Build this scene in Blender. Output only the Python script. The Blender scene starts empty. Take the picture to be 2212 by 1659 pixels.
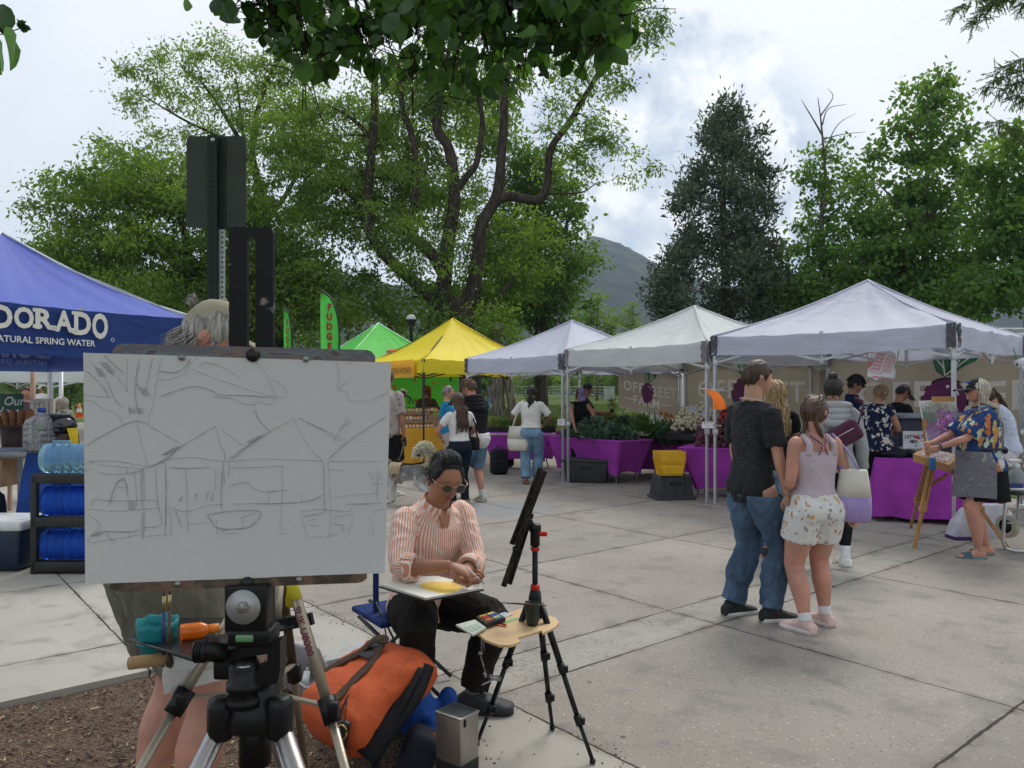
import bpy,bmesh,math,random
import numpy as np
from mathutils import Vector,Matrix,Euler,noise
R=math.radians
rnd=random.Random(7)
npr=np.random.RandomState(11)
C=bpy.context.scene.collection
SC=bpy.context.scene
F,CX,CY,EYE=1660.0,1106.0,840.0,1.62
cam=bpy.data.cameras.new("camera");cam_o=bpy.data.objects.new("camera",cam);C.objects.link(cam_o)
cam_o.location=(0,0,EYE);cam_o.rotation_euler=(R(90),0,0)
cam.sensor_width=36;cam.lens=36*F/2212.0;cam.shift_y=(CY-829.5)/2212.0
cam.clip_start=0.05;cam.clip_end=6000
SC.camera=cam_o
SC.view_settings.view_transform='Standard';SC.view_settings.look='None'
SC.view_settings.exposure=0.62;SC.view_settings.gamma=1.0
SUN_EL,SUN_AZ=R(52),R(25)
W=bpy.data.worlds.new("World");SC.world=W;W.use_nodes=True
nt=W.node_tree;nt.nodes.clear()
def N(t,kind,**kw):
 n=t.nodes.new(kind)
 for k,v in kw.items():
  if k=='inp':
   for a,b in v.items():n.inputs[a].default_value=b
  else:setattr(n,k,v)
 return n
def ln(t,a,b):t.links.new(a,b)
def build_world():
 t=nt
 out=N(t,'ShaderNodeOutputWorld');bg=N(t,'ShaderNodeBackground')
 sky=N(t,'ShaderNodeTexSky');sky.sky_type='NISHITA';sky.sun_disc=False
 sky.sun_elevation=SUN_EL;sky.sun_rotation=SUN_AZ;sky.air_density=1.0;sky.dust_density=1.5
 tc=N(t,'ShaderNodeTexCoord')
 def math_(op,a,b=None,clamp=False):
  m=N(t,'ShaderNodeMath',operation=op);m.use_clamp=clamp
  for i,x in enumerate((a,b)):
   if x is None:continue
   if isinstance(x,(int,float)):m.inputs[i].default_value=x
   else:ln(t,x,m.inputs[i])
  return m.outputs[0]
 def noise_(scale,detail,dist=0.0,vec=None,rough=.55):
  n=N(t,'ShaderNodeTexNoise',inp={'Scale':scale,'Detail':detail,'Distortion':dist,'Roughness':rough})
  ln(t,vec or tc.outputs['Generated'],n.inputs['Vector']);return n.outputs['Fac']
 def ramp(x,stops):
  r=N(t,'ShaderNodeValToRGB');e=r.color_ramp.elements
  while len(e)<len(stops):e.new(.5)
  for q,(p,c)in zip(e,stops):q.position=p;q.color=c if len(c)==4 else(*c,1)
  ln(t,x,r.inputs[0]);return r.outputs[0]
 def mix(f,a,b):
  m=N(t,'ShaderNodeMix',data_type='RGBA')
  if isinstance(f,(int,float)):m.inputs[0].default_value=f
  else:ln(t,f,m.inputs[0])
  for i,x in((6,a),(7,b)):
   if isinstance(x,tuple):m.inputs[i].default_value=(*x,1)
   else:ln(t,x,m.inputs[i])
  return m.outputs[2]
 def lobe(dirv,c0,c1):
  d=N(t,'ShaderNodeVectorMath',operation='DOT_PRODUCT');d.inputs[1].default_value=Vector(dirv).normalized()
  ln(t,tc.outputs['Generated'],d.inputs[0])
  m=N(t,'ShaderNodeMapRange',interpolation_type='SMOOTHSTEP');m.inputs[1].default_value=c0;m.inputs[2].default_value=c1
  ln(t,d.outputs['Value'],m.inputs[0]);return m.outputs[0]
 sep=N(t,'ShaderNodeSeparateXYZ');ln(t,tc.outputs['Generated'],sep.inputs[0])
 skyc=N(t,'ShaderNodeVectorMath',operation='SCALE');skyc.inputs[3].default_value=0.10
 ln(t,sky.outputs[0],skyc.inputs[0])
 veil=noise_(1.3,4,.4)
 veilc=ramp(veil,[(.32,(.46,.535,.64)),(.5,(.60,.64,.68)),(.66,(.70,.715,.725))])
 up=ramp(sep.outputs[2],[(.0,(.50,.50,.50)),(.10,(.72,.72,.72)),(.40,(.90,.90,.90)),(1,(1,1,1))])
 base=mix(up,skyc.outputs[0],veilc)
 g=lobe((math.sin(SUN_AZ)*.62,math.cos(SUN_AZ)*.62,.78),.55,.99)
 base=mix(math_('MULTIPLY',g,.45),base,(.66,.675,.68))
 gap=lobe((.19,1,.20),.965,.996)
 base=mix(math_('MULTIPLY',gap,.95),base,(.17,.28,.47))
 puff=noise_(9,9,.25,rough=.6)
 cm=math_('MULTIPLY',lobe((.19,1,.275),.970,.997),1.0)
 edge=math_('SUBTRACT',math_('ADD',puff,math_('MULTIPLY',cm,.50)),.72)
 cumu=math_('MULTIPLY',math_('MULTIPLY',edge,9.0,True),math_('MULTIPLY',cm,3.0,True),True)
 cc=ramp(noise_(16,7,.2),[(.36,(.36,.43,.54)),(.5,(.52,.57,.63)),(.62,(.74,.75,.76))])
 base=mix(cumu,base,cc)
 p2=noise_(5,7,.2)
 p2m=math_('MULTIPLY',math_('SUBTRACT',p2,.60),7.0,True)
 base=mix(math_('MULTIPLY',p2m,.6),base,(.70,.715,.725))
 ln(t,base,bg.inputs[0]);bg.inputs[1].default_value=1.0
 ln(t,bg.outputs[0],out.inputs[0])
build_world()
sun=bpy.data.lights.new("sun",'SUN');sun.energy=1.6;sun.angle=R(24);sun.color=(1,.96,.90)
sun_o=bpy.data.objects.new("sun",sun);C.objects.link(sun_o)
sd=Vector((math.sin(SUN_AZ)*math.cos(SUN_EL),math.cos(SUN_AZ)*math.cos(SUN_EL),math.sin(SUN_EL)))
sun_o.rotation_euler=sd.to_track_quat('Z','Y').to_euler();sun_o.location=(0,0,30)
def P(u,v,d):return Vector(((u-CX)/F*d,d,EYE-(v-CY)/F*d))
def G(u,v,z=0.0):
 d=(EYE-z)*F/(v-CY);return P(u,v,d)
def lerp(a,b,t):return a+(b-a)*t
def V(*a):return Vector(a)
class MB:
 def __init__(s):s.v=[];s.f=[];s.m=[];s.sm=[]
 def add(s,vs,fs,mi=0,sm=True):
  b=len(s.v);s.v.extend([tuple(x)for x in vs])
  for f in fs:s.f.append([b+i for i in f]);s.m.append(mi);s.sm.append(sm)
  return s
 def box(s,c,size,rot=None,mi=0,taper=1.0,sm=False):
  c=Vector(c);hx,hy,hz=(q/2 for q in size);vs=[]
  for z in(-hz,hz):
   k=taper if z>0 else 1.0
   for x,y in((-hx,-hy),(hx,-hy),(hx,hy),(-hx,hy)):
    p=Vector((x*k,y*k,z));vs.append(c+(rot@p if rot else p))
  return s.add(vs,[(0,3,2,1),(4,5,6,7),(0,1,5,4),(1,2,6,5),(2,3,7,6),(3,0,4,7)],mi,sm)
 def rbox(s,c,size,r=.01,rot=None,mi=0,taper=1.0):
  c=Vector(c);hx,hy,hz=(q/2 for q in size);r=min(r,hx*.95,hy*.95,hz*.95)
  rings=[]
  for z,ins in((-hz,r*.7),(-hz+r*.3,r*.2),(-hz+r,0),(hz-r,0),(hz-r*.3,r*.2),(hz,r*.7)):
   k=lerp(1.0,taper,(z+hz)/(2*hz));ring=[]
   for cxs,cys,a0 in((1,1,0),(-1,1,90),(-1,-1,180),(1,-1,270)):
    for q in(0,30,60,90):
     a=R(a0+q)
     p=Vector((cxs*(hx-r)+math.cos(a)*(r-ins),cys*(hy-r)+math.sin(a)*(r-ins),z))
     p.x*=k;p.y*=k;ring.append(c+(rot@p if rot else p))
   rings.append(ring)
  return s.loft(rings,mi=mi)
 def loft(s,rings,cap=True,mi=0,sm=True,closed=True):
  n=len(rings[0]);vs=[p for r in rings for p in r];fs=[]
  for i in range(len(rings)-1):
   for j in range(n if closed else n-1):
    k=(j+1)%n;fs.append((i*n+j,i*n+k,(i+1)*n+k,(i+1)*n+j))
  if cap and closed:
   fs.append(tuple(range(n-1,-1,-1)));fs.append(tuple((len(rings)-1)*n+j for j in range(n)))
  return s.add(vs,fs,mi,sm)
 def tube(s,pts,rad,seg=8,mi=0,cap=True,flat=1.0,up=None,sm=True):
  pts=[Vector(p)for p in pts];n=len(pts)
  if not hasattr(rad,'__len__'):rad=[rad]*n
  rings=[];prev=None
  for i,p in enumerate(pts):
   t=(pts[min(i+1,n-1)]-pts[max(i-1,0)])
   t=t.normalized()if t.length>1e-9 else Vector((0,0,1))
   if prev is None:
    a=Vector(up)if up else(Vector((0,0,1))if abs(t.z)<.9 else Vector((1,0,0)))
   else:a=prev
   a=a-t*a.dot(t)
   if a.length<1e-6:a=t.orthogonal()
   a.normalize();b=t.cross(a);prev=a
   rings.append([p+(a*math.cos(2*math.pi*k/seg)*flat+b*math.sin(2*math.pi*k/seg))*rad[i]for k in range(seg)])
  return s.loft(rings,cap,mi,sm)
 def bar(s,a,b,w,h=None,mi=0,up=None):
  a=Vector(a);b=Vector(b);t=(b-a).normalized();h=h or w
  u=Vector(up)if up else(Vector((0,0,1))if abs(t.z)<.9 else Vector((0,1,0)))
  u=(u-t*u.dot(t)).normalized();w2=t.cross(u)
  r=[[p+u*(sy*h/2)+w2*(sx*w/2)for sx,sy in((-1,-1),(1,-1),(1,1),(-1,1))]for p in(a,b)]
  return s.loft(r,mi=mi,sm=False)
 def lathe(s,prof,c=(0,0,0),seg=20,rot=None,mi=0,cap=True,sm=True):
  c=Vector(c);rings=[]
  for r_,z in prof:
   rings.append([c+(rot@q if rot else q)for q in(Vector((r_*math.cos(2*math.pi*k/seg),r_*math.sin(2*math.pi*k/seg),z))for k in range(seg))])
  return s.loft(rings,cap,mi,sm)
 def ball(s,c,rx,ry=None,rz=None,seg=14,rg=9,rot=None,mi=0):
  ry=ry or rx;rz=rz or rx;c=Vector(c);rings=[]
  for i in range(rg+1):
   a=math.pi*(i+.0001)/(rg+.0002)-math.pi/2
   rings.append([c+(rot@q if rot else q)for q in(Vector((rx*math.cos(a)*math.cos(2*math.pi*k/seg),ry*math.cos(a)*math.sin(2*math.pi*k/seg),rz*math.sin(a)))for k in range(seg))])
  return s.loft(rings,True,mi)
 def grid(s,fn,nu,nv,mi=0,sm=True):
  vs=[fn(i/nu,j/nv)for j in range(nv+1)for i in range(nu+1)]
  fs=[(j*(nu+1)+i,j*(nu+1)+i+1,(j+1)*(nu+1)+i+1,(j+1)*(nu+1)+i)for j in range(nv)for i in range(nu)]
  return s.add(vs,fs,mi,sm)
 def poly(s,pts,thick,nrm,mi=0):
  n=len(pts);nrm=Vector(nrm)*thick/2
  vs=[Vector(p)-nrm for p in pts]+[Vector(p)+nrm for p in pts]
  fs=[tuple(range(n-1,-1,-1)),tuple(range(n,2*n))]+[(i,(i+1)%n,n+(i+1)%n,n+i)for i in range(n)]
  return s.add(vs,fs,mi,False)
 def mesh(s,name):
  me=bpy.data.meshes.new(name);me.from_pydata(s.v,[],s.f)
  me.polygons.foreach_set('material_index',s.m);me.polygons.foreach_set('use_smooth',s.sm);me.update();return me
 def build(s,name,mats,parent=None,world=True):
  me=s.mesh(name)
  for m in(mats if isinstance(mats,(list,tuple))else[mats]):me.materials.append(m)
  return link(name,me,parent,world)
def link(name,me,parent=None,world=True):
 o=bpy.data.objects.new(name,me);C.objects.link(o)
 if parent is not None:
  o.parent=parent
  if world:o.matrix_parent_inverse=wm(parent).inverted()
 return o
def wm(o):
 m=Matrix.LocRotScale(o.location,o.rotation_euler,o.scale)
 return m if o.parent is None else wm(o.parent)@o.matrix_parent_inverse@m
def tag(o,label,cat,group=None,kind=None):
 if label:o['label']=label
 if cat:o['category']=cat
 if group:o['group']=group
 if kind:o['kind']=kind
 return o
def thing(name,label,cat,loc=(0,0,0),rz=0.0,group=None):
 o=bpy.data.objects.new(name,None);C.objects.link(o);o.location=loc;o.rotation_euler=(0,0,rz)
 o.empty_display_size=.2
 return tag(o,label,cat,group)
def copy_tree(o,parent=None,label=None):
 c=o.copy();C.objects.link(c)
 if parent is not None:c.parent=parent
 if label:c['label']=label
 for ch in[x for x in o.children]:copy_tree(ch,c)
 return c
def obj_mesh(o):return o.data
def text_geo(s,size=1.0,offset=0.0,align='CENTER',shear=0.0,extrude=0.0,spacing=1.0):
 cu=bpy.data.curves.new('lettering','FONT');cu.body=s;cu.size=size;cu.offset=offset;cu.align_x=align;cu.shear=shear
 cu.extrude=extrude;cu.space_character=spacing;cu.resolution_u=3
 o=bpy.data.objects.new('lettering',cu);C.objects.link(o)
 dg=bpy.context.evaluated_depsgraph_get();me=bpy.data.meshes.new_from_object(o.evaluated_get(dg))
 vs=[tuple(v.co)for v in me.vertices];fs=[tuple(p.vertices)for p in me.polygons]
 bpy.data.objects.remove(o);bpy.data.curves.remove(cu);bpy.data.meshes.remove(me)
 return vs,fs
def put_text(mb,s,fn,size,mi=0,**kw):
 vs,fs=text_geo(s,size,**kw);mb.add([fn(v[0],v[1])for v in vs],fs,mi,False)
def frame_fn(o,x,y,lift=0.0):
 o=Vector(o);x=Vector(x).normalized();y=Vector(y);y=(y-x*y.dot(x)).normalized();n=x.cross(y)
 return lambda a,b:o+x*a+y*b+n*lift
MT={}
def sh(name):
 m=bpy.data.materials.new(name);m.use_nodes=True;t=m.node_tree;t.nodes.clear()
 out=N(t,'ShaderNodeOutputMaterial');b=N(t,'ShaderNodeBsdfPrincipled');ln(t,b.outputs[0],out.inputs[0])
 tc=N(t,'ShaderNodeTexCoord');MT[name]=m
 return m,t,b,tc.outputs['Object'],out
def mmath(t,op,a,b=None,c=None,clamp=False):
 m=N(t,'ShaderNodeMath',operation=op);m.use_clamp=clamp
 for i,x in enumerate((a,b,c)):
  if x is None:continue
  if isinstance(x,(int,float)):m.inputs[i].default_value=x
  else:ln(t,x,m.inputs[i])
 return m.outputs[0]
def mmix(t,f,a,b,mode='MIX'):
 m=N(t,'ShaderNodeMix',data_type='RGBA',blend_type=mode)
 if isinstance(f,(int,float)):m.inputs[0].default_value=f
 else:ln(t,f,m.inputs[0])
 for i,x in((6,a),(7,b)):
  if isinstance(x,(tuple,list)):m.inputs[i].default_value=(*x[:3],1)
  else:ln(t,x,m.inputs[i])
 return m.outputs[2]
def mnoise(t,vec,scale,detail=3,dist=0.0,rough=.55,sc3=None):
 if sc3:
  mp=N(t,'ShaderNodeMapping');mp.inputs['Scale'].default_value=sc3;ln(t,vec,mp.inputs[0]);vec=mp.outputs[0]
 n=N(t,'ShaderNodeTexNoise',inp={'Scale':scale,'Detail':detail,'Distortion':dist,'Roughness':rough});ln(t,vec,n.inputs['Vector'])
 return n.outputs['Fac']
def mvor(t,vec,scale,feature='F1',out='Distance',rand=1.0):
 n=N(t,'ShaderNodeTexVoronoi',feature=feature,inp={'Scale':scale,'Randomness':rand});ln(t,vec,n.inputs['Vector']);return n.outputs[out]
def mstep(t,x,a,b,smooth=True):
 m=N(t,'ShaderNodeMapRange',interpolation_type='SMOOTHSTEP' if smooth else 'LINEAR');m.inputs[1].default_value=a;m.inputs[2].default_value=b
 ln(t,x,m.inputs[0]);return m.outputs[0]
def mbump(t,b,h,strength=.3,dist=.01):
 n=N(t,'ShaderNodeBump');n.inputs['Strength'].default_value=strength;n.inputs['Distance'].default_value=dist
 ln(t,h,n.inputs['Height']);ln(t,n.outputs[0],b.inputs['Normal'])
def sc(c,k):return tuple(min(1,x*k)for x in c)
def M(name,col,rough=.6,var=.18,vs=6.0,bump=.15,bs=90.0,metal=0.0,spec=.4,coat=0.0,transl=0.0,bd=.004,emit=None):
 if name in MT:return MT[name]
 m,t,b,oc,out=sh(name)
 n1=mnoise(t,oc,vs,4)
 c=mmix(t,mstep(t,n1,.3,.7),sc(col,1-var),sc(col,1+var))
 n2=mnoise(t,oc,vs*6.3,3)
 c=mmix(t,mmath(t,'MULTIPLY',mstep(t,n2,.45,.75),var*.8),c,sc(col,.55))
 ln(t,c,b.inputs['Base Color']);b.inputs['Metallic'].default_value=metal;b.inputs['Specular IOR Level'].default_value=spec
 rr=mmath(t,'ADD',mmath(t,'MULTIPLY',mmath(t,'SUBTRACT',n2,.5),.25),rough,clamp=True);ln(t,rr,b.inputs['Roughness'])
 if coat:b.inputs['Coat Weight'].default_value=coat
 if bump:mbump(t,b,mnoise(t,oc,bs,3),bump,bd)
 if transl:
  tr=N(t,'ShaderNodeBsdfTranslucent');ln(t,c,tr.inputs[0]);mx=N(t,'ShaderNodeMixShader');mx.inputs[0].default_value=transl
  ln(t,b.outputs[0],mx.inputs[1]);ln(t,tr.outputs[0],mx.inputs[2]);ln(t,mx.outputs[0],out.inputs[0])
 return m
def leaf_mat(name,c0,c1,transl=.45,rough=.5,spec=.3):
 m,t,b,oc,out=sh(name)
 a=N(t,'ShaderNodeAttribute');a.attribute_name='lv'
 c=mmix(t,a.outputs['Fac'],c0,c1)
 ln(t,c,b.inputs['Base Color']);b.inputs['Roughness'].default_value=rough;b.inputs['Specular IOR Level'].default_value=spec
 tr=N(t,'ShaderNodeBsdfTranslucent');c2=mmix(t,1.0,c,(1.0,1.0,.45),'MULTIPLY')
 hs=N(t,'ShaderNodeHueSaturation');hs.inputs['Value'].default_value=1.7;ln(t,c2,hs.inputs['Color'])
 ln(t,hs.outputs[0],tr.inputs[0])
 mx=N(t,'ShaderNodeMixShader');mx.inputs[0].default_value=transl
 ln(t,b.outputs[0],mx.inputs[1]);ln(t,tr.outputs[0],mx.inputs[2]);ln(t,mx.outputs[0],out.inputs[0])
 return m
def fabric(name,col,rough=.85,var=.10,weave=500,transl=0.0,vs=5):
 new=name not in MT;m=M(name,col,rough,var,vs,.25,weave,spec=.15,transl=transl,bd=.001)
 if new:
  t=m.node_tree;b=[n for n in t.nodes if n.type=='BSDF_PRINCIPLED'][0];oc=[n for n in t.nodes if n.type=='TEX_COORD'][0].outputs['Object']
  mbump(t,b,mmath(t,'ADD',mmath(t,'MULTIPLY',mnoise(t,oc,weave,2),.12),mnoise(t,oc,15,4,1.2,sc3=(1,1,.7))),.55,.012)
 return m
skin_mats={}
def skin(name,col):
 if name in MT:return MT[name]
 m,t,b,oc,out=sh(name)
 n1=mnoise(t,oc,7,4);n2=mnoise(t,oc,60,3)
 c=mmix(t,mstep(t,n1,.35,.65),sc(col,.86),(min(1,col[0]*1.12),col[1]*1.04,col[2]*1.0))
 c=mmix(t,mmath(t,'MULTIPLY',mstep(t,n2,.5,.8),.30),c,(col[0]*.8,col[1]*.55,col[2]*.5))
 ln(t,c,b.inputs['Base Color']);b.inputs['Roughness'].default_value=.5;b.inputs['Specular IOR Level'].default_value=.35
 b.inputs['Subsurface Weight'].default_value=.0
 mbump(t,b,mnoise(t,oc,250,2),.12,.001)
 return m
SX,SY=.772,.635
def SN(s,n,z=0.0):return Vector((s*SX-n*SY,s*SY+n*SX,z))
S_JOINTS=[-5.3,-3.1,-.95,1.2,2.5,4.45,6.62,8.75,10.9]
N_JOINTS=[-2.2,-.4,1.39,3.19,3.61,5.36,7.28,9.1,11.0,12.9,14.8]
def pavement_mat():
 m,t,b,oc,out=sh('concrete_paving')
 sep=N(t,'ShaderNodeSeparateXYZ');ln(t,oc,sep.inputs[0]);X,Y=sep.outputs[0],sep.outputs[1]
 s=mmath(t,'ADD',mmath(t,'MULTIPLY',X,SX),mmath(t,'MULTIPLY',Y,SY))
 n=mmath(t,'ADD',mmath(t,'MULTIPLY',X,-SY),mmath(t,'MULTIPLY',Y,SX))
 wob=mmath(t,'MULTIPLY',mmath(t,'SUBTRACT',mnoise(t,oc,9,4),.5),.022)
 s2=mmath(t,'ADD',s,wob);n2=mmath(t,'ADD',n,wob)
 def near(x,lst):
  r=None
  for c in lst:
   d=mmath(t,'ABSOLUTE',mmath(t,'SUBTRACT',x,c));r=d if r is None else mmath(t,'MINIMUM',r,d)
  return r
 dj=mmath(t,'MINIMUM',near(s2,S_JOINTS),near(n2,N_JOINTS))
 width=mmath(t,'ADD',mmath(t,'MULTIPLY',mstep(t,mnoise(t,oc,1.3,3),.4,.7),.006),.006)
 crack=mmath(t,'SUBTRACT',1.0,mmath(t,'DIVIDE',dj,width),clamp=True)
 crack=mmath(t,'MULTIPLY',crack,2.2,clamp=True)
 soil=mmath(t,'MULTIPLY',mstep(t,dj,.075,.0),mstep(t,mnoise(t,oc,5,5),.42,.68))
 band=mmath(t,'MULTIPLY',mstep(t,n2,3.185,3.195),mstep(t,n2,3.615,3.605))
 agg=mmath(t,'MULTIPLY',mstep(t,s2,2.495,2.505),mmath(t,'SUBTRACT',1.0,band))
 stone=N(t,'ShaderNodeTexVoronoi',inp={'Scale':62.0});ln(t,oc,stone.inputs['Vector'])
 sv=N(t,'ShaderNodeSeparateColor');ln(t,stone.outputs['Color'],sv.inputs[0])
 big=mnoise(t,oc,.55,5);mid=mnoise(t,oc,3.2,6,.3);fine=mnoise(t,oc,160,2)
 plain=mmix(t,mstep(t,big,.3,.7),(.335,.31,.27),(.41,.385,.34))
 aggc=mmix(t,mstep(t,big,.3,.7),(.25,.222,.193),(.325,.295,.26))
 peb=mmath(t,'MULTIPLY',mstep(t,sv.outputs[0],.80,.95),mstep(t,stone.outputs['Distance'],.42,.2))
 aggc=mmix(t,mmath(t,'MULTIPLY',peb,.8),aggc,(.55,.49,.42))
 dk=mmath(t,'MULTIPLY',mstep(t,sv.outputs[1],.72,.95),mstep(t,stone.outputs['Distance'],.45,.2))
 aggc=mmix(t,mmath(t,'MULTIPLY',dk,.75),aggc,(.10,.09,.085))
 cell=N(t,'ShaderNodeCombineXYZ')
 ln(t,mmath(t,'FLOOR',mmath(t,'DIVIDE',mmath(t,'SUBTRACT',s,.30),2.15)),cell.inputs[0]);ln(t,mmath(t,'FLOOR',mmath(t,'DIVIDE',mmath(t,'SUBTRACT',n,3.4),1.93)),cell.inputs[1])
 wn=N(t,'ShaderNodeTexWhiteNoise');ln(t,cell.outputs[0],wn.inputs[0])
 col=mmix(t,agg,mmix(t,mmath(t,'MULTIPLY',band,.35),plain,(.22,.205,.18)),aggc)
 col=mmix(t,mmath(t,'MULTIPLY',mmath(t,'SUBTRACT',wn.outputs[0],.2),.30,clamp=True),col,(.17,.16,.15))
 pitted=mmath(t,'MULTIPLY',band,mmath(t,'MULTIPLY',mstep(t,mnoise(t,oc,34,6,.4),.50,.60),mstep(t,mnoise(t,oc,2.1,3),.38,.62)))
 col=mmix(t,mmath(t,'MULTIPLY',pitted,.55),col,(.15,.135,.115))
 stain=mmath(t,'MULTIPLY',mstep(t,mid,.50,.70),.50)
 col=mmix(t,stain,col,(.16,.15,.135))
 spot=mvor(t,oc,2.6);col=mmix(t,mmath(t,'MULTIPLY',mstep(t,spot,.050,.022),.8),col,(.07,.065,.06));sp2=mvor(t,oc,1.1);col=mmix(t,mmath(t,'MULTIPLY',mstep(t,mmath(t,'ADD',sp2,mmath(t,'MULTIPLY',mid,.25)),.26,.17),.35),col,(.12,.112,.10))
 spk=mstep(t,mnoise(t,oc,60,4),.66,.74);col=mmix(t,mmath(t,'MULTIPLY',spk,.4),col,(.12,.11,.10))
 dx=N(t,'ShaderNodeVectorMath',operation='DISTANCE');ln(t,oc,dx.inputs[0]);dx.inputs[1].default_value=G(775,1412)
 blue=mmath(t,'MULTIPLY',mstep(t,dx.outputs['Value'],.32,.05),mstep(t,mnoise(t,oc,22,6,.6),.42,.62))
 col=mmix(t,mmath(t,'MULTIPLY',blue,.55),col,(.30,.42,.55))
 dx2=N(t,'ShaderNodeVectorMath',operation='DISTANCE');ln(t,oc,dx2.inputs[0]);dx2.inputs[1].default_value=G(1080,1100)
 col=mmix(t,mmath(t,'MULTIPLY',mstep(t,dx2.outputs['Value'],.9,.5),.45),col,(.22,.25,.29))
 col=mmix(t,mmath(t,'MULTIPLY',soil,.6),col,(.085,.065,.05))
 col=mmix(t,mmath(t,'MULTIPLY',crack,.92),col,(.03,.025,.02))
 ln(t,col,b.inputs['Base Color']);b.inputs['Roughness'].default_value=.88;b.inputs['Specular IOR Level'].default_value=.22
 h=mmath(t,'ADD',mmath(t,'MULTIPLY',fine,.35),mmath(t,'MULTIPLY',mmath(t,'MULTIPLY',stone.outputs['Distance'],agg),-.7))
 h=mmath(t,'SUBTRACT',h,mmath(t,'MULTIPLY',crack,3.0));h=mmath(t,'SUBTRACT',h,mmath(t,'MULTIPLY',pitted,.6))
 mbump(t,b,h,.55,.006)
 return m
def build_ground():
 pm=pavement_mat()
 mb=MB()
 S0,N0=1.97,4.75
 def quad(s0,s1,n0,n1):
  mb.grid(lambda a,b:SN(lerp(s0,s1,a),lerp(n0,n1,b)),8,8,sm=False)
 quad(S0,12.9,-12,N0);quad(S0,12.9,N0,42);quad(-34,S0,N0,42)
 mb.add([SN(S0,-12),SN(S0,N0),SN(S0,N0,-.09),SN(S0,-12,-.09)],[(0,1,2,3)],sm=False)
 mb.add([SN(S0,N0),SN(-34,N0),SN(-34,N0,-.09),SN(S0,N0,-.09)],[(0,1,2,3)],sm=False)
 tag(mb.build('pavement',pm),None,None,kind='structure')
 m,t,b,oc,out=sh('bark_mulch')
 n1=mnoise(t,oc,55,5,.5);n2=mnoise(t,oc,4,3);v=mvor(t,oc,70)
 c=mmix(t,mstep(t,n1,.3,.7),(.06,.038,.025),(.21,.135,.085));c=mmix(t,mstep(t,n2,.35,.7),c,mmix(t,.5,c,(.19,.13,.085)))
 ln(t,c,b.inputs['Base Color']);b.inputs['Roughness'].default_value=.95
 mbump(t,b,mmath(t,'ADD',n1,v),1.0,.03)
 mb=MB()
 def mz(s,n):return-.035+.02*noise.noise(Vector((s*1.7,n*1.7,3)))+.012*noise.noise(Vector((s*7,n*7,1)))
 mb.grid(lambda a,q:SN(lerp(-9,1.97,a),lerp(-6,4.75,q),mz(lerp(-9,1.97,a),lerp(-6,4.75,q))),90,90)
 tag(mb.build('mulch_bed',m),None,None,kind='structure')
 m,t,b,oc,out=sh('bark_chips')
 a=N(t,'ShaderNodeAttribute');a.attribute_name='lv'
 r=N(t,'ShaderNodeValToRGB');e=r.color_ramp.elements;e[0].position=0;e[0].color=(.06,.037,.024,1);e[1].position=.62;e[1].color=(.20,.125,.075,1)
 q=e.new(.85);q.color=(.27,.175,.10,1);q=e.new(1.0);q.color=(.46,.35,.22,1)
 ln(t,a.outputs['Fac'],r.inputs[0]);ln(t,r.outputs[0],b.inputs['Base Color']);b.inputs['Roughness'].default_value=.9
 mb=MB();lv=[]
 for i in range(11000):
  s=1.95-abs(rnd.gauss(0,1.0))*3.2 if i%3 else rnd.uniform(-4,1.95);n=rnd.uniform(1.5,4.72)
  if s<-5:continue
  p=SN(s,n)
  if p.y<1.7:continue
  p.z=mz(s,n)+rnd.uniform(.002,.014)
  L=rnd.uniform(.008,.03)*(1.6 if rnd.random()<.1 else 1);w=rnd.uniform(.003,.008)
  rot=Euler((rnd.gauss(0,.35),rnd.gauss(0,.35),rnd.uniform(0,6.3))).to_matrix()
  mb.box(p,(L,w,rnd.uniform(.002,.006)),rot);lv+=[min(1,rnd.random()**1.5*1.03)]*6
 for i in range(260):
  s,n=(1.97+abs(rnd.gauss(0,.12)),rnd.uniform(1.5,4.75))if i%2 else(2.5+rnd.gauss(0,.05),rnd.uniform(2,5.5))
  p=SN(s,n,.003);rot=Euler((0,0,rnd.uniform(0,6.3))).to_matrix()
  mb.box(p,(rnd.uniform(.004,.014),.004,.003),rot);lv+=[rnd.random()*.8]*6
 o=mb.build('bark_chips',m);at=o.data.attributes.new('lv','FLOAT','FACE');at.data.foreach_set('value',lv)
 tag(o,'loose brown bark chips covering the planting bed','bark chips',kind='stuff')
 m,t,b,oc,out=sh('lawn')
 n1=mnoise(t,oc,.35,5);n2=mnoise(t,oc,6,5);n3=mnoise(t,oc,45,3)
 c=mmix(t,n2,(.050,.085,.018),(.11,.16,.04));c=mmix(t,mmath(t,'MULTIPLY',mstep(t,n1,.52,.66),.75),c,(.25,.21,.13))
 c=mmix(t,mmath(t,'MULTIPLY',mstep(t,n3,.5,.7),.4),c,(.03,.055,.012))
 ln(t,c,b.inputs['Base Color']);b.inputs['Roughness'].default_value=.95;b.inputs['Specular IOR Level'].default_value=.1
 mbump(t,b,mmath(t,'ADD',n3,n2),.8,.05)
 mb=MB()
 ys=[-60,-20,0,6,9,11,13,15,17,19,21,23,26,29,32,36,40,46,54,65,80,110,160,260,500,900,1500,2600]
 xs=[-1800,-900,-400,-200,-100,-60,-40,-30,-24,-18,-14,-10,-6,-3,0,3,6,9,12,16,20,26,34,46,60,100,200,400,900,1800]
 mb.add([(x,y,land(x,y))for y in ys for x in xs],[(j*len(xs)+i,j*len(xs)+i+1,(j+1)*len(xs)+i+1,(j+1)*len(xs)+i)for j in range(len(ys)-1)for i in range(len(xs)-1)])
 tag(mb.build('ground',m),None,None,kind='structure')
 n=26000;X=npr.uniform(-3,9,n);Y=16.5+26*npr.rand(n)**1.6
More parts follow.
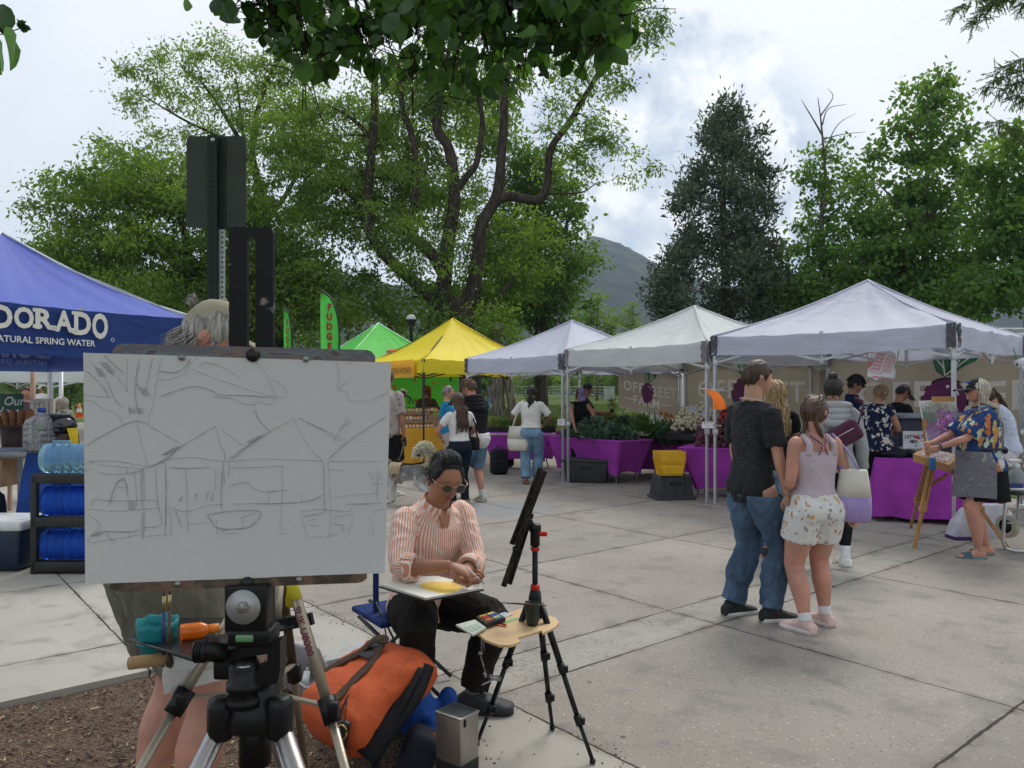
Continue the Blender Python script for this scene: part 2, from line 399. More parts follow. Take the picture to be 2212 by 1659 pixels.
 keep=(X*SX+Y*SY)>12.95;X=X[keep];Y=Y[keep]
 Z=np.array([land(x,y)for x,y in zip(X,Y)]);cs=np.stack([X,Y,Z],1)
 d=npr.normal(0,.5,cs.shape);d[:,2]=1.0
 o=leaf_obj('lawn_grass',cs,d,npr.uniform(.05,.12,len(X))*(1+(Y-16)/30),.22,leaf_mat('grass_blades',(.035,.065,.012),(.13,.18,.045),.3),npr.rand(len(X)),None)
 tag(o,'short green lawn grass on the rise behind the stalls','grass',kind='stuff')
def smooth(a,b,x):t=max(0,min(1,(x-a)/(b-a)));return t*t*(3-2*t)
def land(x,y):
 s=x*SX+y*SY
 z=-.10+smooth(12.95,12.5,0)*0
 if s<12.3:return z
 k=smooth(10,-14,x)*0+(1 if x>-8 else smooth(-16,-8,x))
 return z+(.13+.75*smooth(13,34,s))*(k if s>12.9 else smooth(12.3,12.9,s)*k)
def leaf_obj(name,cs,dirs,L,asp,mat,lv,parent,world=True):
 n=len(cs);dirs=dirs/np.linalg.norm(dirs,axis=1,keepdims=True)
 r=npr.normal(size=(n,3));w=np.cross(dirs,r);w/=np.linalg.norm(w,axis=1,keepdims=True)+1e-9
 L=np.broadcast_to(np.asarray(L,float).reshape(-1,1),(n,1));Wd=L*asp*.5
 v=np.empty((n,4,3));v[:,0]=cs;v[:,1]=cs+dirs*L*.45+w*Wd;v[:,2]=cs+dirs*L;v[:,3]=cs+dirs*L*.45-w*Wd
 me=bpy.data.meshes.new(name);me.vertices.add(n*4);me.vertices.foreach_set('co',v.astype(np.float32).ravel())
 me.loops.add(n*4);me.loops.foreach_set('vertex_index',np.arange(n*4,dtype=np.int32))
 me.polygons.add(n);me.polygons.foreach_set('loop_start',np.arange(0,n*4,4,dtype=np.int32))
 me.update(calc_edges=True)
 a=me.attributes.new('lv','FLOAT','FACE');a.data.foreach_set('value',np.clip(lv,0,1).astype(np.float32))
 me.materials.append(mat)
 return link(name,me,parent,world)
def clumps_px(blobs,d,rd,dens):
 out=[]
 for b in blobs:
  u,v,ru,rv=b[:4];w=b[4]if len(b)>4 else 1.0;dd=b[5]if len(b)>5 else 0.0
  k=max(2,int(ru*rv*dens*w/1000.0))
  for _ in range(k):
   q=Vector((rnd.gauss(0,1),rnd.gauss(0,1),rnd.gauss(0,1))).normalized()*rnd.random()**.38
   out.append((P(u+ru*q.x,v-rv*q.z,d)+Vector((0,dd+rd*q.y*(ru/100.),0)),w))
 return out
def crown(name,clumps,crad,nper,L,asp,mat,parent,droop=.5,flat=.6,spread=1.0,upw=0.0):
 cs=[];ds=[];lv=[];Ls=[]
 for c,w in clumps:
  k=max(5,int(nper*rnd.uniform(.5,1.4)));r=crad*rnd.uniform(.6,1.35)
  p=npr.normal(0,.5,(k,3))*r;p[:,2]*=flat
  dr=npr.normal(0,spread,(k,3));dr[:,2]+=-droop*1.5+upw;dr+=p/r*.6
  cs.append(np.array(c)+p);ds.append(dr);Ls.append(npr.uniform(.6,1.35,k)*L)
  lv.append(npr.uniform(.0,.38,k)+rnd.uniform(0,.66)-.02)
 return leaf_obj(name,np.concatenate(cs),np.concatenate(ds),np.concatenate(Ls),asp,mat,np.concatenate(lv),parent)
def bark(name,col,k=1.0):
 if name in MT:return MT[name]
 m,t,b,oc,out=sh(name)
 n1=mnoise(t,oc,5*k,6,.4,sc3=(3,3,.5));n2=mnoise(t,oc,1.1,3)
 c=mmix(t,mstep(t,n1,.35,.65),sc(col,.45),sc(col,1.35));c=mmix(t,mmath(t,'MULTIPLY',mstep(t,n2,.5,.75),.4),c,sc(col,1.5))
 ln(t,c,b.inputs['Base Color']);b.inputs['Roughness'].default_value=.95;b.inputs['Specular IOR Level'].default_value=.1
 mbump(t,b,n1,.9,.06);return m
def curve_pts(pts,n=6):
 pts=[Vector(p)for p in pts];q=[pts[0]*2-pts[1]]+pts+[pts[-1]*2-pts[-2]];out=[]
 for i in range(1,len(q)-2):
  for k in range(n):
   t=k/n;a,b,c,d=q[i-1:i+3]
   out.append(.5*((2*b)+(c-a)*t+(2*a-5*b+4*c-d)*t*t+(3*b-a-3*c+d)*t**3))
 out.append(pts[-1]);return out
def limbs_mesh(limbs,twig_targets,mat,parent,name='trunk',twig_r=.035,seg=9,twig_seg=4,wob=.05):
 mb=MB();nodes=[]
 for pts,r0,r1 in limbs:
  pp=curve_pts(pts,7);k=len(pp)
  pp=[p+Vector((noise.noise(p*.8),noise.noise(p*.8+Vector((9,0,0))),0))*wob for p in pp]
  rr=[lerp(r0,r1,(i/(k-1))**.8)*(1+.10*noise.noise(p*1.7))for i,p in enumerate(pp)]
  mb.tube(pp,rr,seg);nodes+=[(p,r)for p,r in zip(pp,rr)][2:]
 arr=np.array([list(p)for p,_ in nodes]);rad=np.array([r for _,r in nodes])
 tw=sorted([Vector(c)for c,_ in twig_targets],key=lambda c:float(np.min(((arr-np.array(c))**2).sum(1))))
 for c in tw:
  dv=arr-np.array(c);d2=(dv**2).sum(1)+np.where(dv[:,2]>.2,dv[:,2]*4,0);i=int(np.argmin(d2));a=Vector(arr[i]);r0=min(twig_r*1.6,rad[i]*.6)
  L=(c-a).length
  if L<.05:continue
  m1=lerp(a,c,.4)+Vector((rnd.gauss(0,.1),rnd.gauss(0,.1),rnd.uniform(.0,.16)))*L
  m2=lerp(a,c,.75)+Vector((rnd.gauss(0,.08),rnd.gauss(0,.08),rnd.uniform(.0,.12)))*L
  r0=max(r0,.008);mb.tube([a,m1,m2,c],[r0,r0*.7,r0*.45,r0*.2],twig_seg)
  arr=np.vstack([arr,list(m1),list(m2),list(c)]);rad=np.concatenate([rad,[r0*.7,r0*.45,r0*.25]])
 return mb.build(name,mat,parent)
def tree(name,label,d,base,limbs,blobs,rd,dens,crad,nper,L,asp,lm,bm,twig_every=1,droop=.5,flat=.6,group=None,twig_r=.035,upw=0.0,spread=1.0):
 bz=land(*P(base[0],0,d+base[1])[:2])if len(base)==2 else base[2]
 bp=P(base[0],0,d+base[1]);bp.z=bz-.05
 t=thing(name,label,'tree',bp,0,group)
 L3=[]
 for pts,r0,r1 in limbs:
  pp=[P(q[0],q[1],d+(q[2]if len(q)>2 else 0))for q in pts];L3.append((pp,r0,r1))
 L3[0][0].insert(0,bp.copy())
 cl=clumps_px(blobs,d,rd,dens)
 limbs_mesh(L3,cl[::twig_every],bm,t,twig_r=twig_r)
 crown('crown',cl,crad,nper,L,asp,lm,t,droop,flat,spread,upw)
 return t
LM={}
def build_trees():
 bk=bark('dark_bark',(.058,.047,.038));bk2=bark('grey_bark',(.15,.13,.105));bk3=bark('juniper_bark',(.07,.05,.04))
 loc=leaf_mat('locust_leaves',(.055,.115,.018),(.185,.285,.045),.5)
 loc2=leaf_mat('locust_leaves_pale',(.070,.135,.024),(.21,.31,.06),.5)
 dk=leaf_mat('dense_leaves',(.045,.10,.018),(.13,.23,.042),.45)
 con=leaf_mat('juniper_needles',(.045,.068,.044),(.125,.155,.10),.12,.7)
 map_=leaf_mat('maple_leaves',(.060,.135,.030),(.155,.265,.062),.48)
 limbs=[([(1006,790),(1000,720),(985,650)],.66,.55),([(985,665),(955,640),(962,579),(974,480),(981,417),(971,324),(944,278),(948,222),(965,120)],.40,.15),([(990,680),(1015,640),(1027,602),(1041,486),(1073,417),(1087,287),(1092,204),(1100,110)],.42,.13),([(1062,432),(1100,424),(1161,432),(1182,403),(1189,324),(1235,259),(1254,222),(1309,130),(1345,30)],.24,.10),([(981,417),(1005,385),(1032,347),(1041,259),(1030,170)],.19,.09),([(960,600),(930,545),(884,505),(880,480),(895,440),(895,324),(870,231),(862,130)],.30,.10),([(985,690),(940,650),(902,616),(828,546),(795,486),(795,417),(805,315),(809,255),(812,170)],.36,.13),([(805,310),(790,285),(763,259),(712,227)],.15,.05),([(797,470),(775,440),(735,403),(680,385),(629,380),(564,403)],.13,.03),([(1170,418),(1220,418),(1260,415),(1290,395)],.06,.02),([(1000,690),(1060,660),(1110,600)],.20,.06)]
 blobs=[(760,330,165,165,1.0,2.5),(650,430,100,150,.85),(880,190,160,110,.8,2.5),(1010,150,150,110,.7,2),(900,420,190,140,.9,4),(720,590,110,100,.8),(850,650,150,75,.7,1.5),(1070,610,105,80,.9,2.5),(1110,500,110,120,.8,3.5),(1040,690,110,40,.7,1),(930,560,100,70,.28,-1.5),(1240,330,100,60,.35),(1320,330,80,45,.35),(1395,75,50,70,.55),(1310,190,60,60,.4),(1190,210,80,80,.4),(1370,370,45,22,.5),(640,280,90,90,.8),(1290,270,60,30,.4),(850,520,80,50,.25,-2),(940,420,50,50,.25,-2),(960,700,40,25,.5,-1.5)]
 tree('honey_locust_tree','big honey locust with many dark curving trunks, rising behind the yellow tent',33,(1010,0),limbs,blobs,2.6,5.4,.66,105,.23,.36,loc,bk,1,.5,.6)
 tree('linden_tree','round dense deep green tree behind the bare limb of the big honey locust',42,(1170,0),[([(1165,720),(1160,600),(1150,450)],.4,.12),([(1160,600),(1210,520),(1240,440)],.18,.05),([(1160,620),(1100,520)],.16,.05)],[(1170,450,95,110,1),(1195,560,90,90,1),(1200,650,85,75,1),(1110,650,100,70,1),(1120,540,90,90,.9),(1000,660,120,60,.8),(1140,360,70,60,.8),(1060,300,90,90,.6)],3,7.0,.8,80,.25,.6,dk,bk,3,.35)
 tree('tall_locust_tree','tall airy tree with bare lower boughs standing behind the road sign',38,(600,0),[([(605,740),(600,640),(575,500),(560,400)],.45,.28),([(560,400),(530,330),(480,240),(430,170)],.2,.05),([(560,410),(545,320),(560,230),(590,150),(640,90)],.2,.05),([(540,340),(480,300),(400,260),(300,200)],.12,.03),([(575,480),(640,380),(650,280)],.16,.05),([(530,330),(520,250),(510,170)],.12,.04)],[(490,140,95,55,.8),(400,165,90,60,.7),(580,150,70,80,.8),(640,120,60,60,.8),(300,165,55,45,.5),(275,215,35,22,.5),(370,240,100,45,.45),(470,220,110,55,.5),(560,290,110,80,.55),(650,230,80,90,.7),(340,130,50,30,.5),(440,320,110,60,.8)],2.6,6.5,.62,70,.21,.38,loc2,bk,1,.35,.6)
 tree('spreading_locust_tree','low wide feathery tree whose boughs spread above the blue tent',31,(430,0),[([(430,760),(425,660),(400,580)],.36,.25),([(400,590),(340,520),(250,470),(140,480)],.18,.03),([(400,580),(400,500),(360,420),(330,350)],.16,.04),([(410,600),(470,520),(520,440)],.17,.04),([(400,600),(330,600),(230,580)],.12,.03)],[(330,400,130,80,.95),(230,430,110,80,.9),(150,420,60,45,.6),(110,465,55,22,.6),(410,470,150,100,1),(280,560,140,75,1),(480,590,110,90,1),(180,530,100,60,.9),(540,480,100,110,.9),(360,650,160,60,1),(600,660,90,80,.9),(250,350,70,45,.7),(530,680,90,60,1),(650,560,70,120,.7),(450,690,150,60,1),(250,640,130,50,1),(700,690,90,60,.9),(140,600,90,60,.9)],2.6,7.0,.66,82,.22,.38,loc,bk,2,.5)
 t_=[]
 for i in range(64):
  v=245+445*((i+.5)/64)**.9;half=np.interp(v,[225,260,300,350,400,430,470,500,540,565,600,650,700],[2,22,46,62,82,104,72,78,90,124,140,138,130])
  for sgn in(-1,1):
   ex=1564+sgn*half*rnd.uniform(.55,1.02);t_.append((ex,v+rnd.uniform(-12,12),half*.28,15,1.0,rnd.uniform(-1.6,1.6)))
  t_.append((1564+rnd.uniform(-.4,.4)*half,v,half*.40,14,.8,rnd.uniform(-2.2,1)))
 tree('juniper_tree','tall dark grey-green conifer with ragged outline between the tents and the hill',31,(1572,0),[([(1570,760),(1568,600),(1562,400),(1562,240)],.40,.03)],t_,2.2,9.0,.42,60,.22,.34,con,bk3,6,-.1,.9,twig_r=.03,upw=.5)
 tree('bare_topped_maple','thin maple with dead twigs at its top, beside the conifer',29,(1800,0),[([(1800,740),(1785,620),(1775,480),(1782,380),(1775,280),(1768,210)],.17,.012),([(1778,330),(1810,270),(1850,245)],.028,.005),([(1775,290),(1745,240),(1730,215)],.04,.007),([(1773,250),(1800,210),(1790,190)],.03,.006),([(1780,300),(1820,290),(1870,285)],.03,.006),([(1776,270),(1790,235),(1830,225)],.03,.006),([(1780,480),(1830,430)],.07,.02)],[(1770,330,45,45,.6),(1745,400,45,35,.6),(1800,410,55,45,.7),(1770,480,65,45,.8),(1750,545,60,35,.7),(1830,540,70,55,.9),(1800,620,90,50,1),(1860,600,70,60,1),(1850,350,30,35,.4),(1900,480,70,60,.7),(1720,610,60,60,.9),(1860,430,50,45,.6)],1.6,6.2,.48,58,.19,.62,map_,bk2,1,.35,.6)
 tree('maple_tree','tall spire-topped maple with sky showing between its leafy tiers',27,(2010,0),[([(2010,740),(2005,620),(1995,480),(2010,320),(2030,180)],.28,.03),([(2000,520),(1940,440),(1900,400)],.10,.02),([(1998,480),(2060,400),(2100,350)],.10,.02),([(2008,350),(1960,290),(1935,250)],.06,.01),([(2015,300),(2060,240)],.05,.01)],[(2030,165,32,35,.7),(2030,225,60,32,.8),(1975,200,35,25,.6),(1985,270,70,30,.8),(2060,285,50,30,.6),(1950,330,85,32,.8),(2035,345,70,30,.7),(1930,400,100,35,.8),(2040,420,80,40,.9),(1960,470,105,40,.9),(2060,490,70,50,1),(1890,560,90,50,.9),(1985,560,120,55,1),(2050,620,130,60,1),(1930,650,130,50,1),(1880,470,55,28,.7),(2100,380,45,26,.7),(1895,330,36,20,.6),(2110,310,30,18,.6)],1.7,6.6,.52,66,.20,.64,map_,bk2,1,.35,.55)
 tree('broad_maple','broad deep green maple at the edge behind the nearest white tent',23,(2230,0),[([(2230,740),(2225,560),(2210,400)],.30,.08),([(2225,560),(2150,470)],.1,.03)],[(2185,320,55,50,.8),(2150,370,50,40,.7),(2200,420,85,70,.9),(2160,500,85,60,1),(2210,580,100,70,1),(2140,630,100,60,1),(2260,500,80,120,1)],1.7,5.5,.5,62,.19,.64,map_,bk2,3,.4,.55)
 sap=leaf_mat('sapling_leaves',(.075,.135,.03),(.17,.25,.06),.45)
 for i,(lab,u,v0,ru,rv,d)in enumerate([('slim pale green sapling beside the round dense tree',1290,675,45,60,55),('pale green sapling at the foot of the dark conifer',1365,690,40,48,58),('wispy sapling between the conifer and the thin maple',1745,650,40,62,50)]):
  tree('sapling',lab,d,(u,0),[([(u,v0+rv),(u,v0),(u+4,v0-rv*.8)],.10,.02)],[(u,v0-rv*.55,ru*.5,rv*.5,.8),(u-ru*.4,v0+5,ru*.7,rv*.55,.9),(u+ru*.3,v0+rv*.5,ru*.9,rv*.7,1)],2.0,12,.6,40,.26,.5,sap,bk2,2,.3,group='saplings under the hill')
 for i,(lab,u,v0,ru,rv,d,mm)in enumerate([('pale bush above the fence, next to the purple-capped vendor',1290,815,60,38,70,sap),('rounded green bush over the pipe fence behind the woman with the tote',1165,815,55,32,66,sap),('leafy bush just past the big trunk',1060,812,50,35,60,dk),('bright bush seen between the vendors and the farm banner',1340,800,50,50,62,sap),('dark bush under the farthest end of the pipe fence',1230,800,50,45,80,dk),('bush behind the striped shop screen of the green tent',880,760,70,60,60,dk),('bush glimpsed under the blue tent beside the trucker cap',150,820,60,35,60,sap),('bush under the blue tent by the green sign',40,815,70,30,60,sap),('bush at the back of the middle farm banner',1440,780,70,45,55,dk)]):
  p=P(u,0,d);z=land(p.x,p.y);p.z=z;o=thing('bush',lab,'bush',p,0,'bushes beyond the lawn')
  top=P(u,v0-rv,d).z;bl=[]
  cl=[]
  for _ in range(int(50)):
   q=Vector((rnd.gauss(0,1),rnd.gauss(0,1),rnd.gauss(0,1))).normalized()*rnd.random()**.4
   cl.append((Vector((p.x+q.x*ru/F*d,p.y+q.y*1.5,z+(top-z)*(.5+.5*q.z))),1))
  limbs_mesh([([p,p+Vector((.2,0,(top-z)*.4)),p+Vector((.1,.1,(top-z)*.8))],.09,.02)],cl[::3],bk2,o,'stem')
  crown('foliage',cl,.65,55,.28,.55,mm,o,.3)
 for lab,pts,r,cr in[('straight grey trunk under the far end of the yellow tent',[(1075,700),(1074,780),(1078,868)],.28,(1070,690,60,40)),('thin leaning trunk between the yellow tent and the woman with the tote',[(1070,740),(1092,800),(1112,905)],.20,(1080,730,60,40)),('dark rough trunk between the easel mast and the fudge flag',[(612,560),(605,620),(600,760)],.40,(600,560,90,60))]:
  d=36 if r>.3 else 30;b0=P(pts[-1][0],0,d);b0.z=land(b0.x,b0.y)-.05
  o=thing('tree',lab,'tree',b0);pp=[P(q[0],q[1],d)for q in pts[::-1]];pp[0]=b0
  cl=clumps_px([(*cr,1)],d+.5,2,6);limbs_mesh([(pp,r,r*.6)],cl[::3],bk2 if r<.35 else bk,o);crown('crown',cl,.6,50,.2,.4,loc,o)
 cl=[]
 for i in range(900):
  x=rnd.uniform(-120,130);y=rnd.uniform(100,150);h=rnd.uniform(2,9)*(2.0 if x<-2 else .75);cl.append((Vector((x,y,land(x,y)+rnd.random()*h)),1))
 o=crown('far_wood',cl,2.6,46,.8,.6,leaf_mat('far_leaves',(.035,.07,.022),(.10,.15,.05),.35),None,.2)
 tag(o,'far belt of mixed trees beyond the park fence','wood',kind='stuff')
def build_hill():
 m,t,b,oc,out=sh('forested_hill')
 n1=mnoise(t,oc,.03,8,.3);n2=mnoise(t,oc,.09,6);n3=mnoise(t,oc,.004,4)
 c=mmix(t,mstep(t,n1,.35,.65),(.012,.026,.020),(.034,.056,.034));c=mmix(t,mmath(t,'MULTIPLY',mstep(t,mmath(t,'ADD',n3,mmath(t,'MULTIPLY',n1,.5)),.78,.9),.8),c,(.11,.10,.08))
 ln(t,c,b.inputs['Base Color']);b.inputs['Roughness'].default_value=1;b.inputs['Specular IOR Level'].default_value=0
 mbump(t,b,mmath(t,'ADD',n1,n2),1,12)
 mb=MB()
 prof=[(-1400,160),(-500,215),(-140,170),(0,175),(80,235),(140,262),(200,245),(300,185),(420,170),(520,200),(700,185),(1000,215),(1500,180)]
 px=[p[0]for p in prof];pz=[p[1]for p in prof]
 def f(a,q):
  x=lerp(-1400,1500,a);y=500+900*q
  h=float(np.interp(x*(1350/(500+900*min(q,.94))),px,pz))if q<.95 else float(np.interp(x,px,pz))
  k=smooth(0,.94,q)-(.35*smooth(.94,1,q)if q>.94 else 0)
  return Vector((x,y,-2+h*k+16*k*noise.fractal(Vector((x*.008,y*.008,0)),.9,2.1,6)*(1 if q>.02 else 0)))
 mb.grid(f,150,60)
 tag(mb.build('hills',m),None,None,kind='structure')
def build_haze():
 mb=MB();mb.box((0,1300,160),(4200,2760,326));m=bpy.data.materials.new('haze');m.use_nodes=True;t=m.node_tree;t.nodes.clear();o_=N(t,'ShaderNodeOutputMaterial');v=N(t,'ShaderNodeVolumePrincipled');v.inputs['Color'].default_value=(.72,.84,1,1);v.inputs['Density'].default_value=.00028;v.inputs['Anisotropy'].default_value=.2;ln(t,v.outputs[0],o_.inputs[1])
 tag(mb.build('haze',m),'thin pale blue air between the market and the hills','haze',kind='stuff')
def V2(x,y,z=0.0):return Vector((x,y,z))
def canopy_mat(name,col,transl=.35):
 if name in MT:return MT[name]
 m,t,b,oc,out=sh(name)
 n1=mnoise(t,oc,1.6,4);c=mmix(t,n1,sc(col,.93),sc(col,1.05))
 dirt=mnoise(t,oc,7,5);c=mmix(t,mmath(t,'MULTIPLY',mstep(t,dirt,.58,.8),.18),c,sc(col,.6))
 ln(t,c,b.inputs['Base Color']);b.inputs['Roughness'].default_value=.62;b.inputs['Specular IOR Level'].default_value=.35
 w=mnoise(t,oc,2.3,3,.8,sc3=(1,1,3));mbump(t,b,mmath(t,'ADD',w,mmath(t,'MULTIPLY',mnoise(t,oc,9,3),.3)),.35,.05)
 tr=N(t,'ShaderNodeBsdfTranslucent');ln(t,c,tr.inputs[0]);mx=N(t,'ShaderNodeMixShader');mx.inputs[0].default_value=transl
 ln(t,b.outputs[0],mx.inputs[1]);ln(t,tr.outputs[0],mx.inputs[2]);ln(t,mx.outputs[0],out.inputs[0]);return m
def tent(label,A,B,nrm,cm,fm,eave=2.32,vh=.25,peak=3.05,depth=3.0,patch=None,sag=.06,vm=None,legs=(1,1,1,1),group='pop-up canopies of the market',legw=.042,seam=None):
 A=Vector(A);B=Vector(B);n=Vector(nrm).normalized()*depth
 cor=[A,B,B+n,A+n];ctr=(A+B+n)/2+(A)/2;ctr=sum(cor,Vector())/4
 t=thing('canopy_tent',label,'canopy',ctr,0,group)
 mb=MB();pk=Vector((ctr.x,ctr.y,peak))
 outw=[(c-ctr).normalized()*.045 for c in cor]
 for i in range(4):
  a=cor[i]+outw[i];b=cor[(i+1)%4]+outw[(i+1)%4]
  ez=eave
  def f(u,v):
   e=lerp(a,b,u);e.z=ez+.0-.03*math.sin(math.pi*u)*(1-v)
   q=lerp(e,pk,v);q.z-=sag*math.sin(math.pi*v)*(1+.9*math.sin(math.pi*u))
   q.z+=.022*noise.noise(q*1.6)+.014*(1-v)*math.sin(u*34+3*noise.noise(q))*(.4+.6*abs(2*u-1))
   return q
  mb.grid(f,40,12,mi=0)
  o_=(outw[i]+outw[(i+1)%4]).normalized()
  def g(u,v):
   e=lerp(a,b,u);e.z=ez-.03*math.sin(math.pi*u)
   w=.022*noise.noise(Vector((u*7+i*5,v*1.2,ctr.x)))*v+.012*math.sin(u*23+v*2)*v
   e+=o_*(w+.012*v);e.z-=vh*v+.012*math.sin(math.pi*u)*v;return e
  mb.grid(g,26,5,mi=1)
 mb.build('canopy',[cm,vm or cm],t)
 if seam:
  mb=MB()
  for i in range(4):
   a=cor[i]+outw[i];pts=[]
   for k in range(10):
    v=k/9;q=lerp(Vector((a.x,a.y,eave)),pk,v);q.z-=sag*math.sin(math.pi*v);q.z+=.008;pts.append(q)
   mb.tube(pts,.014,5)
  mb.build('seam_piping',seam,t)
 if patch:
  for i in range(4):
   mb=MB();a=cor[i]+outw[i]
   for j in(1,3):
    d=(cor[(i+j)%4]-cor[i]).normalized();o_=(outw[i]*1).normalized();sgn=(o_-d*o_.dot(d)).normalized()
    mb.grid(lambda u,v:Vector((a.x,a.y,eave+.01))+d*(.095*u)+sgn*(.022+.012*math.sin(u*9+v*16))-Vector((0,0,(vh+.02)*v)),6,10)
   mb.build('corner_patch',patch,t)
 mb=MB();zt=eave-.03;zb=eave-.36
 for i in range(4):
  a=cor[i];b=cor[(i+1)%4]
  for k in range(2):
   p=lerp(a,b,k/2);q=lerp(a,b,(k+1)/2)
   mb.bar(p+V(0,0,zt),q+V(0,0,zb),.022,.03);mb.bar(p+V(0,0,zb),q+V(0,0,zt),.022,.03)
  m_=(a+b)/2;mb.bar(m_+V(0,0,zb-.04),m_+V(0,0,zt+.03),.035)
 for i in range(4):
  mb.bar(cor[i]+V(0,0,eave-.02),pk-V(0,0,.10),.022);mb.bar(cor[i]+V(0,0,eave-.33),lerp(cor[i],ctr,.55)+V(0,0,lerp(eave,peak,.5)-.1),.02)
 mb.bar(pk-V(0,0,.45),pk-V(0,0,.03),.035)
 mb.build('truss_frame',fm,t)
 for i in range(4):
  if not legs[i]:continue
  mb=MB();c=cor[i]
  mb.bar(c+V(0,0,1.0),c+V(0,0,eave-.02),legw,legw,up=(B-A));mb.bar(c+V(0,0,.02),c+V(0,0,1.05),legw*.74,legw*.74,up=(B-A))
  mb.rbox(c+V(0,0,1.02),(legw*1.6,legw*1.5,.07),.006);mb.rbox(c+V(0,0,eave-.36),(legw*1.6,legw*1.5,.07),.006);mb.rbox(c+V(0,0,eave-.03),(legw*1.7,legw*1.7,.06),.006)
  mb.box(c+V(0,0,.006),(.13,.10,.012));mb.build('leg',fm,t)
 return t
def cloth_table(label,clabel,A,B,dep,top=.74,bot=.14,flare=.16,over=.0,group='purple market tables',cm=None,cgroup='purple tablecloths',pinch=.0,drape='stretch'):
 A=Vector(A);B=Vector(B);dep=Vector(dep);ctr=(A+B+dep+A)/2;ctr=(A+B)/2+dep/2
 x=(B-A);L=x.length;x.normalize();y=dep.normalized();D=dep.length
 t=thing('folding_table',label,'table',ctr,0,group)
 gm=M('table_plastic',(.55,.54,.50),.6);lm=M('grey_steel',(.22,.23,.24),.45,metal=.5)
 MB().rbox(ctr+V(0,0,top-.025),(L-.03,D-.03,.045),.02,Matrix.Rotation(math.atan2(x.y,x.x),3,'Z')).build('tabletop',gm,t)
 for e,sg in((A,1),(B,-1)):
  p=e+x*sg*.30
  for q in(.24,.76):
   a=p+dep*q
   foot=p-x*sg*.02+dep*(q+(.10 if q>.5 else-.10)*0)
   mb=MB();mb.tube([a+V(0,0,top-.05),a+V(0,0,.42),a+V(0,0,.16)-x*sg*.03+y*(.03 if q>.5 else-.03),a+V(0,0,.02)-x*sg*.06+y*(.05 if q>.5 else-.05)],.013,8)
   mb.ball(a+V(0,0,.015)-x*sg*.06+y*(.05 if q>.5 else-.05),.018,.018,.015,8,5);mb.build('leg',lm,t)
  mb=MB();mb.tube([p+dep*.24+V(0,0,.40),p+dep*.76+V(0,0,.40)],.011,7);mb.build('cross_bar',lm,t)
 mb=MB()
 def ring(k,z,wav):
  pts=[];ins=flare*k
  cs=[A+x*ins+y*ins*.55,B-x*ins+y*ins*.55,B+dep-x*ins-y*ins*.55,A+dep+x*ins-y*ins*.55]
  for i in range(4):
   a,b=cs[i],cs[(i+1)%4];m=26 if i%2==0 else 12
   for j in range(m):
    u=j/m;p=lerp(a,b,u)
    c2=(p-ctr);c2.z=0;nn=c2.normalized()
    ed=(b-a).normalized();nn=V(ed.y,-ed.x,0)
    s_=math.sin(math.pi*u)
    if drape=='stretch':p=p-nn*(.06*k*s_)+nn*(.020*wav*noise.noise(V(u*9,k*4+i*3,ctr.x))+.008*wav*math.sin((u*30+k*7*(1 if u<.5 else-1))+4*noise.noise(V(u*5,k,i))))
    else:p=p+nn*(.035*k*math.sin(u*m*.95+i*2+2*noise.noise(V(u*4,i,1))))+nn*.05*k
    z2=z+(.05*s_*k if drape=='stretch' else .012*math.sin(u*13+i)*k)
    pts.append(p+V(0,0,z2))
  return pts
 rings=[[lerp(p,ctr+V(0,0,top+.006),.98)for p in ring(0,top+.006,0)],ring(-.02,top+.006,0),ring(-.045,top-.006,.1)]+[ring(k,lerp(top,bot,k),k+.2)for k in(.05,.15,.3,.45,.6,.75,.9,1.0)]
 mb.loft(rings,cap=False)
 n=len(rings[0]);mb.add(rings[0],[tuple(range(n))],sm=False)
 o=mb.build('tablecloth',cm or fabric('purple_cloth',(.36,.05,.39),.75,.14,300,vs=3,transl=.1))
 tag(o,clabel,'tablecloth',cgroup);return t
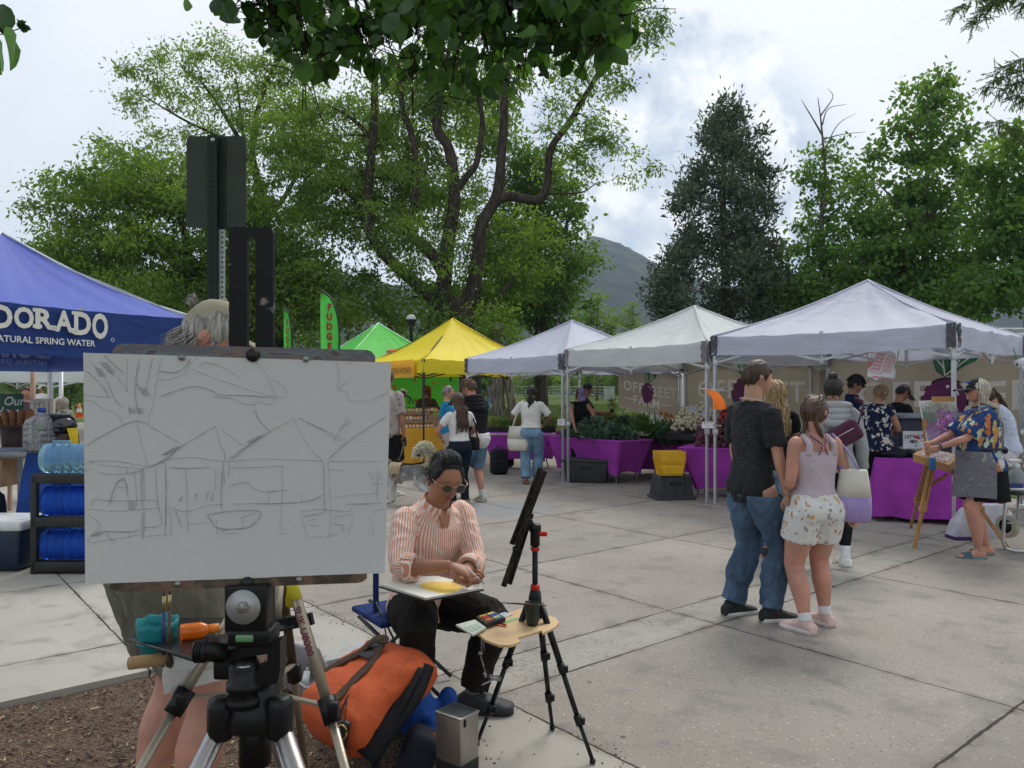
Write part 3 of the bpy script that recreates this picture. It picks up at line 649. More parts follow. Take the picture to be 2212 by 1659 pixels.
def banner(label,P0,P1,z0,z1,text=True,scale=1.0,shade=None,sagt=(.0,.0),tilt=0.0,center=.5,toff=0.0,loose=False,name='farm_banner'):
 P0=Vector(P0);P1=Vector(P1);x=(P1-P0).normalized();Lw=(P1-P0).length;nn=V(x.y,-x.x,0)
 t=thing('farm_banner',label,'banner',(P0+P1)/2,0,'farm banners at the back of the stalls')
 cm=M('banner_canvas',(.40,.35,.265),.9,.10,1.5,.2,160,spec=.1,transl=.12)
 def S(a,b,lift=0.0):
  p=lerp(P0,P1,a);zb=lerp(z0[0],z1[0],a)-sagt[0]*math.sin(math.pi*a);zt=lerp(z0[1],z1[1],a)-sagt[1]*math.sin(math.pi*a)
  w=.035*noise.noise(V(a*3.1+Lw,b*1.3,0))+.02*math.sin(a*5+b*2)
  p=p+nn*(w+lift);p.z=lerp(zb,zt,b);return p
 mb=MB();mb.grid(lambda a,b:S(a,b),40,16);mb.build('canvas_sheet',cm,t)
 H0=(z0[1]-z0[0]+z1[1]-z1[0])/2
 if text:
  cw=M('banner_cream_paint',(.74,.70,.60),.8,.06);k=scale
  def fn(cx,cy,lift=.008):return lambda a,b:S(center+(cx+a)*k/Lw,.5+toff+(cy+b)*k/H0,lift)
  mb=MB()
  put_text(mb,'OFF',fn(-.37,.0),.30,offset=.006,spacing=1.1);put_text(mb,'BEET',fn(.42,-.03),.30,offset=.006,spacing=1.1)
  put_text(mb,'FARM',fn(-.02,-.27),.27,offset=.006,spacing=1.08)
  for cx in(-.46,.47):
   mb.add([fn(cx,-.19)(a,b)for a,b in((-.13,0),(.13,0),(.13,.022),(-.13,.022))],[(0,1,2,3)],sm=False)
  put_text(mb,'The Gayest Little Farm in Town',fn(-.05,-.45),.125,shear=.35)
  mb.build('lettering',cw,t)
  def outline(r,g=1.0):return[(.15*r*math.sin(a)*(1-.0),(.17*r*math.cos(a)if math.cos(a)>-.55 else .17*r*(math.cos(a)-1.1*max(0,-.55-math.cos(a)))))for a in[2*math.pi*i/40 for i in range(40)]]
  for nm,col,rr,lf in(('beet_outline',(.025,.008,.022),1.09,.006),('beet',(.14,.022,.10),1.0,.011)):
   mb=MB();pts=outline(rr)
   if True:pts[20]=(0.01,-.32*rr);pts[19]=(.018,-.25*rr);pts[21]=(-.005,-.25*rr)
   mb.add([fn(0,.05,lf)(*p)for p in pts],[tuple(range(40))],sm=False);mb.build(nm,M(nm+'_paint',col,.7),t)
  mb=MB();mb.add([fn(0,.05,.015)(*p)for p in((.05,.11),(.085,.09),(.10,.04),(.09,.035),(.075,.08),(.045,.10))],[(0,1,2,3,4,5)],sm=False)
  mb.add([fn(0,.05,.015)(.02+.014*math.cos(i),.11+.014*math.sin(i))for i in range(6)],[tuple(range(6))],sm=False)
  for i in range(7):mb.add([fn(0,.05,.0135)(*p)for p in((-.13+.012*i,.0-.03*i),(-.126+.012*i,.0-.03*i),(-.10+.012*i,.05-.03*i),(-.104+.012*i,.05-.03*i))],[(0,1,2,3)],sm=False)if False else None
  mb.build('beet_highlight',cw,t)
  for nm,col,lf,gr in(('leaf_outline',(.012,.05,.03),.006,1.10),('leaf',(.035,.17,.09),.011,1.0)):
   mb=MB()
   for side in(-1,1):
    ps=[(0,.0),(.06,.015),(.13,.07),(.20,.10),(.235,.16),(.19,.185),(.11,.15),(.05,.09)]if side>0 else[(0,.0),(-.06,.05),(-.08,.13),(-.07,.22),(-.095,.32),(-.01,.25),(.045,.20),(.03,.10)]
    cx_=sum(p[0]for p in ps)/8;cy_=sum(p[1]for p in ps)/8
    mb.add([fn(0,.25,lf)(cx_+(p[0]-cx_)*gr,cy_+(p[1]-cy_)*gr)for p in ps],[tuple(range(8))],sm=False)
   mb.build(nm,M('beet_'+nm,col,.7),t)
  mb=MB()
  for a,b in(((0,0),(-.03,.24)),((0,0),(.18,.14)),((-.01,.06),(-.06,.14)),((.06,.05),(.10,.12))):
   d=Vector((b[0]-a[0],b[1]-a[1])).normalized()*.005;mb.add([fn(0,.25,.014)(*q)for q in((a[0]-d.y,a[1]+d.x),(a[0]+d.y,a[1]-d.x),(b[0]+d.y,b[1]-d.x),(b[0]-d.y,b[1]+d.x))],[(0,1,2,3)],sm=False)
  mb.build('leaf_vein',cw,t)
 mb=MB()
 for a,b,q in((0,1,-1),(1,1,1),(0,0,-1),(1,0,1)):
  p=S(a,b);mb.tube([p,p+x*q*.12+V(0,0,.10 if b else-.02)],.006,5)
 mb.build('tie_rope',M('dark_rope',(.04,.04,.04),.9),t)
 return t
def build_tents():
 wm_=canopy_mat('white_canopy',(.60,.61,.72));wm2=canopy_mat('grey_white_canopy',(.68,.70,.69));ym=canopy_mat('yellow_canopy',(.86,.70,.030),.3);gm=canopy_mat('green_canopy',(.12,.62,.09),.3);bm=canopy_mat('blue_canopy_sky_sheen',(.115,.165,.56),.3)  # blue canopy colour is raised to paint the sky's sheen on the cloth
 al=M('aluminium_tube',(.50,.51,.52),.42,.08,metal=.7,spec=.5);bl=M('black_tube',(.03,.028,.026),.5,.1);gp=M('corner_fabric',(.10,.095,.11),.9)
 n1=V(.806,.592,0);gp2=M('corner_fabric_faded',(.22,.19,.21),.9)
 tent('pale lavender canopy between the yellow tent and the grey-white canopy',(-.90,15.60,0),(.88,13.28,0),n1,wm_,al,2.22,.26,2.98,patch=gp,seam=wm_)
 tent('grey-white canopy in the middle of the white row, over the root vegetables',(.96,13.15,0),(2.73,10.76,0),n1,wm2,al,2.28,.27,3.0,patch=gp2,seam=wm2)
 tent('nearest lavender-white canopy, over the couple and the painter by the checkout',(2.82,10.67,0),(4.91,8.54,0),V(.714,.70,0),wm_,al,2.34,.25,3.12,patch=gp,seam=wm_)
 y=tent('yellow canopy of the honey stall',(-1.84,16.0,0),(.68,17.62,0),V(-.54,.84,0),ym,bl,2.24,.28,3.27,sag=.09,seam=ym)
 mb=MB();a0=V(-1.86,15.99,0);dx=V(-.54,.84,0)
 f=lambda a,b:a0+dx*a+V(-.84,-.54,0)*(.08+.015*math.sin(a*5))+V(0,0,b)
 mb.grid(lambda a,b:f(.22+2.6*a,lerp(1.86,2.24,b)),20,4);mb.build('name_strip',canopy_mat('amber_canopy',(.80,.42,.035),.3),y)
 mb=MB();put_text(mb,'COLORADO HONEY',lambda a,b:f(.32-a,1.95+b)+V(-.84,-.54,0)*.01,.19,align='RIGHT',offset=-.002);mb.build('lettering',M('brown_print',(.10,.05,.02),.8),y)
 W0,W1=V(-4.15,18.45,0),V(-1.42,20.15,0)
 g=tent('bright green fudge stall canopy with candy pictures behind the yellow one',W0,W1,V(-.53,.85,0),gm,al,2.20,.24,3.38,seam=M('pale_seam',(.5,.8,.5),.7))
 mb=MB();x=(W1-W0).normalized();nn=V(x.y,-x.x,0)
 wf=lambda a,b,l=0.0:lerp(W0,W1,a)+nn*(.05+.02*math.sin(a*16)+l)+V(0,0,b)
 mb.grid(lambda a,b:wf(a,lerp(.05,2.0,b)),30,8);mb.build('side_wall',gm,g)
 mb=MB();mb2=MB()
 for i in range(70):
  a=rnd.uniform(.03,.97);b=rnd.uniform(.15,1.92);r1=rnd.uniform(.02,.055);tgt=mb if rnd.random()<.6 else mb2
  tgt.add([wf(a+r1*.7*math.cos(q)/3.2,b+r1*1.3*math.sin(q),.012)for q in[k*math.pi/5 for k in range(10)]],[tuple(range(10))],sm=False)
 mb.build('spot_print',M('orange_print',(.55,.12,.03),.8),g);mb2.build('dark_spot_print',M('dark_spot',(.05,.03,.02),.8),g)
 mb=MB();put_text(mb,'WH',lambda a,b:wf(.60+a/3.2,1.22+b,.015),.22);mb.build('lettering',MT['brown_print'],g)
 pk=sum([W0,W1,W1+V(-.53,.85,0)*3,W0+V(-.53,.85,0)*3],Vector())/4;pk.z=3.38
 mbs=[MB(),MB()]
 for e0,e1 in((W0,W1),(W1,W1+V(-.53,.85,0)*3)):
  mid=(e0+e1)/2+V(0,0,2.28);ex=(e1-e0).normalized();up=(pk-mid).normalized();nrm=ex.cross(up).normalized();nrm=nrm if nrm.z>0 else-nrm
  for j,(dx_,dy_,w_,h_)in enumerate(((0,.30,.34,.10),(0,.40,.30,.10),(0,.49,.20,.06))):
   mbs[j%2].add([mid+ex*(dx_+w_*math.cos(q))+up*(dy_+h_*math.sin(q))+nrm*(.045+.003*j)for q in[k*math.pi/6 for k in range(12)]],[tuple(range(12))],sm=False)
 mbs[0].build('candy_print',MT['orange_print'],g);mbs[1].build('dark_candy_print',MT['brown_print'],g)
 c1=V(-4.0,9.7,0);dr=V(-.459,-.888,0);c0=c1+dr*3;nb=V(-.888,.459,0)
 b=tent('blue canopy of the spring water stall with pale lettering',c0,c1,nb,bm,al,2.50,.50,3.46,seam=M('grey_piping',(.55,.57,.62),.6),sag=.10,vm=canopy_mat('navy_valance',(.012,.045,.20),.15))  # valance keeps the dark blue, without the sheen painted into the canopy
 out=V(.888,-.459,0)
 S=lambda tq,z,l=.06:c1+dr*tq+out*(l+.0)+V(0,0,z)
 wp=M('cream_print',(.72,.70,.62),.7,.06);mb=MB()
 xs=1.24;letters='ELDORADO';wds=[.17,.17,.205,.21,.205,.205,.205,.20]
 cur=0
 wtot=sum(wds)
 for i in range(7,-1,-1):
  w=wds[i];tq=xs+cur+w/2;cur+=w
  k=abs((tq-xs)-wtot/2)/(wtot/2)
  h=.20+.085*k**1.6;zb=2.245-.075*k**1.6
  vs_,fs_=text_geo(letters[i],1.0,offset=.035)
  x0=min(v[0]for v in vs_);x1=max(v[0]for v in vs_);y1=max(v[1]for v in vs_)
  mp=lambda v:S(tq-((v[0]-x0)/(x1-x0)-.5)*w*.93,zb+v[1]/y1*h,.085)
  mb.add([mp(v)for v in vs_],fs_,0,False)
  serifs={'D':((0,0),(0,1)),'R':((0,0),(0,1),(.9,0)),'A':((.0,0),(1,0)),'E':(),'L':((0,1),),'O':()}[letters[i]]
  for sx_,sy_ in serifs:
   cx_=tq-(sx_-.5)*w*.93-(w*.10 if sx_<.5 and letters[i]!='A' else 0);zc=zb+sy_*h-(.018 if sy_ else-.018)
   mb.add([S(cx_+q*.047,zc+r_*.018,.0865)for q,r_ in((-1,-1),(1,-1),(1,1),(-1,1))],[(0,1,2,3)],sm=False)
 put_text(mb,'NATURAL SPRING WATER',lambda a,z:S(1.40-a,2.085+z,.085),.092,align='RIGHT',offset=.0015)
 ring=[(.022*math.cos(q),.022*math.sin(q))for q in[k*math.pi/6 for k in range(12)]]
 mb.add([S(1.19-r_[0]*kk,2.17+r_[1]*kk,.085)for kk in(1,.75)for r_ in ring],[(i,(i+1)%12,12+(i+1)%12,12+i)for i in range(12)],sm=False)
 mb.build('lettering',wp,b)
 mb=MB();q1=c1+nb*.02+V(0,0,0);q2=c1+nb*3.0;q3=q2+dr*3
 lm=canopy_mat('backlit_blue_valance',(.10,.17,.42),.35)  # paler blue paints daylight glowing through the far valance
 mb.grid(lambda a,z:lerp(q1,q2,a)-dr*-.05+V(0,0,lerp(1.86,2.2,z)),12,3);mb.grid(lambda a,z:lerp(q2,q3,a)-nb*.05+V(0,0,lerp(1.86,2.2,z)),12,3);mb.build('inner_valance',lm,b)
 mb=MB();f2=lambda a,z:q2+dr*(.10+a)-nb*.10+V(0,0,z)
 put_text(mb,'NATURAL SPRING',lambda a,z:f2(a,1.955+z),.10,align='LEFT');put_text(mb,'ELDORADO',lambda a,z:f2(-.25+a,2.06+z),.26,align='LEFT',offset=.012);mb.build('reversed_lettering',M('faded_print',(.36,.40,.55),.8),b)
 tent('low white canopy beyond the water stall',(-11.3,16.2,0),(-8.2,16.4,0),V(-.06,1,0),wm2,al,2.02,.22,2.75,group='pop-up canopies of the market')
def box_truck():
 w=M('truck_paint',(.70,.72,.74),.35,.05,coat=.3);dk=M('truck_rubber',(.02,.02,.02),.8);gl=M('truck_glass',(.03,.04,.05),.1,metal=.2);gr=M('truck_trim',(.30,.31,.33),.5)
 t=thing('box_truck','white box truck parked behind the farm banners','truck',(7.6,16.6,0),0)
 MB().rbox((7.9,16.9,1.75),(5.6,2.2,2.25),.05).build('cargo_box',w,t)
 mb=MB()
 for i in range(9):mb.box((5.4+i*.62,15.785,1.75),(.03,.02,2.1))
 mb.box((7.9,15.785,2.83),(5.5,.03,.06));mb.box((7.9,15.785,.68),(5.5,.03,.06));mb.build('panel_rib',gr,t)
 mb=MB();mb.loft([[V(4.9,y,.6)for y in(16.0,17.8)]+[V(3.1,y,.6)for y in(17.8,16.0)],[V(4.9,y,1.35)for y in(15.95,17.85)]+[V(3.1,y,1.3)for y in(17.85,15.95)],[V(4.9,y,2.15)for y in(16.0,17.8)]+[V(3.7,y,2.1)for y in(17.8,16.0)]],sm=False);mb.build('cab',w,t)
 MB().add([V(4.7,15.97,1.42),V(3.5,15.97,1.38),V(3.85,15.99,2.0),V(4.7,15.99,2.02)],[(0,1,2,3)],sm=False).build('window',gl,t)
 for x in(4.0,8.9):
  for y in(16.05,17.75):MB().lathe([(.0,-.13),(.36,-.13),(.42,-.08),(.42,.08),(.36,.13),(0,.13)],(x,y,.42),20,Matrix.Rotation(R(90),3,'X')).build('wheel',dk,t)
 mb=MB();mb.box((7.5,16.9,.55),(6.0,1.0,.14));mb.build('chassis',dk,t)
def veg_pile(base_fn,n,name,labs,cat,group,proto_fn):
 proto=None
 for i in range(n):
  p,rot,s=base_fn(i)
  if proto is None:proto=proto_fn();o=proto
  else:o=copy_tree(proto)
  o.location=p;o.rotation_euler=rot;o.scale=(s,s,s);tag(o,labs(i),cat,group)
def root_proto(name,body,skinm,tail=True,leafm=None):
 def f():
  o=thing(name,'x','vegetable')
  mb=MB();prof=[(.001,-.055),(.006,-.045),(.022,-.034),(.038,-.012),(.042,.008),(.034,.026),(.018,.036),(.006,.038)]if body=='beet' else[(.002,-.05),(.018,-.036),(.036,-.014),(.042,.008),(.036,.026),(.018,.038),(.005,.04)]
  mb.lathe(prof,seg=10);r=mb.build('root',skinm,o)
  mb=MB();mb.tube([V(0,0,.036),V(.004,.002,.055),V(.012,.004,.075)],[.006,.005,.002],5);mb.build('stalk',leafm,o)
  return o
 return f
def heap_leaves(label,ctr,rx,ry,h,nl,L,asp,mat,name='greens',cat='greens',rz=0.0,upw=0.3,group='heaped greens on the farm tables',droop=.3,spread=1.0,fringe=1.0):
 t=thing(name,label,cat,ctr,rz,group)
 cs=[];ds=[]
 for _ in range(nl):
  a=rnd.uniform(0,6.283);r=math.sqrt(rnd.random());x=rx*r*math.cos(a);y=ry*r*math.sin(a)
  z=h*(1-r**2.2)*rnd.uniform(.3,1.0)+.01
  cs.append((x,y,z));ds.append((x/rx*.8+rnd.gauss(0,spread*.6),y/ry*.8+rnd.gauss(0,spread*.6),upw+rnd.gauss(0,.4)-droop*r))
 o=leaf_obj('leaves',np.array(cs),np.array(ds),npr.uniform(.6,1.3,nl)*L,asp,mat,npr.rand(nl),t,False)
 mb=MB()
 mb.ball((0,0,h*.12),rx*.86,ry*.86,h*.62,16,8);o2=mb.build('stems',M('dark_stems',(.03,.05,.02),.9),t,world=False)
 return t
def build_farm():
 pur='purple'
 d1=V(-.592,.806,0);n1=V(.806,.592,0)
 B2=V(1.80,12.75,0);A2=B2+d1*1.95
 cloth_table('folding table carrying the kale heap, close to the canopy pole','bright purple cloth under the kale heap',A2,B2,n1*.78,.745,.15,.20)
 A1=V(-.60,15.35,0);B1=V(.78,15.30,0)
 cloth_table('folding table with seedling trays, behind the woman with the tote','purple cloth below the seedling trays',A1,B1,V(.25,.72,0),.745,.16,.16)
 B3=V(3.55,12.95,0);A3=V(2.15,14.55,0)
 cloth_table('long folding table at the back with greens and onions','dark purple cloth below the greens at the back',A3,B3,V(.52,.45,0),.745,.10,.10)
 A3b=V(1.15,14.8,0);B3b=V(2.1,14.7,0)
 cloth_table('short table in the back corner with potted starts','purple cloth in the shade below the potted starts',A3b,B3b,V(.1,.6,0),.745,.12,.05)
 A4=V(2.48,11.45,0);B4=V(4.2,10.75,0)
 cloth_table('folding table heaped with beets, behind the yellow baskets','purple cloth under the beets, hanging to a point beside the baskets',A4,B4,V(.36,.72,0),.745,.12,.22)
 A5=V(4.46,9.45,0);B5=V(5.62,9.05,0)
 cloth_table('checkout table near the flower painting','long purple cloth of the checkout table, reaching the ground',A5,B5,V(.32,.72,0),.76,.06,-.03,drape='hang')
 kale=leaf_mat('kale_leaves',(.030,.075,.048),(.115,.19,.125),.15,.55)
 c=lerp(A2,B2,.52)+n1*.38;c.z=.75
 heap_leaves('big heap of blue-green kale on the front purple table',c,.80,.36,.30,1500,.135,.72,kale,'kale_heap','kale',math.atan2(d1.y,d1.x),.45,droop=.2)
 sg=leaf_mat('seedling_leaves',(.05,.11,.025),(.17,.27,.07),.35);tb=M('tray_black',(.012,.012,.013),.55);sgy=leaf_mat('starts_leaves',(.09,.14,.03),(.22,.28,.08),.35)
 labs=['seedling tray at the far end beside the curly-haired man','seedling tray with pale stems, second from the curly-haired man','seedling tray right behind the woman with the tote','seedling tray between the tote woman and the canopy pole','seedling tray closest to the canopy pole']
 for i in range(5):
  p=lerp(A1,B1,.10+i*.20)+V(.10,.34,.75);t=thing('seedling_tray',labs[i],'seedlings',p,0,'seedling trays on the purple table')
  mb=MB();mb.rbox((0,0,.05),(.27,.46,.10),.015)
  for q in range(3):mb.box((-.09+.09*q,-.232,.055),(.07,.012,.08))
  mb.build('tray',tb,t,False)
  n=260;cs=np.stack([npr.uniform(-.13,.13,n),npr.uniform(-.22,.22,n),npr.uniform(.09,.26,n)],1);ds=npr.normal(0,.6,(n,3));ds[:,2]+=.7
  leaf_obj('seedlings',cs,ds,npr.uniform(.05,.13,n),.38,sg if i%2 else sgy,npr.rand(n),t,False)
 for i,(lab,u,v,d)in enumerate([('black tray of dark leafy starts held by the vendor table',1350,905,15.0),('black tray of bright grassy starts behind the vendors',1385,907,14.9),('tray of yellowish starts at the back table end',1318,925,14.9)]):
  p=P(u,v+20,d);p.z=.75;t=thing('starts_tray',lab,'seedlings',p,.4,'potted starts at the back')
  MB().rbox((0,0,.07),(.30,.26,.14),.02).build('tray',tb,t,False);n=200
  cs=np.stack([npr.uniform(-.14,.14,n),npr.uniform(-.12,.12,n),npr.uniform(.12,.30,n)],1);ds=npr.normal(0,.45,(n,3));ds[:,2]+=.8
  leaf_obj('seedlings',cs,ds,npr.uniform(.06,.15,n),.35,[kale,sg,sgy][i],npr.rand(n),t,False)
 gg=leaf_mat('herb_leaves',(.03,.085,.015),(.10,.20,.035),.25);on=leaf_mat('onion_tops',(.04,.10,.03),(.12,.22,.06),.25)
 for lab,u,v,d,rx,ry,h,L,asp,m in[('spiky heap of green onions on the back table',1405,925,14.0,.32,.24,.22,.30,.10,on),('dark bunches of herbs left of the yellow crate',1455,925,13.6,.28,.24,.26,.10,.5,kale),('bright curly parsley heap in front of the turnips',1500,928,13.3,.28,.22,.24,.07,.6,gg),('dark dill heap beside the beets',1535,930,13.0,.26,.22,.24,.12,.15,kale)]:
  p=P(u,v,d);p.z=.75;heap_leaves(lab.replace('left of','next to'),p,rx,ry,h,700,L,asp,m,'greens_heap')
 mb=MB();t=thing('onion_bulbs','bundle of pale onion bulbs at the front of the green onions','onions',P(1380,938,13.8));t.location.z=.75
 for i in range(26):mb.tube([V(-.2+.4*rnd.random(),-.16+rnd.random()*.1,.03+.05*rnd.random()),V(rnd.uniform(-.1,.1),-.02,.08),V(rnd.uniform(-.05,.15),.15,.12)],[.016,.010,.005],6)
 mb.build('bulbs',M('onion_skin',(.55,.50,.36),.6),t,False)
 t=thing('slatted_crate','honey-coloured slatted crate tipped up below the small farm banner','crate',P(1465,905,14.2),.5);t.location.z=1.0;wd=M('honey_wood',(.42,.20,.045),.6,.25)
 for k in range(6):MB().box((-.28+k*.11,0,0),(.05,.42,.02),Matrix.Rotation(.3,3,'X')).build('slat',wd,t,False)
 for y in(-.2,.2):MB().box((0,y,-.03+y*.3),(.66,.03,.05)).build('rail',wd,t,False)
 t.rotation_euler=(.4,.25,.4)
 t=thing('display_box','dark wooden display box holding up the tipped crate','crate',P(1465,935,14.2),.5);t.location.z=.75;dkw=M('dark_wood',(.12,.07,.035),.8)
 MB().box((0,0,.10),(.5,.35,.20)).build('box_body',dkw,t,False);MB().box((0,0,.215),(.54,.39,.02)).build('box_rim',dkw,t,False)
 st=M('leaf_stub',(.12,.14,.05),.8)
 turn=root_proto('turnip','turnip',M('turnip_skin',(.56,.50,.36),.55,.15),leafm=st);beet=root_proto('beet_root','beet',M('beet_skin',(.075,.022,.032),.65,.35),leafm=M('beet_stub',(.16,.03,.05),.7));rad=root_proto('radish','turnip',M('radish_skin',(.34,.018,.03),.5,.2),leafm=st)
 def heap(ctr,x,y,nx,ny,nl,step,slope,s0):
  pts=[]
  for l in range(nl):
   for j in range(ny):
    for i in range(nx):
     px=(i-(nx-1)/2)*step+rnd.gauss(0,step*.22)+(l%2)*step/2;py=(j-(ny-1)/2)*step+rnd.gauss(0,step*.2)
     ex=abs(px)/(nx*step/2)
     if ex>1-l*.16+rnd.uniform(-.1,.1):continue
     p=ctr+x*px+y*py+V(0,0,step*.5+l*step*.72+max(0,py+ny*step/2)*slope+rnd.gauss(0,.006));pts.append((p,(rnd.uniform(0,6),rnd.uniform(0,6),rnd.uniform(0,6)),s0*rnd.uniform(.75,1.25)))
  return pts
 xt=(B4-A4).normalized();yt=V(.36,.72,0).normalized()
 bp=heap(lerp(A4,B4,.38)+yt*.40+V(0,0,.74),xt,yt,13,8,3,.082,.42,1.0);bp=bp[:250]
 veg_pile(lambda i:bp[i],len(bp),'beet_root',lambda i:'dark red beet in the sloping heap behind the canopy poles','beet','beets heaped on the purple table',beet)
 c=P(1512,908,13.0);c.z=.90
 tp=heap(c,V(.75,-.62,0).normalized(),V(.6,.75,0).normalized(),13,6,3,.072,.75,.85)[:190]
 veg_pile(lambda i:tp[i],len(tp),'turnip',lambda i:'pale round turnip in the bank below the middle farm banner','turnip','turnips banked at the back',turn)
 c=P(1590,895,12.5);c.z=.98
 rp=heap(c,V(.75,-.62,0).normalized(),V(.6,.75,0).normalized(),11,5,3,.062,.8,.7)[:140]
 veg_pile(lambda i:rp[i],len(rp),'radish',lambda i:'red radish in the bank behind the young man','radish','radishes banked at the back',rad)
 o=thing('carrot','single orange carrot end lying among the beets','carrot',P(1545,950,11.35));MB().ball((0,0,0),.032,.032,.03,10,7).build('root',M('carrot_orange',(.75,.18,.03),.5),o,False);MB().tube([V(0,0,.02),V(.01,0,.05)],[.008,.003],5).build('stalk',st,o,False)
 MB()
 for lab,u,v,d,tilt in[('risers under the turnip bank',1512,915,13.1,0),('riser under the radish bank',1590,905,12.6,0)]:
  p=P(u,v,d);t=thing('display_riser','black slanting display shelf, '+lab,'shelf',V(p.x,p.y,.75),math.atan2(-.62,.75));mb=MB()
  mb.loft([[V(-.5,-.25,0),V(.5,-.25,0),V(.5,.3,0),V(-.5,.3,0)],[V(-.5,-.25,.05),V(.5,-.25,.05),V(.5,.3,.42),V(-.5,.3,.42)]],sm=False);mb.build('shelf_body',tb,t,False);MB().box((0,-.26,.06),(1.0,.02,.09)).build('front_lip',tb,t,False)
 cr=M('crate_plastic',(.035,.036,.04),.6,.15)
 def tote(lab,c,w,d,h,rz,inv=False,grp='black plastic crates under the stalls'):
  t=thing('plastic_crate',lab,'crate',c,rz,grp);mb=MB();k=.86
  mb.rbox((0,0,h*.5),(w,d,h),.03,taper=(k if inv else 1.0))if inv else mb.rbox((0,0,h*.5),(w*k,d*k,h),.03,taper=1/k)
  for i in(-1,0,1):mb.box((i*w*.27,-d*.44,h*.5),(.035,.05,h*.8))
  mb.build('crate_body',cr,t,False);MB().rbox((0,0,.02 if inv else h-.02),(w*1.08,d*1.08,.045),.015).build('crate_rim',cr,t,False)
  MB().box((0,-d*.47,h*.66),(w*.3,.03,h*.16)).build('crate_handle',M('crate_recess',(.015,.015,.017),.7),t,False);return t
 tote('big black tote on the ground below the kale table',G(1268,1040),.80,.5,.40,-.2)
 tote('grey-black crate turned upside down under the yellow baskets',G(1450,1076),.56,.42,.36,.15,True)
 yb=M('basket_yellow',(.80,.46,.015),.4,.08,spec=.5)
 c=G(1446,1079);c.z=.37
 for i in range(5):
  t=thing('shopping_basket','yellow shopping basket, '+['lowest of the stack on the upturned crate','second up in the nested stack','third up in the nested stack','fourth up in the nested stack, just under the top one','topmost of the nested stack'][i],'basket',c+V(0,0,.026*i),.12,'yellow shopping baskets nested on the crate')
  mb=MB();w0,w1,d0,d1_,h=.32,.40,.22,.28,.22
  for k in range(7):
   a=k/6;mb.loft([[V(sx*lerp(w0,w1,a)/2,sy*lerp(d0,d1_,a)/2,h*a+dz)for sx,sy in((-1,-1),(1,-1),(1,1),(-1,1))]for dz in(-.007,.007)],cap=False,sm=False)
  for k in range(14):
   f=-0.5+k/13
   for sy in(-1,1):mb.bar(V(f*w0,sy*d0/2,0),V(f*w1,sy*d1_/2,h),.008)
  for k in range(10):
   f=-0.5+k/9
   for sx in(-1,1):mb.bar(V(sx*w0/2,f*d0,0),V(sx*w1/2,f*d1_,h),.008)
  mb.box((0,0,.003),(w0,d0,.006));mb.box((0,-.128,.15),(.36,.004,.06));mb.build('basket_body',yb,t,False)
  for sy in(-1,1):
   MB().tube([V(-w1/2-.01,sy*.03,h),V(-w1/2-.015,sy*.11,h+.012),V(w1/2+.015,sy*.11,h+.012),V(w1/2+.01,sy*.03,h)],.007,6).build('handle',yb,t,False)
 banner('small sunlit farm banner with slack top edge, beside the two vendors',(2.27,16.35,0),(3.26,15.05,0),(1.24,2.08),(1.0,1.92),True,1.0,sagt=(.0,.05),toff=-.02)
 banner('middle farm banner in the shade behind the young couple',(3.36,14.98,0),(5.15,12.60,0),(.85,2.12),(.75,2.20),True,1.60,center=.46,toff=-.02)
 banner('widest farm banner behind the checkout and the painter',(5.1,12.72,0),(7.75,10.1,0),(.55,2.12),(.5,2.34),True,1.95,sagt=(0,.10),center=.50,toff=.02)
 wc=M('card_white',(.74,.72,.80),.7);og=M('neon_orange',(.95,.20,.015),.6,.04)
 o=thing('price_card','white price card clipped to the double canopy poles','price card',G(1529,1090));o.location.z=0;p=P(1529,918,10.63)
 MB().box(p,(.165,.006,.088)).build('card',wc,o);mb=MB();ff=frame_fn(p+V(0,-.004,0),(1,0,0),(0,0,1),.001);put_text(mb,'BEETS',lambda a,b:ff(a,b+.008),.045,align='CENTER');put_text(mb,'$3/lb',lambda a,b:ff(a,b-.03),.035);mb.build('lettering',M('grey_ink',(.25,.24,.3),.8),o)
 MB().box(p+V(.13,-.01,-.005),(.12,.02,.018),Matrix.Rotation(.1,3,'Y')).build('clip',M('peach_plastic',(.6,.35,.25),.6),o)
 o=thing('price_card','white price card clipped to the pole over the kale','price card',P(1212,912,13.1));p=P(1212,912,13.1)
 MB().box(p,(.12,.006,.11)).build('card',wc,o);mb=MB();ff=frame_fn(p+V(0,-.004,0),(1,0,0),(0,0,1),.001);put_text(mb,'KALE',lambda a,b:ff(a,b+.008),.035);put_text(mb,'$3',lambda a,b:ff(a,b-.03),.035);mb.build('lettering',MT['grey_ink'],o)
 for lab,u,v,d in(('small price card stuck in the turnip bank',1496,885,12.75),('faded price card at the foot of the turnip bank',1525,893,12.65)):
  o=thing('price_card',lab,'price card',P(u,v,d));MB().box((0,0,0),(.15,.005,.10),Matrix.Rotation(-.2,3,'X')).build('card',M('card_grey',(.50,.50,.56),.7),o,False);MB().bar(V(0,.005,-.12),V(0,.005,0),.008).build('stake',tb,o,False)
 o=thing('orange_flag','neon orange paper flag blowing from the double poles','flag',P(1530,842,10.6))
 p0=P(1524,842,10.58);p1=P(1548,845,10.58);q0=P(1541,884,10.45);q1=P(1566,884,10.45)
 mb=MB();mb.grid(lambda a,b:lerp(lerp(p0,p1,a),lerp(q0,q1,a),b)+V(.03*math.sin(b*3.14),-.05*math.sin(b*3)+.01*math.sin(a*5),0),6,12);mb.build('sheet',og,o)
 MB().tube([P(1511,839,10.58),P(1571,845,10.58)],.005,5).build('stick',wc,o)
 bagm=M('bag_film',(.78,.79,.82),.35,.05,spec=.5,transl=.2);d=9.3
 o=thing('carrier_bags','white carrier bags with red THANK YOU print hanging from the canopy frame','bags',P(1905,780,d))
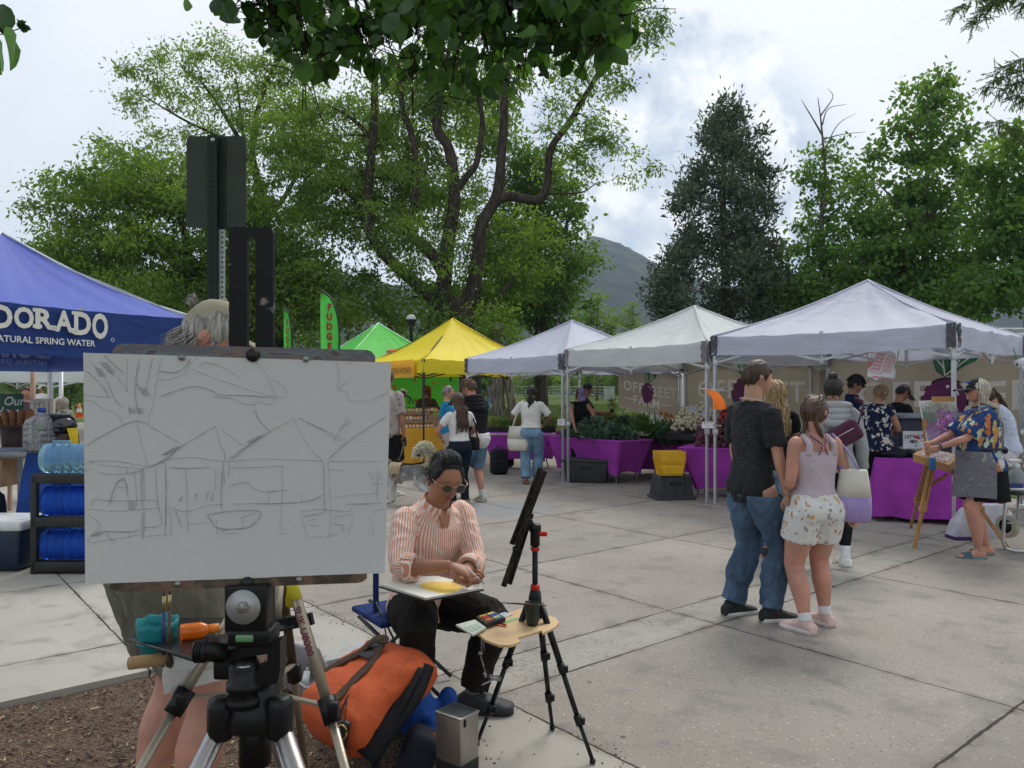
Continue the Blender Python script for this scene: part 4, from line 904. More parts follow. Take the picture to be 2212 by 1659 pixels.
 ol=[(1908,742),(1915,742),(1919,756),(1930,762),(1931,805),(1928,817),(1910,815),(1890,820),(1874,813),(1876,795),(1884,790),(1892,770),(1900,752)]
 for k in range(3):
  mb=MB();pts=[P(a+k*1.5,b+k*1.2,d+.05*k)for a,b in ol];mb.poly(pts,.03,(0,1,0));mb.build('bag',bagm,o)
 rd=M('red_print',(.62,.06,.09),.6);mb=MB();c0=P(1904,785,d-.022);ff=frame_fn(c0,(1,0,-.18),(.12,0,1))
 for k in range(5):put_text(mb,'THANK YOU',lambda a,b:ff(a*(1-.0*k)-.018*k*.5+.01,b+.085-k*.045)+V(0,-.002,0),.052,align='CENTER')
 put_text(mb,'Have a nice day',lambda a,b:ff(a-.05,b-.125),.026);mb.tube([ff(-.09,-.19),ff(-.03,-.165),ff(.0,-.18),ff(.04,-.16),ff(.08,-.19)],.006,5);mb.build('lettering',rd,o)
 for lab,a,b in(('cord by the carrier bags, on the helmet side',(1868,752),(1882,800)),('cord by the carrier bags, on the painter side',(1943,752),(1930,806))):
  o2=thing('cord','yellow '+lab,'cord',P(*a,d));MB().tube([P(*a,d),P((a[0]+b[0])/2+1,(a[1]+b[1])/2,d),P(*b,d+.05)],.007,6).build('strand',M('cord_yellow',(.45,.40,.18),.8),o2);MB().tube([P(*a,d)+V(0,0,.05),P(*a,d)],.010,6).build('hook',tb,o2)
 o=thing('bag_roll','roll of clear produce bags hanging by a green string near the picture edge','bag roll',P(2200,786,8.9));mb=MB();c=P(2197,787,8.9);rx=Matrix.Rotation(R(90),3,'Y')
 mb.lathe([(.018,0),(.052,0),(.052,.34),(.018,.34)],c,16,Matrix.Rotation(R(75),3,'Y'),cap=False);mb.lathe([(.0,.002),(.018,.002)],c,12,rx,1);mb.build('roll',[bagm,tb],o)
 MB().grid(lambda a,b:c+V(.02+.22*a+.06*b,-.05,-.02-.30*b*(0.4+.6*a)),4,4).build('loose_film',bagm,o);MB().tube([c+V(.01,0,.02),P(2189,752,8.9)],.006,5).build('string',M('green_string',(.03,.22,.10),.8),o)
 bx=M('scale_grey',(.22,.26,.32),.5);c=P(2000,968,9.9)
 t=thing('cash_counter','dark counter box behind the flower painting','counter',V(5.55,10.2,0));MB().rbox((5.6,10.25,.62),(1.1,.5,1.24),.03).build('counter_body',M('counter_dark',(.035,.045,.065),.6),t);MB().rbox((5.6,10.22,1.265),(1.2,.58,.06),.02).build('counter_top',bx,t)
 p=P(1985,950,9.62);o=thing('paper_sign','white sheet lettered LETTUCE MIX on the checkout counter','sign',p);MB().box(p,(.40,.01,.22)).build('sheet',M('sheet_white',(.50,.51,.55),.8),o);mb=MB();ff=frame_fn(p+V(0,-.006,0),(1,0,0),(0,0,1),.002);put_text(mb,'LETTUCE',lambda a,b:ff(a-.06,b+.02),.06,align='CENTER',offset=.001);put_text(mb,'MIX',lambda a,b:ff(a-.07,b-.04),.055,offset=.002);put_text(mb,'$6',lambda a,b:ff(a-.04,b-.085),.03);mb.build('lettering',tb,o)
 o=thing('cloth_bundle','dark bundled jackets on the checkout table','cloth',V(4.85,9.65,.77));mb=MB()
 for i in range(9):mb.ball((rnd.uniform(-.22,.22),rnd.uniform(-.12,.12),.03+.03*rnd.random()),rnd.uniform(.08,.16),.08,rnd.uniform(.03,.06),10,7,Matrix.Rotation(rnd.uniform(0,3),3,'Z'))
 mb.build('fabric',fabric('navy_bundle',(.02,.022,.035),.9),o,False);MB().ball((.18,.1,.08),.14,.1,.05,12,8).build('pale_cloth',fabric('cream_bundle',(.55,.50,.36)),o,False)
 o=thing('bag_stack','flattened white carrier bags with red print lying on the checkout table','bags',V(5.2,9.45,.77));MB().grid(lambda a,b:V(-.25+.5*a,-.15+.3*b,.02+.05*math.sin(a*3)*math.sin(b*3.1)+.03*noise.noise(V(a*4,b*4,2))),14,8).build('film',bagm,o,False);MB().grid(lambda a,b:V(-.1+.25*a,-.08+.05*b,.085+.02*math.sin(a*3)),8,2).build('red_print_patch',rd,o,False)
def jar_row(lab,p0,p1,n,zb,cols,lm):
 pass
def build_honey_and_fudge():
 A=V(-2.62,16.18,0);B=V(-1.30,17.02,0)
 am=fabric('amber_cloth',(.62,.33,.035),.8,.08,300,vs=2)
 cloth_table('honey counter under the yellow canopy','amber-yellow cloth of the honey counter, reaching the ground',A,B,V(-.36,.56,0),.77,.04,-.02,drape='hang',cm=am,group='honey stall furniture',cgroup='honey stall cloths')
 x=(B-A).normalized();y=V(-.54,.84,0)
 cb=M('cardboard',(.34,.23,.14),.85);o=thing('cardboard_box','brown cardboard box behind the honey jars','box',lerp(A,B,.82)+y*.3+V(0,0,.77),math.atan2(x.y,x.x));MB().box((0,0,.13),(.5,.3,.26)).build('carton',cb,o,False);MB().box((.05,-.152,.17),(.10,.004,.025)).build('hand_hole',M('hole_dark',(.05,.03,.02),.9),o,False)
 o=thing('cardboard_box','taller cardboard riser below the top row of jars','box',lerp(A,B,.48)+y*.42+V(0,0,.77),math.atan2(x.y,x.x));MB().box((0,0,.17),(.85,.2,.34)).build('carton',cb,o,False);MB().box((0,-.103,.17),(.80,.004,.02)).build('tape',M('tape_tan',(.42,.32,.2),.5),o,False)
 o=thing('cardboard_box','low cardboard riser below the middle row of jars','box',lerp(A,B,.38)+y*.22+V(0,0,.77),math.atan2(x.y,x.x));MB().box((0,0,.085),(.85,.18,.17)).build('carton',cb,o,False);MB().box((0,-.093,.085),(.80,.004,.02)).build('tape',MT['tape_tan'],o,False)
 cols=[M('honey_gold',(.60,.30,.02),.15,spec=.6),M('honey_amber',(.42,.13,.01),.15,spec=.6),M('jam_orange',(.70,.20,.03),.2),M('label_cream',(.70,.62,.45),.6)];lidm=M('jar_lid',(.03,.02,.015),.4);lw=M('jar_label',(.66,.60,.55),.6)
 protos=[]
 for ci,cmn in enumerate(('gold','amber','orange','cream')):
  protos.append(None)
 k=0
 for row,(yy,zz,n,a0,a1)in enumerate(((.07,.775,12,.08,.68),(.22,.942,12,.08,.68),(.42,1.112,11,.26,.86))):
  for i in range(n):
   ci=[(0,0,1),(2,0,3,1),(1,3,2,0)][row][i%(3 if row==0 else 4)];p=lerp(A,B,lerp(a0,a1,i/(n-1)))+y*yy+V(0,0,zz)
   lab=('small %s jar in the %s row of the honey counter'%(('golden','dark amber','orange','cream-labelled')[ci],('front','middle','top')[row]))
   if protos[ci]is None:
    t=thing('honey_jar',lab,'jar',p,0,'jars on the honey counter');MB().lathe([(.001,0),(.030,0),(.033,.01),(.033,.075),(.026,.088)],seg=10).build('glass',cols[ci],t,False);MB().lathe([(.028,.086),(.028,.105),(.001,.105)],seg=10).build('lid',lidm,t,False);MB().lathe([(.0338,.02),(.0338,.06)],seg=10,cap=False).build('paper_label',lw,t,False);protos[ci]=t
   else:t=copy_tree(protos[ci],label=lab);t.location=p
 def flag(lab,d,uL,uR,vt,text,ub,vb=1000,lett=.175):
  gfm=fabric('flag_green',(.11,.60,.10),.7,.06,200,transl=.3);t=thing('feather_flag',lab,'flag',G(ub,EYE*F/d+CY),0,'fudge feather flags');base=P(ub,0,d);base.z=0;t.location=base
  zt=P(0,vt,d).z;zbt=.5;xl=P(uL,0,d).x;xr=P(uR,0,d).x;w=xr-xl
  edge=[]
  for i in range(24):
   b=i/23;z=lerp(zbt,zt,b);k=max(0,(b-.66)/.34);edge.append(V(lerp(xr+.06,xr,min(1,b*2))-w*(1-math.sqrt(max(0,1-k**2.2))),d,z))
  mb=MB();mb.grid(lambda a,b:lerp(V(xl+.0+.12*(1-b)**3,d,lerp(zbt,zt,b)),edge[min(23,int(round(b*23)))],a)+V(0,.05*math.sin(a*4+b*6),0),6,23);mb.build('flag_cloth',gfm,t)
  MB().tube(edge,.05,6,flat=.5).build('pole_sleeve',tbm,t);MB().tube([V(edge[0].x,d,0),edge[0]],.025,8).build('pole',tbm,t);MB().box((edge[0].x,d,.02),(.5,.5,.04)).build('base_plate',tbm,t)
  mb=MB()
  for i,ch in enumerate(text):put_text(mb,ch,lambda a,b:V(xl+w*.50+a*(w/.55),d-.075,zt-.50-i*lett*1.42+b),lett*1.3,offset=.018)
  mb.build('lettering',M('flag_red',(.26,.035,.03),.8),t)
 tbm=M('flag_black',(.012,.012,.012),.6)
 flag('green FUDGE feather flag with black edge, the wide one',19.5,693,733,628,'FUDGE',735)
 flag('narrow green fudge flag seen almost edge-on',21.5,614,631,664,'FUDGE',632,lett=.17)
 t=thing('street_lamp','black lamp post with round globe behind the yellow canopy','lamp',V(*P(888,0,27)[:2],0));x0,y0=P(888,0,27)[:2];zc=P(0,690,27).z
 MB().lathe([(.14,0),(.14,.3),(.07,.4),(.06,zc-.45),(.09,zc-.4),(.05,zc-.3),(.10,zc-.2)],(x0,y0,0),12).build('post',tbm,t);MB().ball((x0,y0,zc),.18,seg=16,rg=10).build('globe',M('lamp_globe',(.45,.45,.42),.3,spec=.6),t);MB().lathe([(.182,.0),(.182,-.05),(.10,-.19)],(x0,y0,zc),14,cap=False).build('globe_cup',tbm,t);mb=MB();mb.box((x0-.55,y0,zc-1.1),(.75,.04,.28));mb.build('name_board',M('board_red',(.18,.06,.045),.7),t)
 gx=M('galvanised_pipe',(.30,.31,.31),.5,metal=.4);t=thing('pipe_fence','long grey pipe rail fence at the far side of the lawn','fence',(8,62,.78));mb=MB()
 z0=.78
 for zz in(.15,.35,.55,.75,.98):mb.tube([V(-4,62,z0+zz),V(18,62,z0+zz)],.028 if zz<.9 else .04,5)
 mb.build('rail',gx,t)
 for i in range(12):MB().tube([V(-4+i*2,62,z0-.1),V(-4+i*2,62,z0+1.05)],.045,6).build('post',gx,t)
 t=thing('utility_box','pale utility cabinet by the park fence','cabinet',(8.0,57,.78));c=P(1316,0,57);MB().rbox((c.x,57,1.25),(.72,.6,.95),.04).build('cabinet_body',M('cabinet_paint',(.42,.45,.42),.6),t);MB().rbox((c.x,57,1.76),(.80,.68,.08),.02).build('cabinet_lid',MT['cabinet_paint'],t)
 for lab,u,v,k in(('black backpack on the ground by the seedling table',1078,1024,1.0),('second black bag half behind the backpack',1098,1008,.7)):
  p=G(u,v);t=thing('backpack',lab,'bag',p,.3,'black bags by the seedling table');bkm=fabric('black_nylon',(.014,.014,.016),.7);MB().rbox((0,0,.24*k),(.34*k,.24*k,.48*k),.08).build('bag_body',bkm,t,False);MB().rbox((0,-.14*k,.16*k),(.26*k,.08,.24*k),.03).build('front_pocket',bkm,t,False);MB().tube([V(-.06,0,.47*k),V(-.04,0,.53*k),V(.04,0,.53*k),V(.06,0,.47*k)],.012,6).build('handle',bkm,t,False)
def remesh(mb,vox,smooth_it=3,fold=0.0,fscale=9.0,seed=0.0,stretch=(1,1,1)):
 me=mb.mesh('tmp');o=bpy.data.objects.new('tmp',me);C.objects.link(o)
 m=o.modifiers.new('r','REMESH');m.mode='VOXEL';m.voxel_size=vox
 s=o.modifiers.new('s','SMOOTH');s.factor=.5;s.iterations=smooth_it
 dg=bpy.context.evaluated_depsgraph_get();r=bpy.data.meshes.new_from_object(o.evaluated_get(dg))
 bpy.data.objects.remove(o);bpy.data.meshes.remove(me)
 if fold:
  n=len(r.vertices);co=np.empty(n*3,np.float32);no=np.empty(n*3,np.float32)
  r.vertices.foreach_get('co',co);r.vertices.foreach_get('normal',no);co=co.reshape(-1,3);no=no.reshape(-1,3)
  d=np.empty(n,np.float32)
  for i in range(n):
   p=Vector((co[i,0]*stretch[0],co[i,1]*stretch[1],co[i,2]*stretch[2]))*fscale;p.x+=seed
   q=p+Vector((noise.noise(p*.6),noise.noise(p*.6+Vector((5,1,2))),0))*.8
   a=noise.noise(q);d[i]=(1-abs(a)*2.2)*.6+.55*noise.noise(q*2.1+Vector((3,3,3)))
  co+=no*(d*fold)[:,None];r.vertices.foreach_set('co',co.ravel());r.update()
 r.polygons.foreach_set('use_smooth',[True]*len(r.polygons))
 return r
def mesh_to_mb(me,mb,mi=0):
 n=len(me.vertices);co=np.empty(n*3,np.float32);me.vertices.foreach_get('co',co)
 mb.add(co.reshape(-1,3).tolist(),[tuple(p.vertices)for p in me.polygons],mi);bpy.data.meshes.remove(me)
def rot_z(a):return Matrix.Rotation(a,3,'Z')
def rot_x(a):return Matrix.Rotation(a,3,'X')
def rot_y(a):return Matrix.Rotation(a,3,'Y')
MALE=[(.465,.062,.052,-.004),(.49,.086,.064,-.010),(.52,.092,.068,-.010),(.56,.088,.063,-.004),(.61,.083,.058,.0),(.66,.088,.061,.002),(.71,.097,.066,.004),(.75,.103,.066,.004),(.785,.102,.056,.0),(.808,.082,.046,-.005),(.828,.052,.040,-.007),(.85,.034,.034,-.004)]
FEM=[(.465,.066,.054,-.004),(.49,.094,.068,-.013),(.52,.099,.071,-.013),(.56,.088,.060,-.005),(.61,.073,.052,.0),(.66,.076,.055,.003),(.71,.086,.068,.010),(.75,.090,.060,.006),(.785,.090,.048,.0),(.808,.072,.041,-.005),(.828,.046,.036,-.006),(.85,.029,.030,-.003)]
LEGR=[(0,.060),(.12,.058),(.28,.050),(.42,.041),(.51,.0365),(.60,.0345),(.70,.0370),(.82,.0290),(.93,.0220),(1.0,.0210)]
ARMR=[(0,.030),(.12,.0305),(.3,.0270),(.48,.0230),(.56,.0228),(.66,.0235),(.8,.0190),(.95,.0155),(1,.0150)]
class Body:
 def __init__(s,H,sex='m',fat=1.0,lean=0,side=0,twist=0,pelvis=None,hyaw=0,hpitch=0,hroll=0,wr=None,wl=None,er=None,el=None,ar=None,al=None,kr=None,kl=None,limb=1.0,footr=8,footl=-8,neck=1.0,handr='relaxed',handl='relaxed',hdr=None,hdl=None,palr=None,pall=None,shrug=0.0,foot_pitch=(0,0),headk=1.0):
  s.H=H;s.sex=sex;s.fat=fat;s.lk=limb;s.lean=R(lean);s.side=R(side);s.twist=R(twist);s.neckk=neck;s.headk=headk
  s.prof=MALE if sex=='m' else FEM
  s.pel=Vector(pelvis)if pelvis else Vector((0,0,.53*H))
  s.frames=[];p=s.pel.copy();n=30
  for i in range(n+1):
   t=i/n;k=t*t*(3-2*t)*.55+t*.45
   Rm=rot_z(s.twist*k)@rot_x(-s.lean*k)@rot_y(s.side*k);s.frames.append((p.copy(),Rm));p=p+Rm@Vector((0,0,.32*H/n))
  sw=.104 if sex=='m' else .093
  s.sh={1:s.tp(sw,-.004,.803+shrug),-1:s.tp(-sw,-.004,.803+shrug)}
  hp=.050 if sex=='m' else .054
  s.hip={1:s.pel+Vector((hp*H,-.004*H,-.02*H)),-1:s.pel+Vector((-hp*H,-.004*H,-.02*H))}
  dw={1:Vector((.150*H,.02*H,.47*H)),-1:Vector((-.150*H,.02*H,.47*H))}
  s.wr={1:Vector(wr)if wr else dw[1],-1:Vector(wl)if wl else dw[-1]}
  eh={1:Vector(er)if er else Vector((.5,-1,0)),-1:Vector(el)if el else Vector((-.5,-1,0))}
  s.elb={}
  for k in(1,-1):s.elb[k],s.wr[k]=s.ik(s.sh[k],s.wr[k],.172*H,.150*H,eh[k])
  s.ank={1:Vector(ar)if ar else Vector((.058*H,0,.047*H)),-1:Vector(al)if al else Vector((-.058*H,0,.047*H))}
  kh={1:Vector(kr)if kr else Vector((.15,1,0)),-1:Vector(kl)if kl else Vector((-.15,1,0))}
  s.kn={}
  for k in(1,-1):s.kn[k],s.ank[k]=s.ik(s.hip[k],s.ank[k],.245*H,.238*H,kh[k])
  s.fy={1:R(-footr),-1:R(-footl)};s.fp={1:R(foot_pitch[0]),-1:R(foot_pitch[1])}
  s.hand={1:handr,-1:handl};s.hd={1:hdr,-1:hdl};s.pal={1:palr,-1:pall}
  nb=s.tp(0,-.006,.83);Rc=s.R_at(.83);s.Rh=rot_z(R(-hyaw))@rot_x(R(-hpitch))@rot_y(R(hroll))
  s.nb=nb;hp_=Rc@Vector((0,.008,.055))*H+s.Rh@Vector((0,.012,.048))*H;s.hc=nb+hp_
  s.hs=Vector((.0445,.0570,.0665))*H*headk
 def ik(s,S,W,L1,L2,hint):
  d=W-S;L=d.length;m=(L1+L2)*.998
  if L>m:W=S+d*(m/L);d=W-S;L=m
  L=max(L,abs(L1-L2)+.01);dn=d.normalized();a=(L1*L1-L2*L2+L*L)/(2*L);h=math.sqrt(max(0,L1*L1-a*a))
  p=hint-dn*hint.dot(dn);p=p.normalized()if p.length>1e-6 else dn.orthogonal();return S+dn*a+p*h,W
 def fr(s,z):
  t=(z-.53)/.32
  if t<=0:return s.pel+Vector((0,0,(z-.53)*s.H)),s.frames[0][1]if False else Matrix.Identity(3)
  i=min(29.999,t*30);k=int(i);f=i-k;return lerp(s.frames[k][0],s.frames[k+1][0],f),s.frames[k][1]
 def R_at(s,z):return s.fr(z)[1]
 def tp(s,x,y,z):o,Rm=s.fr(z);return o+Rm@Vector((x*s.H,y*s.H,0))
 def ring(s,z,hw,hd,yo,seg=24,e=2.3):
  out=[]
  for i in range(seg):
   a=2*math.pi*i/seg;c,n=math.cos(a),math.sin(a);out.append(s.tp(hw*math.copysign(abs(c)**(2/e),c),yo+hd*math.copysign(abs(n)**(2/e),n),z))
  return out
 def prof_at(s,z):
  pr=s.prof
  zs=[p[0]for p in pr];f=[float(np.interp(z,zs,[p[k]for p in pr]))for k in(1,2,3)]
  belly=math.exp(-((z-.61)/.07)**2)
  k=1+(s.fat-1)*(1.0 if z<.79 else .3);return f[0]*k,f[1]*k+max(0,s.fat-1)*.10*belly,f[2]+max(0,s.fat-1)*.06*belly
 def torso(s,mb,z0,z1,ease=0.0,flare=0.0,n=16,ydrop=0.0):
  rings=[]
  for i in range(n+1):
   z=lerp(z0,z1,i/n);a,b,c=s.prof_at(max(z,.465));e=ease*(1.0 if z<.79 else max(.25,1-(z-.79)/.05));fl=flare*max(0,(z1-z)/(z1-z0))**1.5
   rings.append(s.ring(z,a+e+fl,b+e+fl,c))
  mb.loft(rings)
 def leg_path(s,k):
  h,kn,an=s.hip[k],s.kn[k],s.ank[k];back=rot_z(0)@Vector((0,-1,0))
  ax=(an-kn).normalized();b=(h-kn).normalized()+(an-kn).normalized();b=b.normalized()if b.length>.15 else Vector((0,-1,0));b=b-ax*b.dot(ax);b=b.normalized()if b.length>1e-4 else Vector((0,-1,0))
  if b.y>.3 and(h-kn).normalized().dot(ax)<-.8:b=-b
  pts=[]
  for f,r in LEGR:
   p=lerp(h,kn,f/.515)if f<=.515 else lerp(kn,an,(f-.515)/.485)
   if .58<f<.9:p=p+b*.009*s.H*math.sin((f-.58)/.32*math.pi)
   pts.append((f,p,r*s.H*s.lk))
  return pts
 def arm_path(s,k):
  S,E,Wp=s.sh[k],s.elb[k],s.wr[k];out=[]
  for f,r in ARMR:out.append((f,lerp(S,E,f/.53)if f<=.53 else lerp(E,Wp,(f-.53)/.47),r*s.H*s.lk*(1 if s.sex=='m' else .90)))
  return out
 def limb(s,mb,path,f0,f1,ease=0.0,flare=0.0,seg=14,n=14,wid=None):
  fs=[q[0]for q in path];pts=[];rad=[]
  for i in range(n+1):
   f=lerp(f0,f1,i/n);p=Vector([float(np.interp(f,fs,[q[1][c]for q in path]))for c in range(3)]);r=float(np.interp(f,fs,[q[2]for q in path]))
   e=ease+flare*((f-f0)/max(1e-6,f1-f0))**1.3;pts.append(p);rad.append(max(r+e*s.H,wid*s.H if wid and f>.3 else 0))
  mb.tube(pts,rad,seg);return pts,rad
 def glutes(s,mb,ease=0.0):
  g=(.056 if s.sex=='m' else .063)*s.H*s.fat
  for k in(1,-1):mb.ball(s.hip[k]+Vector((-k*.002*s.H,-.022*s.H,.002*s.H)),g*.92+ease*s.H,g+ease*s.H,g*1.05+ease*s.H,14,9)
 def foot_frame(s,k):
  a=s.ank[k];Rm=rot_z(s.fy[k])@rot_x(s.fp[k]);return a,Rm
 def foot(s,mb,k,grow=0.0,toe=1.0):
  a,Rm=s.foot_frame(k);H=s.H;z0=-.047*H;rings=[]
  for y,w,h,yo in((-.036,.012,.016,0),(-.032,.019,.034,0),(-.012,.0215,.052,0),(.012,.0215,.056,0),(.035,.0225,.040,.002),(.062,.0260,.028,.003),(.085,.0260,.021,.003),(.103*toe,.020,.016,.001),(.110*toe,.010,.010,0)):
   r=[]
   for i in range(14):
    q=2*math.pi*i/14;c,n=math.cos(q),math.sin(q)
    x=(w*H+grow)*math.copysign(abs(c)**.8,c);z=z0+(h*H+grow)*.5*(1+math.copysign(abs(n)**.75,n))-0
    r.append(a+Rm@Vector((x+k*-yo*H,y*H+(grow*1.3 if y>.05 else-grow*1.3 if y<-.03 else 0),z)))
   rings.append(r)
  mb.loft(rings)
 def hand_geo(s,mb,k):
  H=s.H*(1.0 if s.sex=='m' else .94);w=s.wr[k];d=Vector(s.hd[k]).normalized()if s.hd[k]else(w-s.elb[k]).normalized()
  pn=Vector(s.pal[k])if s.pal[k]else Vector((-k,.15,0))
  pn=pn-d*pn.dot(d);pn=pn.normalized()if pn.length>.05 else d.orthogonal().normalized()
  th=d.cross(pn)*1.0;th=th if True else th
  if k==1:th=-th
  th=th.normalized()
  def pt(x,y,z):return w+th*x*H+d*y*H+pn*z*H
  rings=[]
  for y,hw,hd_ in((-.004,.0145,.0115),(.010,.0170,.0120),(.026,.0215,.0125),(.042,.0230,.0110),(.054,.0220,.0090),(.060,.0180,.0060)):
   rings.append([pt(hw*math.cos(q),y,hd_*math.sin(q)*(1 if math.sin(q)>0 else .8))for q in[2*math.pi*i/12 for i in range(12)]])
  mb.loft(rings)
  curl={'relaxed':(22,28,20),'fist':(75,85,55),'hold':(50,60,35),'flat':(6,8,5),'pinch':(45,50,25)}[s.hand[k]]
  for i,(x,L,y0)in enumerate(((.0165,.0385,.055),(.0060,.0430,.058),(-.0050,.0405,.0565),(-.0150,.0320,.052))):
   a=0;p=Vector((x,y0,.0));pts=[pt(x,y0-.012,0),pt(*p)];c3=curl if not(s.hand[k]=='pinch' and i>0)else(60,60,40)
   for j,(frac,cdeg)in enumerate(zip((.45,.32,.25),c3)):
    a+=R(cdeg+i*4+(3 if j else 0));p=p+Vector((0.0012*(1.5-i),math.cos(a)*L*frac,math.sin(a)*L*frac));pts.append(pt(*p))
   mb.tube(pts,[.0056*H,.0054*H,.0049*H,.0045*H,.0030*H],8)
  cl={'relaxed':.35,'fist':1.0,'hold':.8,'flat':.1,'pinch':.9}[s.hand[k]]
  pts=[pt(.008,.006,.002),pt(.022,.020,.006+.004*cl),pt(.030-.008*cl,.038,.010+.012*cl),pt(.029-.018*cl,.054,.014+.014*cl)]
  mb.tube(pts,[.0080*H,.0074*H,.0058*H,.0036*H],8)
  return pt
 def head_pt(s,x,y,z,grow=0.0):
  W_,D_,Hh=s.hs;f=max(0,y);bk=max(0,-y)
  px,py,pz=x*W_,y*D_,z*Hh
  if z<0:
   t=-z;px*=1-.30*t**1.6-.06*t
   if y<0:py*=1-.42*t
  else:px*=1+.03*math.sin(z*3)
  if y>0:py*=.95-.06*abs(x)**2*f
  g=lambda cx,cz,sx_,sz:math.exp(-((x-cx)/sx_)**2-((z-cz)/sz)**2)
  if y>0:
   k=s.hs[2]/.0665
   d=.022*g(0,-.20,.10,.13)+.011*g(0,-.02,.085,.16)+.0085*g(0,-.24,.19,.075)
   d+=-.0095*(g(.36,.06,.17,.11)+g(-.36,.06,.17,.11))+.0045*(g(.3,.22,.3,.07)+g(-.3,.22,.3,.07))
   d+=.0060*g(0,-.49,.22,.05)+.0055*g(0,-.60,.19,.05)-.0045*g(0,-.545,.24,.022)+.010*g(0,-.86,.30,.13)+.003*(g(.5,-.18,.2,.18)+g(-.5,-.18,.2,.18))-.003*g(0,-.37,.12,.05)
   py+=d*k*f**.4
  v=Vector((px,py,pz));return v+v.normalized()*grow
 def head(s,mb,nu=36,nv=28,lip=1,skin_i=0):
  rings=[];vs=[];H=s.H
  base=len(mb.v);fs=[];mi=[]
  for j in range(nv+1):
   b=math.pi*(j+.02)/(nv+.04)-math.pi/2
   for i in range(nu):
    a=2*math.pi*(i+.5)/nu;x,y,z=math.cos(b)*math.cos(a),math.cos(b)*math.sin(a),math.sin(b);vs.append(s.hc+s.Rh@s.head_pt(x,y,z))
  lipf=[];sk=[]
  for j in range(nv):
   for i in range(nu):
    k=(i+1)%nu;f=(j*nu+i,j*nu+k,(j+1)*nu+k,(j+1)*nu+i)
    b=math.pi*(j+.5)/nv-math.pi/2;a=2*math.pi*(i+1)/nu;x,y,z=math.cos(b)*math.cos(a),math.cos(b)*math.sin(a),math.sin(b)
    (lipf if(y>0 and abs(x)<.24-abs(z+.55)*1.2 and-.64<z<-.46)else sk).append(f)
  b0=len(mb.v);mb.add(vs,sk+[tuple(range(nu-1,-1,-1)),tuple(nv*nu+i for i in range(nu))],skin_i)
  for f in lipf:mb.f.append([b0+q for q in f]);mb.m.append(lip);mb.sm.append(True)
  for k in(1,-1):
   e=s.hc+s.Rh@Vector((k*s.hs[0]*1.0,-.006*H,-.004*H));Rm=s.Rh@rot_z(R(k*-18))@rot_x(R(-10))
   mb.ball(e,.0048*H,.0105*H,.0175*H,10,8,Rm,skin_i);mb.ball(e+s.Rh@Vector((k*.003*H,-.003*H,.004*H)),.0052*H,.0088*H,.0125*H,10,7,Rm,skin_i)
  rings=[]
  nb=s.nb;hb=s.hc+s.Rh@Vector((0,-.014,-.030))*H
  r0=(.036 if s.sex=='m' else .030)*H*s.neckk;mb.tube([nb-Vector((0,0,.03*H)),nb,lerp(nb,hb,.5)+Vector((0,.002*H,0)),hb,hb+s.Rh@Vector((0,0,.03*H))],[r0*1.25,r0*1.05,r0*.95,r0*.97,r0*.8],16,skin_i)
 def hl(s,x,y,z,grow=0.0):
  v=Vector((x,y,z)).normalized();return s.hc+s.Rh@s.head_pt(v.x,v.y,v.z,grow)
def hair_mat(name,col,light=1.6,rough=.45):
 if name in MT:return MT[name]
 m,t,b,oc,out=sh(name)
 n1=mnoise(t,oc,40,4,.3,sc3=(2.2,2.2,.22));n2=mnoise(t,oc,9,3)
 c=mmix(t,mstep(t,n1,.35,.68),sc(col,.45),sc(col,light));c=mmix(t,mmath(t,'MULTIPLY',n2,.4),c,sc(col,.6))
 ln(t,c,b.inputs['Base Color']);b.inputs['Roughness'].default_value=rough;b.inputs['Specular IOR Level'].default_value=.4
 mbump(t,b,n1,.8,.008);return m
def hair_shell(s,mb,line,grow=.007,nz=.004,nu=44,nv=26,nscale=30.0,ridge=0.0,back=.0):
 b0=len(mb.v);vs=[];ok=[]
 for j in range(nv+1):
  for i in range(nu):
   a=2*math.pi*i/nu;lo=line(math.degrees(a));z=lerp(max(-.98,lo),.999,(j/nv)**.8);c=math.sqrt(max(0,1-z*z));x,y=c*math.cos(a),c*math.sin(a)
   g=grow*min(1,.35+j/nv*5)*s.H/1.7
   q=Vector((x*nscale*.12,y*nscale*.12,z*nscale*.05));g+=nz*noise.noise(q*2.0)+ridge*abs(noise.noise(Vector((x*9,y*9,z*2))))+(back*max(0,-y)*max(0,.6-z))
   vs.append(s.hc+s.Rh@s.head_pt(x,y,z,g))
 fs=[(j*nu+i,j*nu+(i+1)%nu,(j+1)*nu+(i+1)%nu,(j+1)*nu+i)for j in range(nv)for i in range(nu)];fs.append(tuple(nv*nu+i for i in range(nu)))
 mb.add(vs,fs)
def short_line(a):
 d=abs(((a-90+180)%360)-180)
 return float(np.interp(d,[0,35,52,75,100,125,180],[.56,.50,.30,-.12,.0,-.42,-.55]))
def long_line(a):
 d=abs(((a-90+180)%360)-180);return float(np.interp(d,[0,30,55,80,110,180],[.60,.52,.18,-.35,-.72,-.80]))
